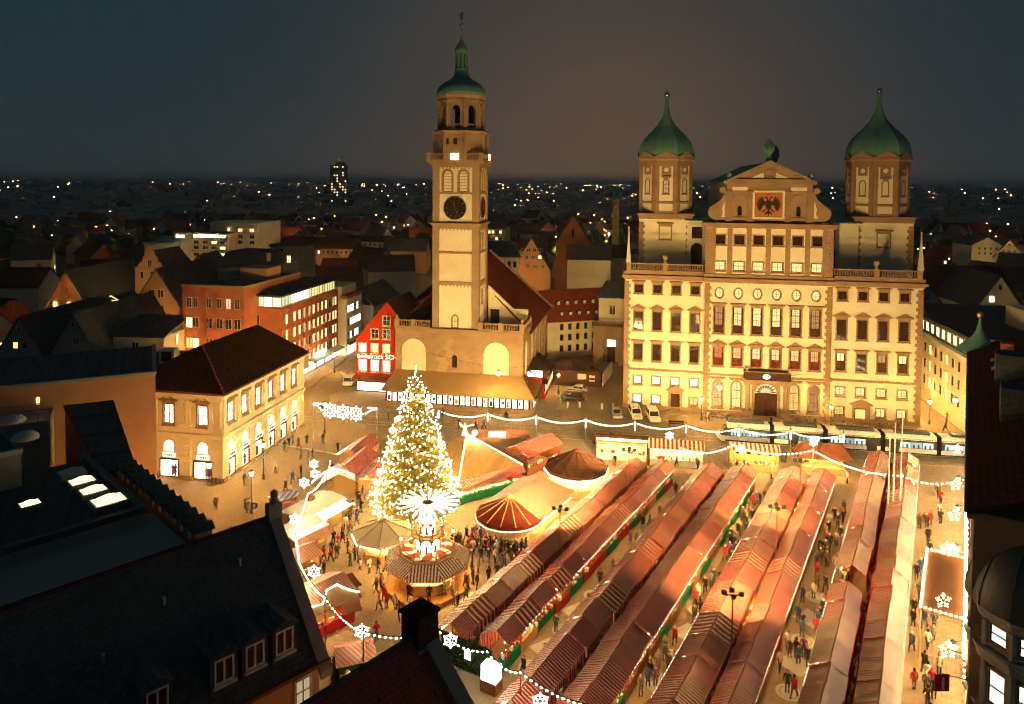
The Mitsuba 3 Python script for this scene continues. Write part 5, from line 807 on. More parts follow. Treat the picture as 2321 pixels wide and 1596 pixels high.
gabled('pale_gable_house', 'pale pointed gable with one lit square window, right edge beyond the street office', 86.6, 200, 4, 10.5, 22, 11.5, 19.3, 'plaster', 'roof_dark', [(-1.9, 13.2, 1.3, 1.5, (2, 1.8, .9)), (0, 16.2, .8, 1.1, DK)])
gabled('hipped_far_house', 'broad pale house with rows of little windows, lit orange at its foot, right horizon side', 137.5, 330, 4, 12, 16, 16.9, 20.2, 'plaster', 'roof_dark', [(-3 + 2.2 * i, z, .8, .9, DK) for i in range(4) for z in (15.4, 13.2)])
gabled('tall_far_gable', 'pale house with a tall pointed gable and many tiny windows, far right', 145.7, 330, 4, 11.5, 18, 12.5, 19.3, 'plaster', 'roof_dark', [(-2.2 + 2.2 * i, z, .7, .8, DK) for i in range(3) for z in (14.5, 12.4)] + [(0, 17, .8, .8, DK)])
rm = thing('broad_roof_house', 'house with broad dark red roof and four dormers, two lit, right of the town hall', 'house'); put(rm, 'wall', MB((80, 230, 0), 4).box(-2, 26, 0, 12, 0, 7.5), 'grey_plaster'); put(rm, 'roof', MB((80, 230, 0), 4).slab([(-2.5, -.5, 7.4), (26.5, -.5, 7.4), (24, 8, 17.2), (0, 8, 17.2)], .3), 'roof_brown')
for i in range(4): k = put(rm, 'dormer', MB((80, 230, 0), 4).box(3.5 + 2.6 * i, 4.8 + 2.6 * i, .3, 3, 8.2, 9.8), 'roof_dark'); put(k, 'window', MB((80, 230, 0), 4).box(3.65 + 2.6 * i, 4.65 + 2.6 * i, .22, .298, 8.5, 9.6), 'dark_glass' if i < 2 else 'black', emit=None if i < 2 else (1.5, .9, .45))
# the big dark building along the right side of the square
A215 = 90 - 21.5; rb = thing('dark_street_building', 'long dark brown-roofed building along the right of the square, hung with light strings', 'building')
c215, s215 = math.cos(math.radians(21.5)), math.sin(math.radians(21.5))
def rs(s, t): return (s * c215 + t * s215, t * c215 - s * s215)
ro = (*rs(1.0, 0), 0)          # local x runs along the front, +y towards the square
put(rb, 'wall', MB(ro, A215).box(64, 128, -25, 0, 0, 17.4), 'sandstone')
put(rb, 'roof', MB(ro, A215).slab([(63.5, .5, 17.6), (128.5, .5, 17.6), (122, -13, 23.5), (63.5, -13, 23.5)], .3).slab([(128.5, .5, 17.6), (128.5, -26, 17.6), (122, -13, 23.5)], .3), 'roof_brown')
put(rb, 'cornice', MB(ro, A215).box(63.5, 128.4, .002, .45, 17.0, 17.35).box(63.5, 128.3, .002, .2, 8.8, 9.1).box(63.5, 128.3, .002, .2, 4.6, 4.9), 'trim_stone')
put(rb, 'gutter', MB(ro, A215).tube([(63.5, .55, 17.5), (128.5, .55, 17.5)], .1, 6), 'dark_metal')
for x in (84.5, 101.0): put(rb, 'dormer', MB(ro, A215).box(x, x + 3.4, -7.5, -2.2, 17.8, 22.2), 'roof_dark')
put(rb, 'roof_box', MB(ro, A215).box(70, 81, -11, -4, 19.5, 22.5), 'roof_dark'); put(rb, 'chimney', MB(ro, A215).box(116, 118, -4.6, -3.2, 18, 20.8), 'brick'); 
for x in (107.5, 112.5): put(rb, 'roof_window', MB(ro, A215).slab([(x, -2.0, 18.95), (x + 1.6, -2.0, 18.95), (x + 1.6, -3.4, 19.6), (x, -3.4, 19.6)], .1), 'steel')
tq = rs(1.9, 126.5); put(rb, 'corner_turret', MB((*tq, 0)).lathe([(2.4, 17.3), (2.9, 17.5), (2.7, 17.8), (1.9, 18.6), (1.0, 19.5), (.5, 20.4), (.2, 21.6), (.1, 22.6)], (0, 0), 10), 'copper', smooth=26); put(rb, 'gilded_ball', MB((*tq, 22.8)).ball((0, 0, 0), .42, 2), 'gold', smooth=True)
for i in range(20):
    for z in (6.6, 11.2, 14.6): plain_windows(rb, ro, A215 + 180, [(-66.5 - 3.1 * i, z, 1.2, 2.0, DK if (i * 7 + int(z)) % 4 else (.8, .6, .3))])
for i in range(9): put(rb, 'shop_window', MB(ro, A215).box(66 + 6.9 * i, 71.4 + 6.9 * i, .002, .08, .5, 3.6), 'black', emit=(2.6, 1.9, .9), wt=.8)
# oriel with a bell-shaped dome at its near corner
orl = thing('oriel_tower', 'round corner oriel with a dark bell-shaped dome and cold white office windows, right foreground', 'tower'); ox, oy = 29.0, 59.5; R_ = 4.3; oz = -2.2
put(orl, 'wall', MB((ox, oy, oz)).lathe([(R_ - .35, 0), (R_ - .35, 12.7)], (0, 0), 12, 15), 'trim_stone')
for z0, z1 in ((12.2, 13.0), (9.0, 10.0), (5.0, 5.5)): put(orl, 'cornice', MB((ox, oy, oz)).lathe([(R_ - .34, z0 - .3), (R_ + .05, z0), (R_ + .15, (z0 + z1) / 2), (R_ + .35, z1 - .1), (R_ + .3, z1), (R_ - .34, z1 + .05)], (0, 0), 12, 15), 'grey_plaster')
prof = [(R_ + .3, 13.0), (R_ + .28, 13.6), (R_ + .05, 14.8), (R_ - .5, 16.2), (R_ - 1.5, 17.4), (R_ - 2.6, 18.4), (1.0, 19.3), (.5, 20.3), (.2, 21.5)]
k = put(orl, 'dome', MB((ox, oy, oz)).lathe(prof, (0, 0), 24, 15), 'dark_metal', smooth=30)
for i in range(12): q = math.radians(15 + 30 * i); put(k, 'seam', MB((ox, oy, oz)).tube([(r_ * 1.004 * math.cos(q), r_ * 1.004 * math.sin(q), z) for r_, z in prof], .05, 4), 'dark_metal')
put(orl, 'gilded_ball', MB((ox, oy, 21.8 + oz)).ball((0, 0, 0), .38, 2), 'gold', smooth=True)
for i in range(12):
    a = 30 * i; rr_ = (R_ - .35) * math.cos(math.radians(15)); f_o = (ox + rr_ * math.sin(math.radians(a)), oy - rr_ * math.cos(math.radians(a)), oz)
    if i in (0, 1, 11, 10, 9):
        for z, h in ((11.2, 1.35), (7.2, 2.5)): window(orl, f_o, a, 0, z, 1.25, h, lit=(.75, .95, .75), bars=(0, 1), t=.18, mat='trim_stone', deep=.02, proud=.14, sill=True)
    q = math.radians(a + 15); put(orl, 'pilaster', MB((ox, oy, oz)).lathe([(.32, .2), (.28, 12.0)], ((R_ - .3) * math.cos(q - math.pi / 2), (R_ - .3) * math.sin(q - math.pi / 2)), 6), 'grey_plaster')
# ------------------------------------------------------------------ the dark old town behind: individual houses, then the mass beyond
r = random.Random(77); taken = []; TOWN_LAMPS = []
def clear(x, y, w):
    az = math.degrees(math.atan2(x, y)); d = math.hypot(x, y)
    if x > -66 and y < 190: return False
    for bx0, bx1, by0, by1 in ((-120, -60, 100, 205), (-165, -128, 160, 210), (-210, -115, 255, 345), (-62, -5, 195, 285), (50, 100, 130, 215), (76, 112, 222, 245), (128, 155, 322, 352), (-82, -55, 290, 320)):
        if bx0 - w < x < bx1 + w and by0 - w < y < by1 + w: return False
    return all(abs(x - a) + abs(y - b) > w + c for a, b, c in taken)
LITS = [(1.5, .9, .35), (1.3, 1.0, .5), (1.1, 1.3, 1.0), (1.6, .7, .25)]
made = 0
for _ in range(6000):
    if made >= 200: break
    d = r.uniform(125, 640) if r.random() < .75 else r.uniform(125, 330); az = math.radians(r.uniform(-52, 32)); x, y = d * math.sin(az), d * math.cos(az)
    w, dd = r.uniform(8, 13), r.uniform(10, 22)
    if y < 100 or not clear(x, y, (w + dd) * .42): continue
    taken.append((x, y, (w + dd) * .42)); ze = r.uniform(6, 10.5); zr = ze + w * r.uniform(.38, .6); ang = r.choice([6, 96, 6, 96, 30, 60, 120]) + r.uniform(-8, 8); made += 1
    wm_, rm_, ch_, lt_ = r.choice(['grey_plaster', 'plaster', 'orange_plaster', 'brick', 'grey_plaster']), r.choice(['roof_dark', 'roof_brown', 'roof_brown', 'roof_dark', 'roof_red']), r.random() < .4, r.random() < .55
    azd = math.degrees(az); where = 'far left' if azd < -38 else 'left of the bell tower' if azd < -17 else 'between bell tower and town hall' if azd < 0 else 'behind the town hall' if azd < 19 else 'right of the town hall'
    lab = f"{ {'grey_plaster': 'grey', 'plaster': 'cream', 'orange_plaster': 'orange', 'brick': 'brick'}[wm_]} gabled house with {dict(roof_dark='slate', roof_brown='brown', roof_red='red')[rm_]} roof{', chimney' if ch_ else ''}{', lit windows' if lt_ else ''}, {'near' if d < 220 else 'middle distance' if d < 380 else 'far off'}, {where}"
    k = gabled('town_house', lab, x, y, ang, w, dd, ze, zr, wm_, rm_, group=f'gabled old town houses {where}', chimney=ch_)
    if lt_:
        o = (x, y, 0); m = MB(o, ang)
        for _ in range(r.choice([1, 1, 2, 3])): xx, zz = r.uniform(-w * .35, w * .35), r.uniform(3, ze); m.box(xx - .5, xx + .5, -.1, .02, zz - .65, zz + .65)
        for _ in range(r.choice([0, 1, 2])):
            yy, zz, sd = r.uniform(1, dd - 1), r.uniform(3, ze - 1), r.choice([-1, 1]); m.box(min(sd * w / 2, sd * (w / 2 + .1)), max(sd * w / 2, sd * (w / 2 + .1)), yy - .5, yy + .5, zz - .65, zz + .65)
        put(k, 'lit_windows', m, 'black', emit=r.choice(LITS), kind='stuff')
def field(n, d0, d1, a0, a1, seed):
    q = np.random.default_rng(seed); d = np.exp(q.uniform(math.log(d0), math.log(d1), n)); a = np.radians(q.uniform(a0, a1, n)); return np.stack([d * np.sin(a), d * np.cos(a)], 1), d, q
P_, D_, q = field(2600, 640, 5200, -54, 34, 5); m = MB()
for (x, y), d in zip(P_, D_):
    w, l, h = q.uniform(6, 12), q.uniform(10, 34), q.uniform(5, 13) * (1.5 if q.random() < .1 else 1); mm = MB((x, y, 0), q.uniform(0, 180)); mm.box(-w / 2, w / 2, -l / 2, l / 2, 0, h); mm.ext(tri(0, h + .01, w + .8, w * .4), -l / 2 - .3, l / 2 + .3); m.v += [v + 0 for v in mm.v]; m.f += [f + m.n for f in mm.f]; m.n += mm.n
k = thing('distant_town', 'mass of dark houses fading to the horizon', 'houses'); labels[k]['kind'] = 'stuff'; put(k, None, m, 'grey_plaster')
P_, D_, q = field(1500, 330, 4200, -54, 34, 9); m = MB(); v0, f0 = ICO[1]
for (x, y), d in zip(P_, D_):
    if not clear(x, y, 6): continue
    h = q.uniform(7, 14); c = q.uniform(3, 6.5); m.add(v0 * np.array([c, c, h * .5]) * (1 + q.normal(0, .16, (len(v0), 1))) + [x, y, h * .55], f0)
k = thing('distant_trees', 'dark tree crowns scattered among the distant houses', 'trees'); labels[k]['kind'] = 'stuff'; put(k, None, m, 'fir_green')
for nm, n, d0, d1, rgb, sz, sd, lab in (('distant_street_lamps', 620, 330, 5600, (9, 4.6, 1.6), .00062, 3, 'scattered orange street lamps of the distant town'), ('distant_white_lights', 300, 420, 6000, (7, 6.2, 4.2), .00045, 4, 'scattered white lights and lit windows towards the horizon')):
    P_, D_, q = field(n, d0, d1, -54, 34, sd); az = np.degrees(np.arctan2(P_[:, 0], P_[:, 1])); keep = q.random(n) < .35 + .65 * np.exp(-((az + 2) / 22) ** 2); P_, D_ = P_[keep], D_[keep]
    m = MB().balls(np.column_stack([P_, q.uniform(7, 16, len(P_))]), np.clip(D_ * sz * q.uniform(.7, 1.5, len(P_)), .25, 4.5), 1)
    k = thing(nm, lab, 'lights'); labels[k]['kind'] = 'stuff'; put(k, None, m, 'black', emit=rgb)
# ================================================================== the market: eight roofed rows of stalls
import manifold3d as m3
RANK = ['first', 'second', 'third', 'fourth', 'fifth', 'sixth', 'seventh', 'eighth']
NTH = ['farthest', 'second farthest', 'third farthest', 'fourth farthest', 'fifth farthest', 'sixth farthest', 'seventh farthest', 'eighth farthest', 'ninth farthest', 'tenth farthest', '11th farthest', '12th farthest', '13th farthest', '14th farthest', '15th farthest', '16th farthest', '17th farthest', '18th farthest', '19th farthest', '20th farthest']
ROWS = [(-37.5, -35.8, -34.4, 50.6, 95.8, -1), (-33.7, -32.0, -30.8, 50.4, 97.0, 1), (-28.0, -26.5, -24.9, 45.5, 99.4, -1), (-24.2, -22.3, -20.6, 45.5, 101.5, 1),
        (-18.2, -16.3, -14.6, 46.0, 104.0, -1), (-14.2, -12.7, -11.3, 48.0, 105.2, 1), (-8.4, -6.8, -5.5, 54.0, 117.0, -1), (-4.9, -3.2, -1.8, 56.0, 118.0, 1)]
COLS = np.array([(.55, .05, .04), (.6, .45, .2), (.1, .2, .1), (.75, .7, .6), (.25, .1, .05), (.1, .12, .3), (.7, .3, .05), (.8, .75, .55), (.35, .03, .05)])
LAMPC = np.array((1.0, 0.68, 0.24))
def colored(boxes, cols):
    """many small boxes (x0,x1,y0,y1,z0,z1) in the row frame as one mesh with vertex colours"""
    v, f, c = [], [], []
    for b, col in zip(boxes, cols):
        m = MB().box(*b); vv, ff = m.arrays(); xy = np.array(row(vv[:, 0], vv[:, 1])).T; v.append(np.column_stack([xy, vv[:, 2]])); f.append(ff + 8 * len(f)); c += [col] * 8
    return (np.vstack(v), np.vstack(f)), np.array(c)
r = random.Random(31); q = np.random.default_rng(31)
KIND = {'stripe_red': 'red and white striped', 'stripe_fine': 'finely striped red', 'stripe_faded': 'faded red striped', 'stripe_bold': 'boldly striped red', 'stripe_brown': 'brownish striped', 'stripe_tan': 'tan striped'}
for ri, (sl, sr, sR, t0, t1, side) in enumerate(ROWS):
    ts = []; t = t1
    while t > t0 + 1.6: L = r.uniform(2.7, 3.7); ts.append((max(t - L, t0), t)); t -= L
    for i, (ta, tb) in enumerate(ts):
        if ri >= 6 and 76.4 < (ta + tb) / 2 < 78.6: continue
        pal = ['stripe_red', 'stripe_red', 'stripe_fine', 'stripe_faded', 'stripe_bold'] if ta < 78 else ['stripe_fine', 'stripe_faded', 'stripe_brown', 'stripe_brown', 'stripe_tan'] if ri < 6 else ['stripe_brown', 'stripe_tan', 'stripe_faded']
        if ri in (6, 7) and ta < 78: pal = ['stripe_brown', 'stripe_tan'] if ri == 6 else ['stripe_red', 'stripe_red', 'stripe_fine']
        mat = r.choice(pal)
        if (ri == 4 and i == len(ts) - 6) or (ri == 0 and i == 7) or (ri == 7 and i in (4, 5)): mat = 'stripe_bold'
        k = thing('market_stall', f'{KIND[mat]} stall roof, {NTH[i]} in the {RANK[ri]} roof row from the left', 'market stall', 'roofed stalls in the eight market rows')
        dz, ds = r.uniform(-.08, .1), r.uniform(-.12, .12); ze, zr = 2.45 + dz, 3.3 + dz
        lit_end = ri == 3 and i == 0
        # roof: two slopes of cloth sagging between their rafters
        n, nn = 7, 4; V_ = []
        for a in np.linspace(0, 1, n):
            tt = ta - .04 + (tb - ta + .08) * a
            prof = [(sl + ds, ze), (sl + ds + (sr - sl) * .25, 0), (sl + ds + (sr - sl) * .5, 0), (sl + ds + (sr - sl) * .75, 0), (sr + ds, zr), (sr + ds + (sR - sr) * .33, 0), (sr + ds + (sR - sr) * .66, 0), (sR + ds, ze)]
            for j, (s, z) in enumerate(prof):
                if j < 4: z = ze + (zr - ze) * j / 4
                elif j > 4: z = zr + (ze - zr) * (j - 4) / 3
                z += -.05 * math.sin(math.pi * ((a * 2) % 1)) * (0 < j < 7) + q.normal(0, .016)
                x, y = row(s, tt); V_.append((x, y, z))
        w = len(prof); top = np.array(V_); f = []
        for a in range(n - 1):
            for j in range(w - 1): u = a * w + j; f.append([u, u + w, u + w + 1, u + 1])
        rk = put(k, 'roof', MB().add(top, f), mat, smooth=35)
        m = MB()
        x0, y0 = row(sr + ds, ta); x1, y1 = row(sr + ds, tb); put(rk, 'ridge_pole', m.tube([(x0, y0, zr + .02), (x1, y1, zr + .02)], .045, 5), 'brown_wood')
        fs, bs_ = (sl + ds, sR + ds) if side < 0 else (sR + ds, sl + ds); g_in = -side
        # scalloped front valance, back wall of cloth
        vb = []; 
        for a in range(8): tt = ta + (tb - ta) * a / 7; vb += [(*row(fs, tt), ze), (*row(fs, tt), ze - .22 - .06 * (a % 2))]
        put(k, 'valance', MB().add(vb, [[2 * a, 2 * a + 1, 2 * a + 3, 2 * a + 2] for a in range(7)]), mat)
        vb = []
        for a in range(12): tt = ta + (tb - ta) * a / 11; o_ = .05 * (a % 2); vb += [(*row(bs_ - side * 0 + g_in * o_, tt), ze), (*row(bs_ + g_in * (o_ + .1), tt), .1)]
        put(k, 'back_wall', MB().add(vb, [[2 * a, 2 * a + 1, 2 * a + 3, 2 * a + 2] for a in range(11)]), mat if ri < 6 else 'red_cloth')
        fi = fs + g_in * .35
        (mv, mf) = colored([(min(fi, fi + g_in * .7), max(fi, fi + g_in * .7), ta + .05, tb - .05, 0, .95)], [(1, 1, 1)])[0]
        put(k, 'counter', (mv, mf), r.choice(['green_paint', 'brown_wood', 'tan_wood', 'red_wood', 'green_paint']))
        for tt in (ta + .05, tb - .05): put(k, 'post', colored([(fi - .04, fi + .04, tt - .04, tt + .04, .95 if 1 else 0, ze + .06)], [(1, 1, 1)])[0], 'brown_wood')
        bx, cl = [], []
        for _ in range(16):
            s_, t_ = fi + g_in * r.uniform(.05, .6), r.uniform(ta + .2, tb - .2); a = r.uniform(.06, .17); hh = r.uniform(.05, .4); bx.append((s_ - a, s_ + a, t_ - a, t_ + a, .951, .951 + hh)); cl.append(COLS[r.randrange(len(COLS))])
        for _ in range(9):
            t_ = r.uniform(ta + .2, tb - .2); s_ = bs_ + g_in * r.uniform(.2, .35); z_ = r.uniform(1.0, 2.0); bx.append((s_ - .08, s_ + .08, t_ - .15, t_ + .15, z_, z_ + .25)); cl.append(COLS[r.randrange(len(COLS))])
        mm, cc = colored(bx, cl); put(k, 'goods', mm, 'clothes', color=cc, kind='stuff')
        ls = fs + g_in * .55
        put(k, 'lamp', colored([(ls - .07, ls + .07, ta + .3, tb - .3, ze - .16, ze - .04)], [(1, 1, 1)])[0], 'black', emit=LAMPC * (STALL_L * r.uniform(.5, 1.5) * (4 if lit_end else 1)), wt=.12 if not lit_end else .5)
# strings of little bulbs along the eaves on the aisle side
def bulbs(name, label, pts, step, rad, rgb, wt=0.0, sag=0.0, group=None, cable='dark_metal', cat='string of lights', fir=False, jit=0.0, parent=None, kb=1.0):
    """a light string through pts (sagging between them): cable and bulbs"""
    P = [np.array(pts[0], float)]
    for a, b in zip(pts[:-1], pts[1:]):
        a, b = np.array(a, float), np.array(b, float); n = max(2, int(np.linalg.norm(b - a) / step))
        for i in range(1, n + 1): t = i / n; P.append(a + (b - a) * t - np.array([0, 0, sag * 4 * t * (1 - t)]))
    P = np.array(P); k = parent or thing(name, label, cat, group)
    g = np.random.default_rng(len(P))
    put(k, 'cable', MB().tube(P, .025 if not fir else .06, 4), cable if not fir else 'fir_green')
    B = P - [0, 0, rad] + g.normal(0, jit, P.shape) if jit else P - [0, 0, rad]
    put(k, 'bulbs', MB().balls(B, rad, 1), 'black', emit=np.array(rgb) * BUL_K * kb, wt=wt, kind='stuff')
    return k
BUL = np.array((5.5, 4.6, 2.6))
for ri, (sl, sr, sR, t0, t1, side) in enumerate(ROWS):
    s = sl - .05 if side < 0 else sR + .05
    bulbs('eaves_light_string', f'string of small bulbs along the open eaves of the {RANK[ri]} stall row from the left', [(*row(s, t), 2.42) for t in np.arange(t0 + .5, t1, 3.0)], .55, .05, BUL * .8, .15, .06, 'bulb strings along the stall eaves', kb=.4)
# fir-clad gable ends with a lit hatch at the near end of the first rows
for ri, lab in ((0, 'fir-clad end wall with a lit square hatch at the near end of the first rows'), (2, 'fir-clad end wall closing the near end of the third stall row')):
    sl, sr, sR, t0, t1, side = ROWS[ri]; k = thing('fir_clad_wall', lab, 'wall'); s1 = ROWS[ri + 1][2] - .6 if ri == 0 else sR
    g = np.random.default_rng(ri + 50); n = 2600; S_ = g.uniform(sl + .1, s1 - .1, n); Z_ = g.uniform(0, 2.6, n); T_ = t0 - .15 + g.normal(0, .05, n)
    c0 = np.column_stack([*row(S_, T_), Z_]); d1, d2 = g.normal(0, .13, (n, 3)), g.normal(0, .13, (n, 3)); vv = np.stack([c0, c0 + d1, c0 + d2], 1).reshape(-1, 3)
    put(k, 'fir_twigs', MB().add(vv, np.arange(3 * n).reshape(-1, 3)), 'fir_green', kind='stuff'); put(k, 'board', colored([(sl + .1, s1 - .1, t0 - .12, t0 - .02, 0, 2.55)], [(1, 1, 1)])[0], 'dark_wood')
    if ri == 0: put(k, 'lit_hatch', colored([(-34.1, -33.5, t0 - .32, t0 - .25, 1.1, 1.9)], [(1, 1, 1)])[0], 'black', emit=(4, 3.8, 3.2), wt=.2)
hk = thing('lit_display_booth', 'white glowing display booth at the near corner of the second stall row', 'booth'); put(hk, 'panel', colored([(-31.6, -30.2, 49.0, 50.0, .95, 2.2)], [(1, 1, 1)])[0], 'black', emit=(3.5, 3.3, 2.8), wt=.3); put(hk, 'base', colored([(-31.65, -30.15, 48.95, 50.05, 0, .94)], [(1, 1, 1)])[0], 'brown_wood')
flat('dark_canvas', (.09, .016, .011))
# ================================================================== round kiosks, tents, pyramid, tree
def cone_roof(k, c, ang, n, R, ze, zt, mat, rt=.3, ribs=None, fl=.35):
    m = MB((*c, 0), ang); P = lambda i, r_, z: (r_ * math.cos(2 * math.pi * i / n), r_ * math.sin(2 * math.pi * i / n), z)
    v, f, uv = [], [], []
    for i in range(n):
        b = len(v); v += [P(i, R, ze), P(i + 1, R, ze), P(i + 1, rt, zt), P(i, rt, zt), P(i, R, ze - fl), P(i + 1, R, ze - fl)]; u = 11.0; h_ = u / 2 * rt / R; uv += [(u * i, 0), (u * i + u, 0), (u * i + u / 2 + h_, 1), (u * i + u / 2 - h_, 1), (u * i, 0), (u * i + u, 0)]
        f += [[b, b + 1, b + 2], [b, b + 2, b + 3], [b + 4, b + 5, b + 1], [b + 4, b + 1, b]]
    m.add(v, f); rk = put(k, 'roof', m, mat, **({'uv': np.array(uv)} if mat == 'stripe_uv' else {}))
    if ribs:
        for i in range(n): put(rk, 'rib', MB((*c, 0), ang).tube([P(i, R, ze + .04), P(i, rt, zt + .04)], .05, 4), ribs)
    put(rk, 'cap', MB((*c, 0), ang).lathe([(rt + .08, zt - .05), (rt + .1, zt + .12), (.05, zt + .3)], (0, 0), n), ribs or mat)
    return rk
def ring_pts(c, R, z, n, ang=0): return [(c[0] + R * math.cos(math.radians(ang) + 2 * math.pi * i / n), c[1] + R * math.sin(math.radians(ang) + 2 * math.pi * i / n), z) for i in range(n + 1)]
def kiosk_body(k, c, ang, n, R, zc, wall, lampL, zl, wt):
    put(k, 'counter_wall', MB((*c, 0), ang).lathe([(R, 0), (R, zc), (R + .15, zc), (R + .15, zc + .08), (R - .4, zc + .08)], (0, 0), n), wall)
    for i in range(n): put(k, 'post', MB((*c, 0), ang).tube([(R * math.cos(2 * math.pi * i / n), R * math.sin(2 * math.pi * i / n), zc), (R * math.cos(2 * math.pi * i / n), R * math.sin(2 * math.pi * i / n), zl + .3)], .06, 5), 'tan_wood')
    put(k, 'inner_light', MB((*c, 0), ang).lathe([(R - .6, zl), (R - .6, zl + .2), (R - .9, zl + .2), (R - .9, zl)], (0, 0), n), 'black', emit=lampL, wt=wt)
    put(k, 'core', MB((*c, 0), ang).lathe([(.7, 0), (.7, zl + .5)], (0, 0), 8), 'white_paint')
    put(k, 'goods', MB((*c, 0), ang).balls([(R * .93 * math.cos(a), R * .93 * math.sin(a), zc + .2) for a in np.linspace(0, 2 * math.pi, 40)], .13, 0), 'tan_wood', kind='stuff')
k = thing('octagonal_kiosk', 'pale octagonal snack kiosk with a low pointed roof, left of the candle-arch pyramid', 'kiosk'); c = (-28.4, 75.6)
cone_roof(k, c, 12, 8, 3.45, 2.75, 4.0, 'pale_canvas', ribs='tan_wood'); kiosk_body(k, c, 12, 8, 2.2, 1.0, 'tan_wood', LAMPC * 30, 2.2, .5); bulbs(0, 0, ring_pts(c, 3.5, 2.5, 8, 12), .4, .07, BUL, .3, 0, parent=k)
k = thing('round_kiosk', 'round kiosk with dark brown ribbed roof and glowing counter, right of the big pointed tent', 'kiosk'); c = (-9.1, 97.9)
cone_roof(k, c, 10, 12, 4.3, 3.1, 5.2, 'roof_brown', ribs='dark_wood'); kiosk_body(k, c, 10, 12, 3.6, 1.0, 'tan_wood', LAMPC * 45, 2.5, .6); bulbs(0, 0, ring_pts(c, 4.35, 2.75, 12, 10), .35, .08, BUL * 1.3, .4, 0, parent=k)
k = thing('mulled_wine_tent', 'long tent with a rounded dark red front and pale ribs, crowded with people before it', 'tent'); c = (-15.4, 82.4)
cone_roof(k, c, 8, 14, 3.95, 3.1, 4.9, 'dark_canvas', ribs='orange_plaster', rt=.2)
a20 = lambda s, t: row(s, t)
tx = MB(); ux, uy = UX, UY; p0 = np.array(c); d_ = np.array([UX, UY]); n_ = np.array([UY, -UX]); L = 9.3
def TP(s, t, z): p = p0 + n_ * s + d_ * t; return (p[0], p[1], z)
put(k, 'roof', MB().slab([TP(3.9, .3, 3.12), TP(3.9, L, 3.12), TP(0, L - 2.2, 4.95), TP(0, .2, 4.95)], .06), 'stripe_fine'); put(k, 'roof', MB().slab([TP(-3.9, .3, 3.12), TP(0, .2, 4.95), TP(0, L - 2.2, 4.95), TP(-3.9, L, 3.12)], .06), 'stripe_tan'); put(k, 'roof', MB().slab([TP(3.9, L, 3.12), TP(-3.9, L, 3.12), TP(0, L - 2.2, 4.95)], .06), 'grey_plaster')
put(k, 'counter', MB().slab([TP(3.2, .5, 1.05), TP(3.2, L - .5, 1.05), TP(2.6, L - .5, 1.05), TP(2.6, .5, 1.05)], 1.0).slab([TP(-3.2, .5, 1.05), TP(-2.6, .5, 1.05), TP(-2.6, L - .5, 1.05), TP(-3.2, L - .5, 1.05)], 1.0), 'tan_wood'); put(k, 'inner_light', MB().slab([TP(2.9, .5, 2.9), TP(2.9, L - .5, 2.9), TP(2.7, L - .5, 2.9), TP(2.7, .5, 2.9)], .12), 'black', emit=LAMPC * 30, wt=.4)
put(k, 'bar', MB((*c, 0)).lathe([(2.6, 0), (2.6, 1.05), (2.0, 1.05)], (0, 0), 14), 'tan_wood'); bulbs(0, 0, ring_pts(c, 4.0, 2.75, 14, 8)[7:] + [TP(4.0, t, 2.8) for t in np.arange(.5, L, 1.5)], .45, .07, BUL, .3, .05, parent=k, fir=True)
k = thing('pointed_tent', 'big square tent with a steep plank-striped pyramid roof edged with bulbs, right of the tree', 'tent')
Fc, Rc, Bc, Lc, Ap = (-23.4, 89.4, 3.3), (-16.4, 96.4, 3.3), (-23.4, 103.4, 3.3), (-30.4, 96.4, 3.3), (-24.2, 96.5, 6.9)
for i, (a, b) in enumerate(((Fc, Rc), (Rc, Bc), (Bc, Lc), (Lc, Fc))): put(k, 'roof', MB().slab([a, b, Ap], .08), 'planks')
for a, b, mt in ((Fc, Rc, 'stripe_red'), (Lc, Fc, 'stripe_red')):
    a, b = np.array(a), np.array(b); nrm = np.array([(b - a)[1], -(b - a)[0], 0]); nrm = nrm / np.linalg.norm(nrm)
    e = MB(); n = 15; V_ = []
    for i in range(n + 1): p = a + (b - a) * i / n; V_ += [p - [0, 0, .02], p + nrm * 1.0 - [0, 0, .75]]
    put(k, 'awning', e.add(V_, [[2 * i, 2 * i + 1, 2 * i + 3, 2 * i + 2] for i in range(n)]), mt)
    put(k, 'counter', MB().slab([a - nrm * .1 - [0, 0, 2.3], b - nrm * .1 - [0, 0, 2.3], b - nrm * .8 - [0, 0, 2.3], a - nrm * .8 - [0, 0, 2.3]], .98), 'green_paint'); put(k, 'inner_light', MB().slab([a - nrm * .4 - [0, 0, .9], b - nrm * .4 - [0, 0, .9], b - nrm * .6 - [0, 0, .9], a - nrm * .6 - [0, 0, .9]], .1), 'black', emit=LAMPC * 45, wt=.5)
    g = np.random.default_rng(4); put(k, 'goods', MB().balls([a - nrm * (.2 + .5 * g.random()) + (b - a) * g.random() - [0, 0, 2.15] for _ in range(60)], .16, 0), 'white_paint', kind='stuff')
put(k, 'side_wall', MB().slab([Rc, Bc, (Bc[0], Bc[1], 3.25), (Rc[0], Rc[1], 3.25)], .04).slab([Rc, (Rc[0] - .1, Rc[1], 3.3), (Bc[0] - .1, Bc[1], 3.3), Bc], 3.2), 'red_wood')
for e in (Fc, Rc): bulbs(0, 0, [np.array(e) + [0, 0, .1], np.array(Ap) + [0, 0, .1]], .42, .09, BUL * 1.3, .15, 0, parent=k)
put(k, 'work_lamp', MB((-22.9, 96.0, 7.3)).ball((0, 0, 0), .34, 1), 'black', emit=np.array((1, .88, .6)) * WORK_L, wt=2.5); put(k, 'mast', MB().tube([(-22.9, 96.0, 6.4), (-22.9, 96.0, 7.0)], .05, 5), 'dark_metal')
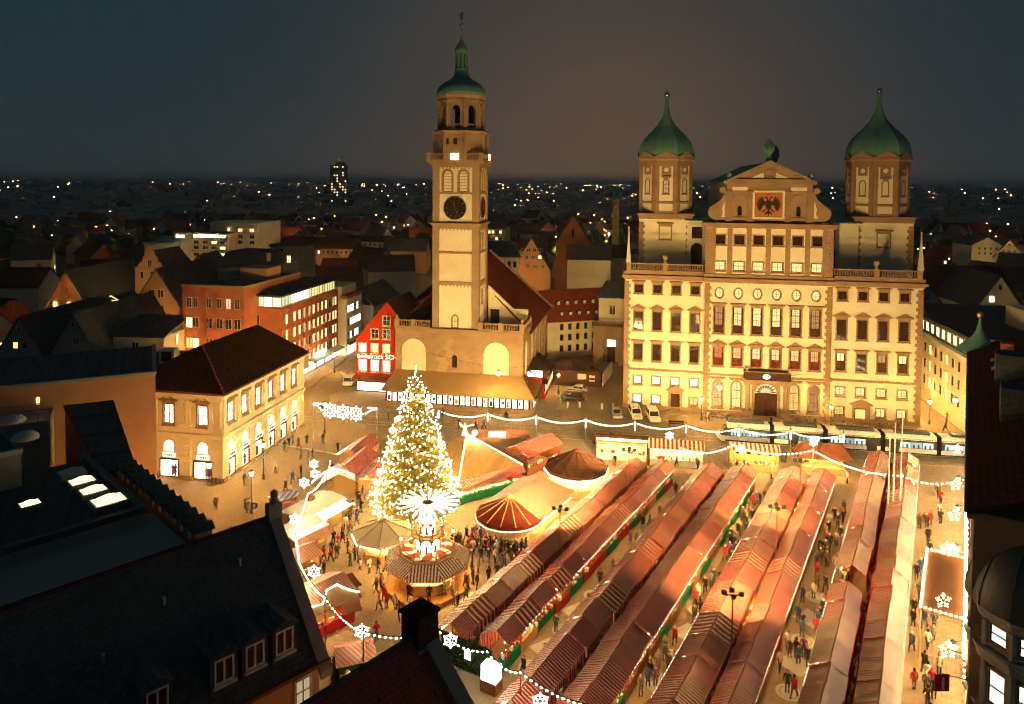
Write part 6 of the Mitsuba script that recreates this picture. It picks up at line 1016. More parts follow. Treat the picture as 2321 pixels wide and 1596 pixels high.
put(k, 'angel_figure', MB((-24.4, 96.3, 6.8)).lathe([(.5, 0), (.35, .5), (.22, 1.0), (.28, 1.25), (.12, 1.4), (.16, 1.6), (.03, 1.75)], (0, 0), 8).slab([(.2, 0, 1.3), (1.3, 0, 1.6), (1.3, .1, 1.45), (.2, .1, 1.15)], .06).slab([(-.2, 0, 1.3), (-.9, .2, 1.7), (-.8, .2, 1.2), (-.2, 0, .9)], .05), 'white_paint')
# candle-arch pyramid
k = thing('christmas_pyramid', 'glowing wooden Christmas pyramid with a white bladed wheel on top and a striped eight-sided roof', 'pyramid'); c = (-21.9, 71.0)
dk = put(k, 'deck', MB((*c, 0), 12).lathe([(4.45, 0), (4.45, .38)], (0, 0), 8, 22.5), 'planks'); put(k, 'counter_wall', MB((*c, 0), 12).lathe([(2.9, .38), (2.9, 1.45), (3.15, 1.45), (3.15, 1.53), (2.5, 1.53)], (0, 0), 8, 22.5), 'tan_wood')
cone_roof(k, c, 12 + 22.5, 8, 4.6, 2.9, 3.75, 'stripe_uv', rt=2.6, fl=.3)
put(k, 'inner_light', MB((*c, 0), 12).lathe([(2.7, 2.55), (2.7, 2.75), (2.4, 2.75), (2.4, 2.55)], (0, 0), 8, 22.5), 'black', emit=LAMPC * 45, wt=.8)
for z, R_, n in ((3.75, 3.0, 8), (5.55, 1.75, 8)):
    put(k, 'gallery_floor', MB((*c, 0), 12).lathe([(R_, z - .12), (R_, z)], (0, 0), n, 22.5), 'tan_wood')
    for i in range(n): a = math.radians(22.5 + 12 + 360 / n * i); p = (c[0] + (R_ - .1) * math.cos(a), c[1] + (R_ - .1) * math.sin(a)); put(k, 'gallery_post', MB().lathe([(.06, z), (.06, z + .75), (.1, z + .85), (.03, z + 1.0)], p, 6), 'tan_wood')
    put(k, 'gallery_rail', MB((*c, 0), 12).tube([(x - c[0], y - c[1], z_) for x, y, z_ in ring_pts(c, R_ - .1, z + .6, n, 22.5)], .05, 4).tube([(x - c[0], y - c[1], z_) for x, y, z_ in ring_pts(c, R_ - .1, z + .3, n, 22.5)], .035, 4), 'tan_wood')
for z0, z1, R_ in ((3.76, 5.4, 1.5), (5.56, 6.9, 1.15)):
    put(k, 'lit_tier', MB((*c, 0), 12).lathe([(R_ - .3, z0), (R_ - .3, z1)], (0, 0), 8, 22.5), 'black', emit=np.array((1, .82, .45)) * 14, wt=1.0)
    for i in range(8):
        a = 45 * i + 12; rr_ = (R_ - .05) * math.cos(math.pi / 8); f_o = (c[0] + rr_ * math.sin(math.radians(a)), c[1] - rr_ * math.cos(math.radians(a)), 0); hw = R_ * math.sin(math.pi / 8)
        put(k, 'arched_screen', MB(f_o, a).ext(sbox(-hw, z0, hw, z1).difference(arch(0, (z0 + z1) / 2 + .02, hw * 1.75, (z1 - z0) * .88)), -.06, .04), 'tan_wood')
        g = MB(f_o, a).lathe([(.14, z0 + .15), (.1, z0 + .6), (.13, z0 + .75), (.02, z0 + 1.0)], (0, .12), 6); put(k, 'figure', g, 'brown_wood')
put(k, 'hub_light', MB((*c, 0)).lathe([(.95, 7.0), (.8, 7.6), (.5, 8.0)], (0, 0), 10), 'black', emit=np.array((1, .88, .55)) * 14, wt=.5); put(k, 'spindle', MB((*c, 0)).lathe([(.08, 7.9), (.08, 8.6), (.5, 8.62), (.5, 8.74), (.05, 8.8), (.04, 9.3)], (0, 0), 12), 'tan_wood')
wh = put(k, 'blade_wheel', MB((*c, 0)).tube(np.array(ring_pts((0, 0), 3.35, 8.62, 36)), .05, 4), 'white_paint')
for i in range(18):
    a = 2 * math.pi * i / 18; ca, sa = math.cos(a), math.sin(a); T_ = np.array([-sa, ca, 0]); Rr = np.array([ca, sa, 0]); zz = np.array([0, 0, 1.0]); b0 = np.array([0, 0, 8.68])
    put(wh, 'blade', MB((*c, 0)).slab([b0 + Rr * .5 + T_ * .08, b0 + Rr * 1.4 + T_ * .2 + zz * .06, b0 + Rr * 3.3 + T_ * .42 + zz * .13, b0 + Rr * 3.3 - T_ * .25 - zz * .1, b0 + Rr * 1.4 - T_ * .1 - zz * .05, b0 + Rr * .5 - T_ * .05], .03), 'white_paint')
    put(wh, 'tube_light', MB((*c, 0)).tube([b0 + Rr * .7 + zz * .08, b0 + Rr * 3.2 + zz * .1], .035, 4), 'black', emit=np.array((1, .9, .62)) * 10, wt=.06)
for i in range(6): a = math.radians(60 * i + 30); p = (c[0] + 2.75 * math.cos(a), c[1] + 2.75 * math.sin(a)); put(k, 'globe_lamp', MB((*p, 5.3)).ball((0, 0, 0), .16, 1), 'black', emit=BUL, wt=.05); put(k, 'lamp_stem', MB().tube([(*p, 3.75), (*p, 5.2)], .03, 4), 'tan_wood')
# the tree
k = thing('christmas_tree', 'tall fir tree hung with rings of warm white bulbs, in the middle of the market', 'christmas tree'); c = np.array([-27.5, 84.0, 0]); g = np.random.default_rng(12)
put(k, 'trunk', MB(c).lathe([(.38, 0), (.3, 5), (.16, 13), (.03, 18.8)], (0, 0), 8), 'brown_wood')
RAD = lambda z: np.where(z < 3.4, 5.0 - (3.4 - z) * .5, 5.35 * np.clip((19.0 - z) / 15.6, 0, 1) ** .85)
vv = []
for i in range(950):
    z = 1.7 + 17.0 * (1 - math.sqrt(1 - g.random() * .985)); a = g.uniform(0, 2 * math.pi); R_ = float(RAD(z)) * (1 + .19 * math.sin(z * 4.6 + 1.3 * math.sin(a * 3))) * g.uniform(.8, 1.06); d = np.array([math.cos(a), math.sin(a), 0]); side_ = np.array([-d[1], d[0], 0]); n = int(12 + 7 * R_)
    for j in range(n):
        t = (j + g.random()) / n; t = .15 + .85 * t; b = d * R_ * t + np.array([0, 0, z + .12 * R_ * (t - .5) - .55 * R_ * t * t * .55]) + side_ * g.normal(0, .16 + .12 * t * R_ * .3) + [0, 0, g.normal(0, .07)]
        ln = g.uniform(.2, .42); dv = d * ln * .8 + side_ * g.normal(0, ln * .7) + [0, 0, -.1 * ln + g.normal(0, .1)]; wv = np.cross(dv, [0, 0, 1.0]); wv = wv / (np.linalg.norm(wv) + 1e-9) * .075
        vv += [b - wv, b + wv, b + dv]
vv = np.array(vv) + c; put(k, 'needle_sprays', MB().add(vv, np.arange(len(vv)).reshape(-1, 3)), 'tree_needles', kind='stuff')
bp = []; z = 2.0; ri_ = 0
while z < 18.5:
    R_ = float(RAD(z)) + .12; n = max(5, int(2 * math.pi * R_ / .58)); ph = g.random() * 6.3
    for i in range(n):
        a = ph + 2 * math.pi * i / n; sg = .34 * math.cos(a * max(3, round(R_ * 1.5)) + ri_ * 2); bp.append([R_ * (1 + .05 * g.normal()) * math.cos(a), R_ * (1 + .05 * g.normal()) * math.sin(a), z - .15 * R_ + sg + g.normal(0, .07)])
    z += .66; ri_ += 1
bp += [[g.normal(0, .12), g.normal(0, .12), 18.2 + .2 * i] for i in range(6)]
put(k, 'bulbs', MB(c).balls(bp, .088, 1), 'black', emit=np.array((1, .74, .30)) * TREE_L, wt=5, kind='stuff')
# ================================================================== lamps of the square
SOD = np.array((1.0, 0.63, 0.20))
def hanging_lamp(label, x, y, z, L, wt=2.5, span=((-14, 0, 3), (14, 0, 3))):
    k = thing('hanging_street_lamp', label, 'street lamp', 'street lamps hung on wires'); put(k, 'shade', MB((x, y, z)).lathe([(.5, .12), (.42, .3), (.15, .45), (.03, .6)], (0, 0), 12), 'lamp_body'); put(k, 'bulb', MB((x, y, z)).ball((0, 0, -.12), .34, 1), 'black', emit=SOD * L, wt=wt)
    put(k, 'span_wire', MB((x, y, z)).tube([span[0], (0, 0, .6)], .02, 4).tube([(0, 0, .6), span[1]], .02, 4), 'dark_metal'); return k
hanging_lamp('glowing street lamp hung on a wire before the right blind arch of the bell tower', -25.5, 124.6, 8.0, HANG_L)
hanging_lamp('glowing street lamp hung on a wire before the left arched windows of the town hall', 12.1, 123.8, 8.0, HANG_L)
hanging_lamp('glowing street lamp hung on a wire by the brick office, left of the red house', -60.7, 124.1, 8.0, HANG_L * 1.3)
hanging_lamp('glowing street lamp hung on a wire at the right end of the town hall', 48.1, 124.5, 8.0, HANG_L * 1.2)
LAN = [('iron street lantern on the paving before the corner store', -48.3, 82.2, 5.2, 4.5), ('iron street lantern by the corner store side windows', -52.2, 92.0, 5.0, 3), ('iron street lantern behind the snowflake arch', -52.0, 111.0, 5.0, 2.5), ('iron lantern before the left wing of the town hall', 9.8, 130.6, 3.9, 1), ('iron lantern before the right wing of the town hall', 31.2, 130.6, 3.9, 1),
       ('iron lantern beside the parked cars right of the arcade', -16.8, 141.0, 3.9, 1.3), ('iron lantern before the hotel behind the church', -23.7, 169.0, 3.6, 1.3), ('iron lantern in the side street right of the town hall, nearer one', 48.9, 137.0, 4.0, 1.5), ('iron lantern in the side street right of the town hall, farther one', 50.6, 147.0, 4.0, 1.2), ('iron lantern at the street corner before the brick office', -66.0, 146.0, 4.4, 1.6)]
for lab, x, y, h, w_ in LAN:
    k = thing('street_lantern', lab, 'street lamp', 'iron street lanterns'); put(k, 'post', MB((x, y, 0)).lathe([(.22, 0), (.2, .5), (.1, .7), (.06, 1.2), (.05, h - .5), (.1, h - .45)], (0, 0), 8), 'dark_metal'); put(k, 'lamp_glass', MB((x, y, h)).lathe([(.12, -.42), (.26, 0), (.24, .05)], (0, 0), 6), 'black', emit=SOD * LANT_L * w_, wt=1.0); put(k, 'lamp_cap', MB((x, y, h)).lathe([(.3, .055), (.2, .25), (.05, .35), (.03, .5)], (0, 0), 6), 'dark_metal')
for i, (x, y, w_) in enumerate(((-100, 146, 1), (-118, 144, 1.2), (-140, 184, 1.2), (-150, 164, 1.2), (-165, 262, 2.5), (-185, 258, 1.6), (-130, 282, 2.2), (-105, 280, 1.6), (-70, 294, 1.8), (-30, 224, 1.4), (-24, 214, 2.0), (-6, 236, .8), (-20, 190, .7), (137, 322, 2), (150, 322, 2), (72, 184, .8), (-85, 121, 1.2), (-74, 126, 1.6), (-12, 410, 3), (100, 250, .8), (-60, 330, 2), (-95, 340, 2), (-45, 370, 2), (-8, 330, 2), (20, 300, 1.5), (-130, 400, 2), (-210, 390, 2.5), (-250, 300, 1.5), (-75, 450, 3), (-25, 480, 3), (8, 420, 3), (110, 300, 1.2), (170, 420, 2), (-180, 500, 3), (-110, 215, .8), (-150, 225, .8))):
    k = thing('town_street_lamp', f'sodium street lamp glowing between houses {"far left" if x < -120 else "left of the bell tower" if x < -62 else "between bell tower and town hall" if x < 10 else "right of the town hall"}', 'street lamp', 'sodium street lamps in the old town lanes'); put(k, 'post', MB((x, y, 0)).tube([(0, 0, 0), (0, 0, 6.9)], .07, 5), 'dark_metal'); put(k, 'bulb', MB((x, y, 7.1)).ball((0, 0, 0), .25, 1), 'black', emit=SOD * TOWN_L * w_, wt=.35)
# lighting masts in the gaps between the double rows
for i, (s, t, lab) in enumerate(((-34.1, 68.2, 'between the first two stall rows, nearer one'), (-34.1, 88.0, 'between the first two stall rows, farther one'), (-14.4, 61.6, 'between the fifth and sixth stall rows, nearest one'), (-14.4, 80.8, 'between the fifth and sixth stall rows, middle one'), (-14.4, 96.0, 'between the fifth and sixth stall rows, farthest one'))):
    x, y = row(s, t); k = thing('light_mast', 'slim mast with a cross-bar of floodlights ' + lab, 'light mast', 'floodlight masts in the market'); put(k, 'pole', MB((x, y, 0)).lathe([(.09, 0), (.06, 7.0)], (0, 0), 6), 'rust'); put(k, 'cross_bar', MB((x, y, 7.0), 10).box(-.75, .75, -.04, .04, -.05, .05).box(-.03, .03, -.5, .5, -.12, -.06), 'dark_metal')
    for j, (dx, dy, pan) in enumerate(((-.7, 0, 1), (.7, 0, 1), (0, .5, 0), (0, -.5, 0))):
        hd = put(k, 'floodlight', MB((x + dx, y + dy, 7.0), 10).box(-.2, .2, -.12, .12, -.02, .3), 'dark_metal')
    scene[f'{k}__floodlight__beam'] = {'type': 'spot', 'intensity': {'type': 'rgb', 'value': [float(v) * K for v in SOD * MAST_I * (1.7 if i < 2 else 1.0)]}, 'cutoff_angle': 62.0, 'beam_width': 22.0, 'sampling_weight': 4.0, 'to_world': T().look_at(origin=[x, y + .75, 7.25], target=[21.0 if i > 1 else -34.0, 135.0, 12.0], up=[0, 0, 1])}
    for j, sg in enumerate((1, -1)):
        scene[f'{k}__floodlight_{("", "002", "003")[j + 1]}__beam'] = {'type': 'spot', 'intensity': {'type': 'rgb', 'value': [float(v) * K for v in SOD * ALONG_I]}, 'cutoff_angle': 58.0, 'beam_width': 18.0, 'sampling_weight': 1.5, 'to_world': T().look_at(origin=[x + sg * .5, y + sg * .9, 7.3], target=[x + sg * .5 + sg * 20 * UX, y + sg * .9 + sg * 20 * UY, 1.5], up=[0, 0, 1])}
# ================================================================== garlands on posts
GX = [-33.2, -25.0, -17.1, -9.2, -1.5, 6.3, 14.2, 21.8, 29.4]; GY = [113.6, 113.8, 114.0, 114.2, 114.4, 114.8, 115.0, 115.2, 115.4]
for i, (x, y) in enumerate(zip(GX, GY)):
    k = thing('garland_post', f'white garland post with a blue-white light tube, {["leftmost", "second", "third", "fourth", "fifth", "sixth", "seventh", "eighth", "rightmost"][i]} in the line along the tracks', 'post', 'posts of the garland along the tram tracks'); put(k, 'pole', MB((x, y, 0)).tube([(0, 0, 0), (0, 0, 4.4)], .06, 6), 'steel'); put(k, 'light_tube', MB((x, y - .1, 0)).tube([(0, 0, 3.0), (0, 0, 4.0)], .13, 6), 'black', emit=(3.0, 4.0, 6.0), wt=.15); put(k, 'finial', MB((x, y, 4.4)).lathe([(.05, 0), (.14, .12), (.03, .35)], (0, 0), 6), 'dark_metal')
for i in range(8): bulbs('bulb_garland', f'sagging bulb garland between posts along the tracks, {["leftmost", "second", "third", "fourth", "fifth", "sixth", "seventh", "rightmost"][i]} span from the left', [(GX[i], GY[i], 4.2), (GX[i + 1], GY[i + 1], 4.2)], .48, .08, BUL * 1.4, .35, .75, 'bulb garlands between the posts')
gp = [row(-30.2, 97.5), row(-24.4, 102.5), row(-14.4, 106.4), row(-3.4, 103.0), rs(.9, 103)]
gl_ = ['from the second to the fourth stall row', 'from the fourth to the sixth stall row', 'from the sixth to the eighth stall row', 'from the eighth stall row to the dark building']
for i in range(4): bulbs('cross_garland', 'bulb garland across the far stall ends ' + gl_[i], [(*gp[i], 5.2), (*gp[i + 1], 5.2 if i < 3 else 6.5)], .52, .085, BUL * 1.4, .35, .9, 'garlands across the stall ends')
for i in range(1, 4):
    k = thing('garland_pole', 'thin pole holding the cross garland at the far end of the ' + ['', 'fourth', 'sixth', 'eighth'][i] + ' stall row', 'pole'); put(k, None, MB((*gp[i], 0)).tube([(0, 0, 0), (0, 0, 5.5)], .06, 6), 'steel')
lp = [(-40.5, 88.2), (-39.4, 84.6), (-38.9, 78.5), (-36.4, 70.5), (-32.4, 63.8), (-27.6, 59.0), (-22.4, 55.0), (-16.2, 56.2), (-11.9, 54.6), (-8.9, 52.7), (-3.0, 50.2)]
for i in range(10): bulbs('edge_garland', f'fir garland with bulbs along the near left market edge, {(NTH + ["nearest"])[i]} span', [(*lp[i], 5.0), (*lp[i + 1], 5.0)], .45, .095, BUL * 1.3, .3, .5, 'fir garlands along the near edge of the market', fir=True)
for i in (1, 3, 4, 5, 6, 7, 9):
    k = thing('edge_garland_post', f'brown post of the fir garland at the near market edge, {NTH[(1, 3, 4, 5, 6, 7, 9).index(i)]} one', 'post', 'posts of the fir garland'); put(k, None, MB((*lp[i], 0)).tube([(0, 0, 0), (0, 0, 5.3)], .06, 6), 'brown_wood')
# light stars and snowflakes
def flake(name, label, x, y, z, R, ang, n=6, group=None, parent=None, rgb=(2.6, 2.5, 2.2), wt=.15):
    k = parent or thing(name, label, 'light star', group); m = MB((x, y, z), ang); fr = MB((x, y, z), ang); B = []
    for i in range(n):
        a = 2 * math.pi * i / n + math.pi / 2; d = np.array([math.cos(a), 0, math.sin(a)]); e = np.array([-math.sin(a), 0, math.cos(a)])
        fr.tube([d * .15 * R, d * R], .03, 4); B += [d * R * t for t in (.35, .6, .82, 1.0)] + [d * R * .72 + e * R * .24, d * R * .72 - e * R * .24]
    put(k, 'star_frame', fr, 'steel'); put(k, 'star_bulbs', m.balls(B, .1 * R ** .5, 1), 'black', emit=rgb, wt=wt, kind='stuff'); return k
for i, (x, y, z) in enumerate(((-43.0, 88.6, 4.2), (-41.6, 86.0, 4.0), (-40.4, 80.6, 5.2), (-37.6, 72.8, 4.6), (-30.4, 62.6, 5.0), (-22.6, 55.2, 4.8), (-15.4, 56.4, 4.2), (-7.2, 51.2, 4.0), (3.6, 108.2, 4.6), (13.4, 106.0, 4.2), (24.0, 110.0, 4.5))):
    flake('light_star', 'white glowing snowflake star on the market garland, ' + ['beside the far left tent', 'beside the lit open tent', 'over the beige stall roof', 'over the pale stall at the left edge', 'on the striped roof of the train-shaped stall', 'over the near left fir garland', 'over the fir-clad wall of the first rows', 'over the near end of the third row', 'on the red striped stall by the tram', 'on the candy stall before the tram', 'on the brown hipped stall before the tram'][i], x, y, z, .62, 10, group='snowflake stars in the market')
k = thing('snowflake_arch', 'light arch of three big snowflakes on two thin poles, left before the arcade', 'light arch')
for x, z in ((-46.9, 6.9), (-44.8, 6.8), (-42.7, 6.7)): flake(0, 0, x, 102.0, z, 1.15, 5, 8, parent=k)
put(k, 'pole', MB().tube([(-49.4, 101.6, 0), (-49.4, 101.6, 8.0)], .06, 5), 'steel'); put(k, 'pole', MB().tube([(-39.6, 102.6, 0), (-39.6, 102.6, 7.6)], .06, 5), 'steel'); put(k, 'cross_wire', MB().tube([(-49.4, 101.6, 8.0), (-44.5, 102.0, 7.9), (-39.6, 102.6, 7.6)], .025, 4), 'steel')
put(k, 'curl_bulbs', MB().balls([(-49.4 + .33 * i, 101.7, 7.8 - .09 * i * i * .6) for i in range(6)] + [(-49.2 + .3 * i, 101.7, 7.95) for i in range(5)] + [(-39.7 - .33 * i, 102.5, 7.4 - .05 * i * i * .6) for i in range(6)] + [(-39.7 - .3 * i, 102.5, 7.55) for i in range(5)], .12, 1), 'black', emit=(6, 6, 5.6), wt=.2, kind='stuff')
# lights on the dark building
for j, (z, t0, t1) in enumerate(((5.3, 66, 127), (3.9, 68, 127), (8.6, 66, 118))): bulbs('facade_light_string', ['lower', 'lowest', 'upper'][j] + ' string of bulbs along the front of the dark building at the right', [(*rs(.72, t), z) for t in np.arange(t0, t1, 6.0)], .5, .1, BUL * 1.3, .4, .25, 'bulb strings on the dark building')
for i in range(7):
    t = 66 + 9.5 * i; m = [(*rs(.74, t), z) for z in np.arange(3.0, 12.5, 3.0)]; bulbs('hanging_light_string', f'string of bulbs hanging down the front of the dark building, {["nearest", "second", "third", "fourth", "fifth", "sixth", "farthest"][i]} one', m, .5, .09, BUL, .15, 0, 'bulb strings on the dark building')
for i, (t, z) in enumerate(((63.5, 6.6), (84, 5.4), (92, 5.8), (101, 6.0), (114, 6.2))):
    k = thing('wall_star', 'five-pointed light star on a bracket off the dark building, ' + ['nearest, above the red sign', 'second nearest', 'middle one', 'second farthest', 'farthest'][i], 'light star', 'stars on the dark building'); x, y = rs(-.35, t); flake(0, 0, x, y, z, .7, 10, 5, parent=k, rgb=(3, 2.3, 1.1)); put(k, 'bracket', MB().tube([(*rs(.9, t), z), (x, y, z)], .04, 4), 'steel')
for i, t in enumerate((69, 78, 88, 99, 109)):
    k = thing('wall_lantern', 'lantern on the front of the dark building, ' + ['nearest', 'second nearest', 'middle one', 'second farthest', 'farthest'][i], 'wall lamp', 'wall lanterns on the dark building'); x, y = rs(-.1, t); put(k, 'bracket', MB().tube([(*rs(.95, t), 4.4), (x, y, 4.4)], .04, 4), 'dark_metal'); put(k, 'lamp_glass', MB((x, y, 4.0)).lathe([(.14, -.3), (.3, .1), (.26, .15)], (0, 0), 6), 'black', emit=SOD * LANT_L * .8, wt=.6); put(k, 'lamp_cap', MB((x, y, 4.0)).lathe([(.34, .16), (.1, .4), (.03, .5)], (0, 0), 6), 'dark_metal')
k = thing('lit_canopy', 'brown flat canopy edged with bulbs and two stars, in the right-hand street', 'canopy'); cv = [rs(-2.6, 84.5), rs(.85, 84.5), rs(.85, 72.5), rs(-2.6, 72.5)]
put(k, 'roof', MB().slab([(*p, 4.6) for p in cv], .25), 'brown_wood'); bulbs(0, 0, [(*cv[1], 4.8), (*cv[0], 4.8), (*cv[3], 4.8), (*cv[2], 4.8)], .38, .1, BUL * 1.3, .4, 0, parent=k)
for p in (cv[0], cv[3]): put(k, 'post', MB().tube([(*p, 0), (*p, 4.4)], .07, 6), 'tan_wood')
for t in (84.0, 73.2): flake(0, 0, *rs(-.9, t), 5.4, .65, 10, 5, parent=k, rgb=(3, 2.3, 1.1))
k = thing('information_sign', 'red square sign with a white letter i below the nearest wall star, right edge', 'sign'); x, y = rs(-.7, 63.2); put(k, 'board', MB((x, y, 3.4), 10).box(-.55, .55, -.05, .05, 0, 1.3), 'red_cloth'); sign(k, 'i', (x, y - .06, 3.4), 10, -.12, .25, .8, 'white_paint', part='letter', y=-.02); put(k, 'bracket', MB().tube([(x, y, 4.75), (*rs(.9, 63.4), 4.75)], .04, 4), 'dark_metal')
for i, (x, y, h) in enumerate(((29.6, 95.2, 11.0), (30.3, 95.6, 12.4), (30.9, 95.0, 13.6))):
    k = thing('flagpole', ['leftmost', 'middle', 'rightmost and tallest'][i] + ' of the three bare white flagpoles between the seventh and eighth stall rows', 'flagpole', 'three bare flagpoles'); put(k, None, MB((x, y, 0)).lathe([(.11, 0), (.06, h), (.09, h + .06), (.01, h + .2)], (0, 0), 8), 'white_paint')
# ================================================================== stalls at the edges
def roof2(k, p, ang, w, d, ze, zr, mat, over=.0):
    put(k, 'roof', MB(p, ang).slab([(-w / 2, -d / 2, ze), (w / 2, -d / 2, ze), (w / 2, 0, zr), (-w / 2, 0, zr)], .06), mat); put(k, 'roof', MB(p, ang).slab([(-w / 2, 0, zr), (w / 2, 0, zr), (w / 2, d / 2, ze), (-w / 2, d / 2, ze)], .06), mat)
def booth(label, x, y, ang, w, d, ze, zr, mat, wall='tan_wood', L=30.0, wt=.4, fascia=None, name='market_booth', goods=True, back=True):
    """a booth open on its local -y side"""
    k = thing(name, label, 'market stall'); p = (x, y, 0); roof2(k, p, ang, w + .5, d + .7, ze, zr, mat)
    if back: put(k, 'back_wall', MB(p, ang).box(-w / 2, w / 2, d / 2 - .08, d / 2, 0, ze), wall); put(k, 'side_wall', MB(p, ang).box(-w / 2, -w / 2 + .08, -d / 2, d / 2 - .082, 0, ze), wall); put(k, 'side_wall', MB(p, ang).box(w / 2 - .08, w / 2, -d / 2, d / 2 - .082, 0, ze), wall)
    put(k, 'counter', MB(p, ang).box(-w / 2 + .09, w / 2 - .09, -d / 2, -d / 2 + .6, 0, 1.0), wall); put(k, 'lamp', MB(p, ang).box(-w / 2 + .2, w / 2 - .2, -d / 2 + .7, -d / 2 + .85, ze - .2, ze - .06), 'black', emit=LAMPC * L, wt=wt)
    if fascia: put(k, 'fascia', MB(p, ang).box(-w / 2 - .1, w / 2 + .1, -d / 2 - .12, -d / 2 - .04, ze - .1, ze + .45), fascia)
    if goods:
        g = np.random.default_rng(int(abs(x * 10 + y))); bx = [(a - .12, a + .12, b - .1, b + .1, 1.001, 1.0 + h) for a, b, h in zip(g.uniform(-w / 2 + .3, w / 2 - .3, 22), g.uniform(-d / 2 + .1, -d / 2 + .5, 22), g.uniform(.1, .45, 22))]; m = MB(p, ang); [m.box(*b) for b in bx]; put(k, 'goods', m, 'clothes', color=np.repeat(COLS[g.integers(0, len(COLS), 22)], 8, 0), kind='stuff')
    return k
k = booth('white lit candy wagon with a scalloped front, leftmost in the row before the tram', -3.4, 110.4, 1, 7.4, 2.6, 2.9, 3.2, 'brown_wood', 'white_paint', 70, .6, 'white_paint'); put(k, 'front_lights', MB((-3.4, 109.0, 0), 1).box(-3.7, 3.7, -.12, -.02, 3.0, 3.3), 'black', emit=(7, 5.6, 3), wt=.2); put(k, 'shelf', MB((-3.4, 109.0, 0), 1).box(-3.6, 3.6, 0, .5, 1.6, 2.2), 'lamp_body')
for i in range(4): put(k, 'panel', MB((-3.4, 109.0, 0), 1).box(-3.5 + 1.8 * i, -1.9 + 1.8 * i, -.1, 0, 2.35, 2.9), 'tan_wood')
booth('stall with a vertically striped red and white awning, second in the row before the tram', 4.6, 109.6, 1, 7.6, 2.6, 2.7, 3.6, 'awning_stripe', 'white_paint', 60, .6)
k = booth('bright candy stall with a scalloped striped canopy and hanging lamps, third before the tram', 15.7, 110.4, -2, 6.8, 2.8, 3.0, 3.6, 'awning_stripe', 'tan_wood', 80, .7)
for i in range(4): put(k, 'hanging_lamp', MB((13.4 + 1.5 * i, 109.0, 2.5)).lathe([(.05, .5), (.3, .1), (.28, 0)], (0, 0), 10), 'black', emit=(8, 7, 4), wt=.08)
k = thing('hipped_booth', 'stall with a brown hipped roof, rightmost in the row before the tram', 'market stall'); p = (25.4, 110.6, 0); put(k, 'roof', MB(p, -1).slab([(-3.7, -2.3, 2.7), (3.7, -2.3, 2.7), (2.7, .3, 4.2), (-2.7, .3, 4.2)], .08), 'rust'); put(k, 'roof', MB(p, -1).slab([(3.7, -2.3, 2.7), (3.9, 1.8, 2.7), (2.7, .3, 4.2)], .08), 'rust'); put(k, 'roof', MB(p, -1).slab([(-3.9, 1.8, 2.7), (-3.7, -2.3, 2.7), (-2.7, .3, 4.2)], .08), 'rust'); put(k, 'roof', MB(p, -1).slab([(3.9, 1.8, 2.7), (-3.9, 1.8, 2.7), (-2.7, .3, 4.2), (2.7, .3, 4.2)], .08), 'rust'); put(k, 'body', MB(p, -1).box(-3, 3, -1.0, 1.3, 0, 1.0).box(-3, 3, 1.1, 1.3, 1.0, 2.7), 'tan_wood'); put(k, 'lamp', MB(p, -1).box(-2.8, 2.8, -1.4, -1.2, 2.3, 2.45), 'black', emit=LAMPC * 70, wt=.5)
# cluster left of the tree and behind the pointed tent
booth('stall with a faded brownish roof, farthest left behind the tree', -41.0, 99.6, 88, 6.6, 3.0, 2.6, 3.5, 'stripe_faded', L=20)
booth('stall with a faded pinkish tarpaulin roof, beside the lit open tent', -39.2, 93.6, 88, 7.0, 3.2, 2.7, 3.7, 'stripe_faded', L=20)
k = thing('open_tent', 'open white tent whose gable edge is outlined in bright tube light, left of the tree', 'tent'); p = (-39.6, 88.0, 0); roof2(k, (-39.6, 88.6, 0), 115, 3.6, 4.4, 2.8, 3.9, 'white_paint'); put(k, 'tube_light', MB().tube([(-42.0, 85.8, 2.9), (-41.2, 87.0, 3.6), (-40.2, 88.2, 4.05), (-38.9, 88.6, 3.6), (-37.4, 88.9, 3.0)], .09, 6), 'black', emit=(8, 7.2, 5), wt=.5)
for x, y in ((-42.0, 85.8), (-37.4, 88.9), (-40.8, 90.6), (-38.0, 90.6)): put(k, 'post', MB().tube([(x, y, 0), (x, y, 2.9)], .06, 5), 'tan_wood')
booth('stall with a striped lean-to awning and bright counter, touching the left side of the tree', -35.6, 91.2, 92, 5.0, 2.6, 2.6, 3.3, 'stripe_red', L=70, wt=.6)
booth('low stall with a bluish striped canopy, far left by the chimney of the dormer house', -44.3, 82.8, 52, 3.0, 1.6, 2.3, 2.6, 'blue_stripe', L=8)
booth('small stall with a pinkish striped roof beside the beige roof, left edge of the market', -42.2, 79.6, 40, 2.4, 2.4, 2.4, 3.0, 'stripe_faded', L=12)
k = booth('long stall with a beige roof and glowing white awning, left edge of the market', -39.0, 80.0, 72.5, 6.6, 3.4, 2.9, 3.2, 'lamp_body', L=30, wt=.5); put(k, 'glowing_awning', MB((-39.0, 80.0, 0), 72.5).slab([(-3.2, -1.95, 2.75), (3.2, -1.95, 2.75), (3.2, -3.3, 2.35), (-3.2, -3.3, 2.35)], .05), 'white_paint'); put(k, 'awning_tube', MB((-39.0, 80.0, 0), 72.5).tube([(-3.2, -3.3, 2.5), (3.2, -3.3, 2.5)], .07, 5), 'black', emit=(9, 8, 5.5), wt=.6); put(k, 'awning_lamp', MB((-39.0, 80.0, 0), 72.5).box(-3.0, 3.0, -2.6, -2.4, 2.95, 3.02), 'black', emit=(9, 8.5, 6.5), wt=.5); put(k, 'roof_vent', MB((-39.6, 80.8, 3.0), 72.5).box(-.4, .4, -.3, .3, 0, .5), 'rust')
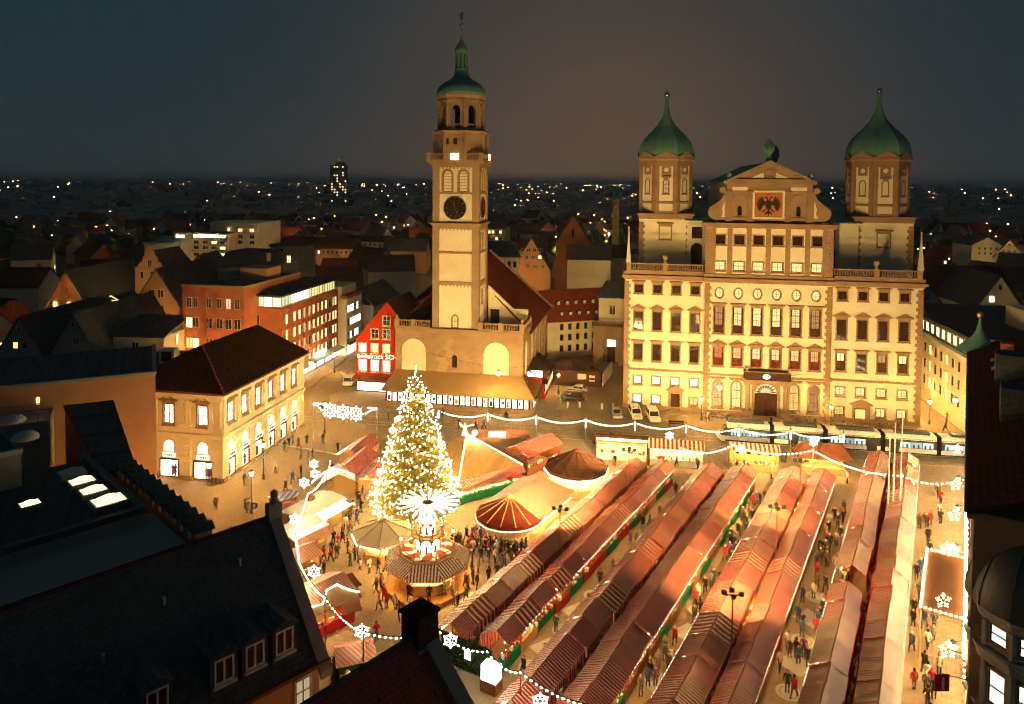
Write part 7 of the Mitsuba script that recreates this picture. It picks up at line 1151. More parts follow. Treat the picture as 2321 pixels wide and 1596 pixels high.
k = booth('stall with pale sheet roof and bright light bar, below the beige roof at left', -37.9, 74.6, 66, 4.4, 3.4, 2.8, 3.3, 'white_paint', L=40, wt=.5); put(k, 'light_bar', MB((-37.9, 74.6, 0), 66).box(-2.2, 2.2, -1.7, -1.6, 3.0, 3.12), 'black', emit=(8, 7.5, 5.5), wt=.3); put(k, 'awning', MB((-37.9, 74.6, 0), 66).slab([(-2.3, -1.85, 2.75), (2.3, -1.85, 2.75), (2.3, -3.2, 2.4), (-2.3, -3.2, 2.4)], .05), 'stripe_tan')
booth('small stall with a tan striped gable roof, above the train-shaped stall', -35.4, 69.4, 60, 3.2, 2.8, 2.6, 3.4, 'stripe_tan', L=25)
k = booth('train-shaped stall with a big pale striped roof, light-outlined gable front and red bulb-covered side', -30.4, 62.2, 57, 6.4, 4.4, 2.9, 3.9, 'stripe_tan', 'red_cloth', L=35, wt=.5)
fr = MB((-30.4, 62.2, 0), 57); ol = [(-3.4, 3.0), (-3.2, 4.6), (-2.2, 4.9), (-1.9, 3.7), (-.6, 3.5), (-.2, 4.6), (.9, 4.7), (1.6, 4.1), (2.3, 3.6), (3.3, 3.0)]
put(k, 'gable_front', fr.ext(Polygon(ol + [(3.3, 2.6), (-3.4, 2.6)]), -2.75, -2.65), 'tan_wood'); put(k, 'outline_tube', MB((-30.4, 62.2, 0), 57).tube([(x, -2.8, z + .05) for x, z in ol], .08, 5), 'black', emit=(9, 8, 6), wt=.4)
g = np.random.default_rng(6); put(k, 'bulbs', MB((-30.4, 62.2, 0), 57).balls(np.column_stack([np.full(150, -3.28), g.uniform(-2.1, 2.1, 150), g.uniform(.5, 2.7, 150)]), .05, 0), 'black', emit=(5, 3.6, 1.6), wt=.15, kind='stuff')
for i in range(3): kk = thing('red_awning', ['farthest', 'middle', 'nearest'][i] + ' of the three dark red awnings beside the train-shaped stall', 'awning', 'three dark red awnings'); a = MB((-27.6 + .75 * i, 64.9 - 1.5 * i, 0), 57); put(kk, 'cloth', MB((-28.3 + .85 * i, 65.7 - 1.75 * i, 0), 52 - 8 * i).slab([(-.9, -1.0, 2.35), (.9, -1.0, 2.35), (.9, .9, 2.8), (-.9, .9, 2.8)], .05), 'rust'); put(kk, 'pole', MB((-28.3 + .85 * i, 65.7 - 1.75 * i, 0)).tube([(0, 0, 0), (0, 0, 2.55)], .04, 5), 'brown_wood')
k = booth('little hut with fir-green walls and a pale striped gable roof, by the bottom chimney', -23.6, 56.0, 30, 2.8, 2.4, 2.4, 3.1, 'stripe_tan', 'fir_green', L=12)
kk = thing('fir_fence', 'low dark fence clad in fir twigs round the little hut near the bottom chimney', 'fence'); g = np.random.default_rng(8); n = 900; t_ = g.uniform(0, 1, n); base = np.array([(-25.6, 56.6), (-24.6, 54.2)]); c0 = np.column_stack([base[0, 0] + (base[1, 0] - base[0, 0]) * t_, base[0, 1] + (base[1, 1] - base[0, 1]) * t_, g.uniform(0, 1.8, n)]) + g.normal(0, .05, (n, 3)); vv = np.stack([c0, c0 + g.normal(0, .12, (n, 3)), c0 + g.normal(0, .12, (n, 3))], 1).reshape(-1, 3); put(kk, 'fir_twigs', MB().add(vv, np.arange(3 * n).reshape(-1, 3)), 'fir_green', kind='stuff'); put(kk, 'board', MB().slab([(-25.6, 56.6, 1.75), (-24.6, 54.2, 1.75), (-24.5, 54.25, 1.75), (-25.5, 56.65, 1.75)], 1.7), 'dark_wood')
k = thing('glazed_shed', 'long low stall roof with lit skylights behind the pointed tent', 'market stall'); put(k, 'roof', MB().slab([(-26.5, 105.2, 3.1), (-17.0, 107.0, 3.1), (-17.6, 109.6, 3.5), (-27.0, 107.8, 3.5)], .1), 'stripe_tan'); put(k, 'skylight', MB().slab([(-23.2, 106.0, 3.28), (-20.6, 106.5, 3.28), (-20.9, 108.2, 3.52), (-23.5, 107.7, 3.52)], .05), 'black', emit=(2.2, 2.0, 1.2), wt=.1); put(k, 'body', MB((-22, 107.5, 0), 11).box(-4.4, 4.4, -.9, .9, 0, 2.95), 'tan_wood')
k = booth('tall stall with faded red roof and plank side, between pointed tent and round kiosk', -16.0, 104.6, 58, 7.4, 4.0, 2.9, 3.9, 'stripe_faded', 'rust', L=30, wt=.4)
bulbs(0, 0, [(-43.2, 96.3, 2.7), (-42.6, 103.0, 2.7)], .5, .07, BUL, .1, .1, parent=thing('left_edge_string', 'string of bulbs along the outer roof edges of the far left stalls', 'string of lights'))
# ================================================================== tram, tracks and ground marks
flat('tram_white', (.78, .74, .64), .3); flat('tram_dark', (.05, .05, .05), .3)
k = thing('tram', 'long low-floor tram with cream bands and lit windows standing before the town hall', 'tram'); y0, y1 = 120.1, 122.5
def hull(pts): 
    m = m3.Manifold.hull_points(np.array(pts, float)).to_mesh(); return (np.array(m.vert_properties)[:, :3], np.array(m.tri_verts))
segs = [(11.6, 19.6), (20.3, 27.6), (28.3, 36.0), (36.7, 44.0), (44.7, 53.0)]
for i, (x0, x1) in enumerate(segs):
    nose = 1.5 if i == 0 else 0
    low = [(x0 + .5 * (nose > 0), y, z) for y in (y0, y1) for z in (.25,)] + [(x0, y, 1.0) for y in (y0 + .1 * nose, y1 - .1 * nose)] + [(x1, y, z) for y in (y0, y1) for z in (.25, 1.15)] + [(x0 + nose * .3, y, 1.15) for y in (y0, y1)]
    ck = put(k, 'carriage', hull(low), 'tram_white'); put(ck, 'skirt_band', MB().box(x0 + .8 * nose, x1, y0 - .015, y1 + .015, .28, .5), 'tram_dark')
    up_ = [(x0 + nose * 1.0, y, 2.45) for y in (y0, y1)] + [(x1, y, 2.45) for y in (y0, y1)] + [(x0 + nose * 1.25, y, 3.2) for y in (y0 + .25, y1 - .25)] + [(x1, y, 3.2) for y in (y0 + .25, y1 - .25)] + [(x1, y, 2.9) for y in (y0, y1)] + [(x0 + nose * 1.1, y, 2.9) for y in (y0, y1)]; put(ck, 'roof_band', hull(up_), 'tram_white')
    mid_ = [(x0 + nose * .35, y, 1.152) for y in (y0 + .02, y1 - .02)] + [(x1, y, z) for y in (y0 + .02, y1 - .02) for z in (1.152, 2.448)] + [(x0 + nose, y, 2.448) for y in (y0 + .02, y1 - .02)]; put(ck, 'window_band', hull(mid_), 'tram_dark')
    n = 4; ws_ = (x1 - x0 - 1.6 * (nose > 0) - .8) / n
    for j in range(n):
        a = x0 + 1.6 * (nose > 0) + .4 + ws_ * j
        if (i * 3 + j) % 5 == 4: put(ck, 'door', MB().box(a + .1, a + ws_ - .1, y0 - .02, y0 + .02, .5, 2.4), 'tram_dark'); continue
        put(ck, 'lit_window', MB().box(a + .06, a + ws_ - .06, y0 - .01, y0 + .018, 1.25, 2.1), 'black', emit=[(.55, .75, .62), (.35, .48, .4), (.7, .9, .75), (.25, .33, .28)][(i + j) % 4])
        put(ck, 'seat_row', MB().box(a + .3, a + .55, y0 - .02, y0 + .0, 1.25, 1.75).box(a + ws_ * .6, a + ws_ * .6 + .22, y0 - .02, y0, 1.25, 1.8), 'blue_paint', kind='stuff')
    put(ck, 'roof_equipment', MB().box(x0 + 1.6, x1 - .8, y0 + .5, y1 - .5, 3.2, 3.55), 'dark_metal'); put(ck, 'stripe', MB().box(x0 + 1.2 * nose, x1, y0 - .012, y0 + .0, 2.55, 2.65), 'rust')
    if i < 4: put(k, 'bellows', MB().box(x1 + .002, segs[i + 1][0] - .002, y0 + .08, y1 - .08, .3, 3.1), 'black')
for y in (y0 + .35, y1 - .35): put(k, 'headlight', MB((11.75, y, .85)).ball((0, 0, 0), .13, 1), 'black', emit=(5, 5, 4.5))
put(k, 'windscreen', MB().slab([(11.9, y0 + .3, 1.2), (11.9, y1 - .3, 1.2), (12.9, y1 - .35, 2.5), (12.9, y0 + .35, 2.5)], .05), 'dark_glass'); sign(k, '3', (0, y0, 0), 0, 16.0, 2.15, .3, 'white_paint', part='line_number', y=-.02)
for i, y in enumerate((120.6, 122.0, 116.6, 118.0)): struct('tram_rail', MB().box(-60, 75, y - .05, y + .05, .002, .02), 'steel')
for i, y in enumerate((103.0, 104.4)): struct('tram_rail', MB().tube([(-66 + 3.4 * j, y + 13.5 - (0 if j < 5 else 0) + .012 * (j - 4) ** 2 * 4, .0) for j in range(9)], .03, 4), 'steel')
for i, (s, t) in enumerate(((-29.4, 59.7), (-29.3, 66.5), (-29.5, 53.6), (-19.3, 61.5), (-19.2, 53.5), (-19.4, 69.5), (-9.9, 69.8), (-9.8, 62.0), (-40.0, 59.5), (-9.9, 78))):
    x, y = row(s, t); struct('paving_circle', MB((x, y, 0)).lathe([(1.05, .0), (1.05, .006), (.02, .007)], (0, 0), 28), 'pale_stone'); struct('paving_ring', MB((x, y, 0)).lathe([(.78, .0), (.78, .0085), (.70, .0085), (.70, 0)], (0, 0), 28), 'sandstone')
def astroid(s, t, R):
    x, y = row(s, t); P = []
    for kq in range(24): a = 2 * math.pi * kq / 24; P.append((x + R * math.copysign(abs(math.cos(a)) ** 2.2, math.cos(a)), y + R * math.copysign(abs(math.sin(a)) ** 2.2, math.sin(a))))
    return Polygon(P).buffer(0)
for s, t in ((-29.5, 63.1), (-29.4, 56.6), (-19.3, 57.4), (-19.2, 65.4), (-9.9, 66.0), (-9.8, 73.8)): struct('paving_star', MB().ext(astroid(s, t, 1.75), 0, .005, 'xy'), 'pale_stone')
struct('kerb', MB().slab([(-57.5, 104.5, .12), (-34, 100.2, .12), (-34, 100.5, .12), (-57.5, 104.9, .12)], .12), 'pale_stone'); struct('pavement', MB().slab([(-66.8, 118.4, .12), (-63.9, 118.4, .12), (-69.0, 160, .12), (-71.4, 160, .12)], .12), 'sandstone')
# paving slabs of the right-hand street
pvm = struct('street_paving', MB().slab([(*rs(-1.9, 56), .006), (*rs(.95, 56), .006), (*rs(.95, 112), .006), (*rs(-1.9, 112), .006)], .006), 'paving_slab')
# ================================================================== cars
def car(label, x, y, ang, kind, body, name='parked_car', cat='car', stripe=None, text=None, group='cars and vans parked on the square'):
    k = thing(name, label, cat, group); p = (x, y, 0); van = kind == 'van'; L, W = (2.35, .95) if van else (2.2, .87)
    def H(pts): v, f = hull(pts); return MB(p, ang).add(v, f)
    zb = .95 if van else .82
    b = [(sx * L * k1, sy * W * k2, z) for sx in (-1, 1) for sy in (-1, 1) for k1, k2, z in ((.96, .94, .28), (1, 1, .5), (.985, .98, zb - .12), (.95 if sx < 0 else .93, .93, zb))]; bk = put(k, 'body', H(b), body)
    c = [(-L * .93, 1.0, zb), (L * .62, 1.0, zb), (-L * .86, .85, 1.9), (L * .38, .85, 1.9)] if van else [(-L * .8, 1.0, zb), (L * .42, 1.0, zb), (-L * .52, .78, 1.42), (L * .1, .78, 1.42)]
    put(bk, 'cabin', H([(cx_, sy * W * wy * .95, z) for cx_, wy, z in c for sy in (-1, 1)]), body)
    xb0, xb1 = c[0][0], c[1][0]; xt0, xt1 = c[2][0], c[3][0]; zt = c[2][2]; lerp = lambda a, b_, t: a + (b_ - a) * t
    for sy in (-1, 1):
        w_ = lambda t: sy * (W * lerp(1.0, c[2][1], t) * .95 + .012); m = MB(p, ang)
        for a, b_ in ((.05, .47), (.52, .95)): m.poly([(lerp(lerp(xb0, xb1, a), lerp(xt0, xt1, a), .15), w_(.15), lerp(zb, zt, .15)), (lerp(lerp(xb0, xb1, b_), lerp(xt0, xt1, b_), .15), w_(.15), lerp(zb, zt, .15)), (lerp(lerp(xb0, xb1, b_), lerp(xt0, xt1, b_), .85), w_(.85), lerp(zb, zt, .85)), (lerp(lerp(xb0, xb1, a), lerp(xt0, xt1, a), .85), w_(.85), lerp(zb, zt, .85))])
        put(bk, 'side_windows', m, 'dark_glass')
    for nm, xb, xt, sg in (('windscreen', xb1, xt1, 1), ('rear_window', xb0, xt0, -1)):
        q_ = lambda t, s_: (lerp(xb, xt, t) + sg * .015, s_ * W * lerp(1.0, c[2][1], t) * .84, lerp(zb, zt, t) + .01); put(bk, nm, MB(p, ang).poly([q_(.12, -1), q_(.12, 1), q_(.88, 1), q_(.88, -1)]), 'dark_glass')
    for sx in (-.62, .62):
        for sy in (-1, 1):
            a = np.linspace(0, 2 * math.pi, 17)[:-1]; wv = [(L * sx + .31 * math.cos(q_), sy * (W - .17), .31 + .31 * math.sin(q_)) for q_ in a] + [(L * sx + .31 * math.cos(q_), sy * (W + .015), .31 + .31 * math.sin(q_)) for q_ in a]; wk = put(k, 'wheel', H(wv), 'black'); put(wk, 'rim', H([(v[0] * .6 + L * sx * .4, sy * (W + .03 if i >= 16 else W), .31 + (v[2] - .31) * .6) for i, v in enumerate(wv)]), 'steel')
    for sy in (-.68, .68): put(k, 'headlight', MB(p, ang).box(L - .06, L + .01, sy * W - .14, sy * W + .14, .56, .7), 'lamp_body'); put(k, 'tail_light', MB(p, ang).box(-L - .01, -L + .06, sy * W - .12, sy * W + .12, .55, .8), 'red_cloth')
    put(k, 'number_plate', MB(p, ang).box(L - .02, L + .02, -.26, .26, .38, .49), 'white_paint')
    if stripe: put(bk, 'stripe', MB(p, ang).box(-L * .99, L * .97, -W - .012, W + .012, .52, .74), stripe)
    if text:
        put(bk, 'blue_lights', MB(p, ang).box(L * .2, L * .3, -.6, -.35, zt, zt + .16).box(L * .2, L * .3, .35, .6, zt, zt + .16), 'blue_paint')
        t = meshkit.text_mesh(text, .24, .02, True); v = np.array(t.vertices); w2 = v[:, 0].max(); v = np.stack([np.full(len(v), L + .012) + v[:, 2], v[:, 0] - w2 / 2, v[:, 1] + .6], 1); put(bk, 'lettering', MB(p, ang).add(v, np.array(t.faces)), 'white_paint')
    return k
flat('car_silver', (.45, .44, .40), .25, .3); flat('car_dark', (.03, .035, .04), .2); flat('car_green', (.03, .22, .12), .3)
car('silver police estate car with green stripe seen from the front, left of the police van', -5.0, 129.6, -80, 'car', 'car_silver', stripe='car_green', name='police_car')
car('white police van with a green band reading POLIZEI, middle of three before the town hall', -1.7, 130.0, -80, 'van', 'tram_white', stripe='car_green', text='POLIZEI', name='police_van', cat='van')
car('plain pale van, rightmost of the three vehicles before the left wing of the town hall', 1.4, 129.2, -80, 'van', 'tram_white', name='pale_van', cat='van')
car('silver police saloon with an orange stripe parked sideways beside the lantern', -13.4, 143.2, 172, 'car', 'car_silver', stripe='rust'); car('dark estate car parked sideways behind the low bollards', -13.6, 137.2, 165, 'car', 'car_dark')
car('white van parked at the corner of the red gabled shop house', -59.5, 139.0, 100, 'van', 'tram_white', name='white_street_van', cat='van')
for i, (x, y) in enumerate(((-14.1, 133.0), (-11.9, 133.3), (-7.8, 133.3), (-5.8, 133.8))): k = thing('bollard', ['leftmost', 'second', 'third', 'rightmost'][i] + ' of the four pale stone bollards before the parked cars', 'bollard', 'pale bollards'); put(k, None, MB((x, y, 0)).lathe([(.2, 0), (.2, .9), (.16, 1.05), (.05, 1.1)], (0, 0), 10), 'pale_stone')
k = thing('construction_fence', 'dark screened building-site fence with signs, left of the town hall', 'fence'); put(k, 'screen', MB().box(-18.4, -9.0, 147.2, 147.4, 0, 3.2), 'dark_wood'); put(k, 'sign_board', MB().box(-13.6, -11.9, 147.1, 147.19, 1.5, 2.6), 'pale_stone'); put(k, 'sign_board', MB().box(-11.3, -10.1, 147.1, 147.19, 1.9, 2.4), 'pale_stone'); put(k, 'sign_board', MB().box(-11.3, -10.1, 147.1, 147.19, 1.1, 1.5), 'pale_stone'); put(k, 'tarpaulin', MB().slab([(-8.6, 147.4, 2.9), (-7.2, 158, 2.9), (-7.1, 158, 2.9), (-8.5, 147.4, 2.9)], 2.8), 'lamp_body')
k = thing('site_container', 'rounded-roof site container lit at its end, left behind the screened fence', 'container'); a = np.linspace(0, math.pi, 9); put(k, 'body', MB((-16.5, 150.5, 0), 8).ext(Polygon([(-1.9, 0)] + [(-1.9 * math.cos(q_), 1.6 + 1.3 * math.sin(q_)) for q_ in a] + [(1.9, 0)]), 0, 6), 'orange_plaster'); put(k, 'roof', MB((-16.5, 150.5, 0), 8).tube([(0, 3, 2.9), (0, 6, 2.9)], .05, 4), 'dark_metal')
k = thing('scaffold_stack', 'stack of dark boards and trestles inside the building-site fence', 'stack')
for i in range(7): put(k, 'board', MB((-12.5 + .3 * i, 151 + .6 * i, 1.2 + .12 * i), 20 * i).box(-2.2, 2.2, -.3, .3, 0, .1), 'brown_wood')
put(k, 'trestle', MB((-11, 153, 0)).box(-3, 3, -2, 2, 0, 1.1), 'dark_wood')
def bike(label, x, y, ang):
    k = thing('bicycle', label, 'bicycle', 'parked bicycles'); p = (x, y, 0)
    for sx in (-.52, .52): a = np.linspace(0, 2 * math.pi, 15); put(k, 'wheel', MB(p, ang).tube([(sx + .33 * math.cos(q_), 0, .34 + .33 * math.sin(q_)) for q_ in a], .025, 4, False), 'black')
    put(k, 'frame', MB(p, ang).tube([(-.52, 0, .34), (-.15, 0, .85), (.38, 0, .9), (.52, 0, .34)], .025, 4).tube([(-.52, 0, .34), (0, 0, .3), (.38, 0, .85)], .025, 4).tube([(0, 0, .3), (-.2, 0, .95)], .025, 4), ['rust', 'steel', 'blue_paint'][int(abs(x)) % 3]); put(k, 'saddle', MB(p, ang).box(-.32, -.08, -.07, .07, .95, 1.0), 'black'); put(k, 'handlebar', MB(p, ang).tube([(.36, -.28, 1.02), (.4, 0, .98), (.36, .28, 1.02)], .02, 4), 'steel')
for i in range(6): bike('bicycle leaning by the left lantern before the town hall', 10.9 + .75 * i, 132.5 + .2 * (i % 2), 20 + 12 * (i % 3))
for i in range(12): bike('bicycle in the row before the right wing of the town hall', 26.2 + 1.45 * i + .3 * (i % 2), 132.2 + .3 * (i % 3), 10 + 25 * (i % 3))
for i in range(3): bike('bicycle leaning at the front corner of the corner store', -58.4 + .55 * i, 88.9, 15 + 20 * i)
bike('bicycle standing alone in the foreground of the left square, farther one', -53.0, 75.6, 40); bike('bicycle beside the sign pole in the left square, nearer one', -51.0, 71.8, 70)
k = thing('bench', 'dark park bench before the town hall, left of the tram nose', 'bench'); put(k, 'seat', MB((5.3, 126.5, 0), 2).box(-1.3, 1.3, -.25, .25, .42, .48), 'dark_wood'); put(k, 'backrest', MB((5.3, 126.5, 0), 2).box(-1.3, 1.3, .22, .28, .55, .9), 'dark_wood')
for sx in (-1.1, 1.1): put(k, 'leg', MB((5.3, 126.5, 0), 2).box(sx - .05, sx + .05, -.22, .25, 0, .418), 'dark_metal')
k = thing('arrow_sign', 'round blue sign with a white upward arrow, left square by the dormer house', 'sign'); put(k, 'pole', MB((-46.0, 79.0, 0)).tube([(0, 0, 0), (0, 0, 2.9)], .05, 6), 'steel'); put(k, 'disc', MB((-46.0, 78.9, 0), 10).ext(oval(0, 2.6, .85, .85), -.05, .0), 'blue_paint'); put(k, 'arrow', MB((-46.0, 78.9, 0), 10).ext(unary_union([rect(0, 2.5, .12, .45), tri(0, 2.62, .4, .25)]), -.08, -.051), 'white_paint')
k = thing('finger_post', 'white double direction sign on a thin pole before the corner store', 'sign'); put(k, 'pole', MB((-57.2, 76.2, 0)).tube([(0, 0, 0), (0, 0, 3.0)], .05, 6), 'steel'); put(k, 'board', MB((-57.5, 76.1, 0), 10).box(-.9, .5, -.04, .04, 2.4, 2.8), 'white_paint'); put(k, 'board', MB((-57.4, 76.1, 0), 10).box(-.3, .6, -.04, .04, 2.82, 3.1), 'blue_paint')
k = thing('bin', 'dark litter bin with a lid beside the lantern at the corner store', 'litter bin'); put(k, None, MB((-49.6, 83.4, 0)).lathe([(.38, 0), (.45, 1.0), (.48, 1.02), (.3, 1.2)], (0, 0), 12), 'dark_metal')
k = thing('round_bin', 'tall dark bin between the third and fourth stalls before the tram', 'litter bin'); put(k, None, MB((20.6, 113.6, 0)).lathe([(.4, 0), (.45, 1.2), (.4, 1.4), (.05, 1.5)], (0, 0), 12), 'dark_metal')
k = thing('advertising_column', 'slim dark information pillar before the arcade, left of the tree', 'pillar'); put(k, 'pole', MB((-37.4, 117.5, 0)).tube([(0, 0, 0), (0, 0, 6.5)], .09, 6), 'lamp_body'); put(k, 'panel', MB((-38.0, 117.5, 0)).box(-.4, .4, -.06, .06, 2.6, 4.0), 'dark_metal')
k = thing('standing_table', 'small round standing table with folding legs, by the red bulb-covered stall', 'table'); put(k, 'top', MB((-27.9, 57.8, 0)).lathe([(.4, 1.05), (.4, 1.1)], (0, 0), 14), 'orange_plaster'); put(k, 'leg', MB((-27.9, 57.8, 0)).tube([(-.3, 0, 0), (.25, 0, 1.05)], .03, 4), 'steel'); put(k, 'leg', MB((-27.9, 57.8, 0)).tube([(.3, 0, 0), (-.25, 0, 1.05)], .03, 4), 'steel')
# ================================================================== people
def person_shape(pose):
    """one continuous body: (vertices, triangles, region of each vertex). Regions: 0 trousers, 1 coat, 2 skin, 3 hair or hat, 4 shoes"""
    st = {'walk': .26, 'stride': .34, 'stand': .05, 'mug': .06, 'carry': .12, 'child': .12}[pose]; J = {}
    J['pel'] = np.array([0, 0, .95]); J['ch'] = np.array([0, .02, 1.32]); J['nk'] = np.array([0, .03, 1.5]); J['hd'] = np.array([0, .05, 1.63])
    B = []
    def bone(a, ra, b, rb, reg): B.append((np.array(a, float), ra, np.array(b, float), rb, reg))
    for s in (-1, 1):
        hip = np.array([.1 * s, 0, .92]); kn = np.array([.11 * s, .55 * st * s + .03, .5]); an = np.array([.11 * s, st * s - .03, .09])
        bone(hip, .105, kn, .072, 0); bone(kn, .07, an, .052, 0); bone(an + [0, -.02, -.035], .05, an + [0, .16, -.05], .038, 4)
        sh = np.array([.2 * s, .02, 1.42])
        if pose == 'mug' and s > 0: el, wr = np.array([.27, .08, 1.16]), np.array([.1, .3, 1.25])
        elif pose == 'carry': el, wr = np.array([.27 * s, .04, 1.14]), np.array([.12 * s, .27, 1.08])
        else: el, wr = np.array([.27 * s, -.4 * st * s, 1.14]), np.array([.26 * s, -.65 * st * s + .08, .9])
        bone(sh, .075, el, .06, 1); bone(el, .058, wr, .045, 1)
        d = (wr - el) / np.linalg.norm(wr - el); bone(wr + d * .03, .036, wr + d * .09, .034, 2)
        sd = np.array([1.0, 0, 0]) * -s; fwd = np.cross(d, [1, 0, 0]); 
        for i, (o_, L_) in enumerate(((-.028, .06), (-.01, .075), (.01, .078), (.027, .068))): f0 = wr + d * .1 + fwd * o_; bone(f0, .0105, f0 + d * L_ + sd * .02, .009, 2)
        bone(wr + d * .04 + fwd * .035, .012, wr + d * .1 + fwd * .06 + sd * .015, .01, 2)
    bone([0, 0, .86], .165, [0, .01, 1.12], .155, 1); bone([0, .01, 1.12], .155, [0, .02, 1.38], .17, 1); bone([-.13, .02, 1.4], .085, [.13, .02, 1.4], .085, 1); bone([-.07, 0, .74], .13, [.07, 0, .74], .13, 1)
    bone(J['nk'], .06, J['hd'] - [0, 0, .04], .065, 2); bone([0, .06, 1.6], .085, [0, .05, 1.68], .1, 2); bone([0, .15, 1.63], .018, [0, .155, 1.615], .022, 2); bone([0, .03, 1.7], .108, [0, -.015, 1.66], .105, 3)
    for s in (-1, 1): bone([.1 * s, .05, 1.64], .02, [.105 * s, .045, 1.62], .018, 2)
    v0 = ICO[1][0]; parts = []
    for a, ra, b, rb, reg in B:
        vv = ICO[0][0] if max(ra, rb) < .03 else v0
        parts.append(m3.Manifold.hull_points(np.vstack([vv * ra + a, vv * rb + b])))
    m = m3.Manifold.batch_boolean(parts, m3.OpType.Add).to_mesh(); v, f = np.array(m.vert_properties)[:, :3].astype(float), np.array(m.tri_verts)
    best = np.full(len(v), 9.0); reg = np.zeros(len(v), int)
    for a, ra, b, rb, rg_ in B:
        t = np.clip(((v - a) @ (b - a)) / max((b - a) @ (b - a), 1e-9), 0, 1); d = np.abs(np.linalg.norm(v - a - t[:, None] * (b - a), axis=1) - (ra + (rb - ra) * t)); w = d < best - 1e-6; best[w] = d[w]; reg[w] = rg_
    if pose == 'child': v = v * [.72, .72, .66]; v[:, 2] += np.where(v[:, 2] > .98, (v[:, 2] - .98) * .25, 0)
    return v, f, reg
POSES = {p: person_shape(p) for p in ('walk', 'stride', 'stand', 'mug', 'carry', 'child')}
COATS = {'dark': (.045, .035, .035), 'black': (.025, .02, .022), 'brown': (.14, .07, .035), 'red': (.42, .03, .03), 'white': (.70, .62, .52), 'blue': (.07, .10, .22), 'beige': (.45, .33, .20), 'grey': (.18, .16, .15), 'purple': (.25, .07, .22), 'green': (.06, .12, .06)}
SKIN, HAIRS = (.55, .33, .22), ((.05, .03, .02), (.18, .10, .05), (.55, .05, .05), (.6, .55, .5), (.02, .02, .03))
FIG = {}
def figure(pose, coat, hair, tr):
    key = (pose, coat, hair, tr)
    if key not in FIG:
        v, f, reg = POSES[pose]; pal = np.array([((.04, .045, .07), (.05, .04, .035), (.12, .13, .18))[tr], COATS[coat], SKIN, HAIRS[hair], (.03, .025, .02)]); FIG[key] = mikit.ply((v, f), 'clothes', smooth=True, color=pal[reg])
    return FIG[key]
DO = {'walk': 'walking', 'stride': 'striding', 'stand': 'standing', 'mug': 'with a raised mug', 'carry': 'carrying something', 'child': 'walking'}
rp = random.Random(99); stood = []
def person(x, y, ang, where, group, pose=None, coat=None):
    pose = pose or rp.choices(['walk', 'stride', 'stand', 'mug', 'carry', 'child'], [5, 3, 6, 2, 2, 1])[0]; coat = coat or rp.choices(list(COATS), [9, 7, 5, 4, 4, 3, 4, 4, 1, 2])[0]
    k = thing('person', (f'small child in a {coat} coat ' if pose == 'child' else f'person in a {coat} coat {DO[pose]} ') + where, 'person', group); s = rp.uniform(.94, 1.07)
    scene[k] = {**figure(pose, coat, rp.randrange(5), rp.randrange(3)), 'to_world': T().translate([x, y, .01]).rotate([0, 0, 1], ang).scale(s)}; stood.append((x, y)); return k
def crowd(n, pt, where, group, gap=.5, ang=None, **kw):
    c = 0
    for _ in range(n * 12):
        if c >= n: break
        x, y = pt()
        if any((x - a) ** 2 + (y - b) ** 2 < gap * gap for a, b in stood): continue
        person(x, y, (rp.choice(ang) + rp.uniform(-30, 30)) if ang else rp.uniform(0, 360), where, group, **kw); c += 1
U_ = rp.uniform
crowd(84, lambda: (lambda a, d: (-15.4 + d * math.cos(a), 82.4 + d * math.sin(a)))(math.radians(U_(195, 318)), 3.2 + abs(rp.gauss(0, 3.0))), 'in the crowd before the dark red rounded tent', 'crowd before the mulled wine tent', .42)
crowd(20, lambda: row(U_(-30.4, -28.5), U_(52, 95)), 'in the aisle of stall rows two and three', 'people in the aisle of the second and third rows', .7, (-20, 160))
crowd(46, lambda: row(U_(-20.3, -18.6), rp.choice([U_(55, 72), U_(70, 92), U_(80, 99)])), 'in the aisle of stall rows four and five', 'people in the aisle of the fourth and fifth rows', .52, (-20, 160))
crowd(44, lambda: row(U_(-11.0, -8.8), rp.choice([U_(60, 78), U_(74, 92), U_(86, 103)])), 'in the aisle of stall rows six and seven', 'people in the aisle of the sixth and seventh rows', .52, (-20, 160))
crowd(40, lambda: row(U_(-1.4, .9), rp.choice([U_(60, 72), U_(62, 84), U_(80, 112)])), 'in the street right of the eighth stall row', 'people in the right-hand street', .6, (-20, 160))
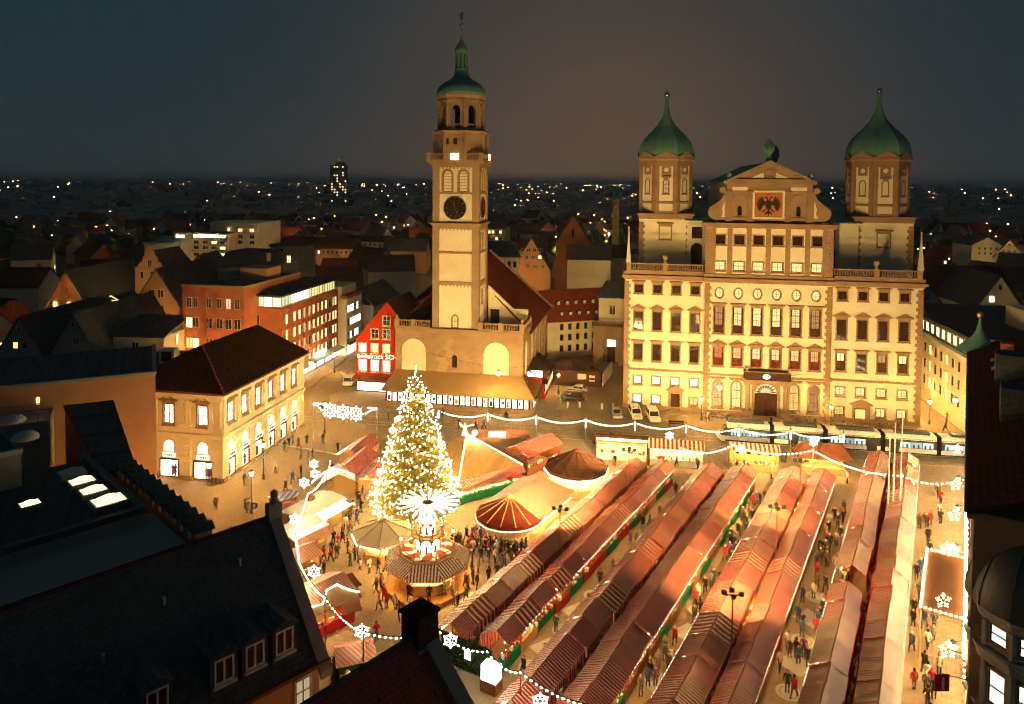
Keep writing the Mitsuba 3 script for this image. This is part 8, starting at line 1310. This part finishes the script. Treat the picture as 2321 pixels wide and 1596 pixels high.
crowd(26, lambda: (U_(-55, -43), U_(74, 108)), 'on the open cobbles of the left square', 'people on the left square', 1.4)
crowd(26, lambda: (lambda t: (-36.4 + 2.4 * t + U_(-.4, 1.3), 90 - 21 * t))(rp.random()), 'on the bright lane before the left stalls', 'people on the lane of the left stalls', .6)
crowd(16, lambda: (lambda a, d: (-28.4 + d * math.cos(a), 75.6 + d * math.sin(a)))(math.radians(U_(80, 300)), U_(2.7, 4.2)), 'near the pale octagonal kiosk', 'people around the octagonal kiosk', .6)
crowd(14, lambda: (lambda a, d: (-21.9 + d * math.cos(a), 71.0 + d * math.sin(a)))(math.radians(U_(200, 380)), U_(4.6, 6.4)), 'around the deck of the candle-arch pyramid', 'people around the pyramid', .7)
for a in (258, 290, 330): person(-21.9 + 3.7 * math.cos(math.radians(a)), 71 + 3.7 * math.sin(math.radians(a)), a + 90, 'at the counter on the pyramid deck', 'people on the pyramid deck', 'stand'); scene[[k_ for k_ in scene if k_.startswith('person')][-1]]['to_world'] = T().translate([-21.9 + 3.7 * math.cos(math.radians(a)), 71 + 3.7 * math.sin(math.radians(a)), .39]).rotate([0, 0, 1], a + 90)
crowd(12, lambda: (U_(-9, 28), U_(106.6, 108.4)), 'before the lit stalls along the tram', 'people before the tram-side stalls', .7)
crowd(10, lambda: (U_(-9, 24), U_(112.5, 117.5)), 'between the tram-side stalls and the tracks', 'people by the tram tracks', .9)
crowd(12, lambda: (U_(8, 46), U_(124.5, 132.0)), 'on the pavement before the town hall', 'people before the town hall', 1.0)
crowd(7, lambda: (U_(-44, -22), U_(117, 125)), 'on the paving before the shop arcade', 'people before the shop arcade', 1.2)
crowd(12, lambda: row(U_(-45.5, -39.5), U_(56, 64)), 'near the bottom garland below the pyramid', 'people below the pyramid', .7)
crowd(3, lambda: (U_(50, 52.5), U_(126, 140)), 'at the corner of the right side street', 'people in the right side street', 1.0)
person(-23.7, 61.3, 30, 'with a white beard among onlookers below the pyramid', 'people below the pyramid', 'carry', 'red')
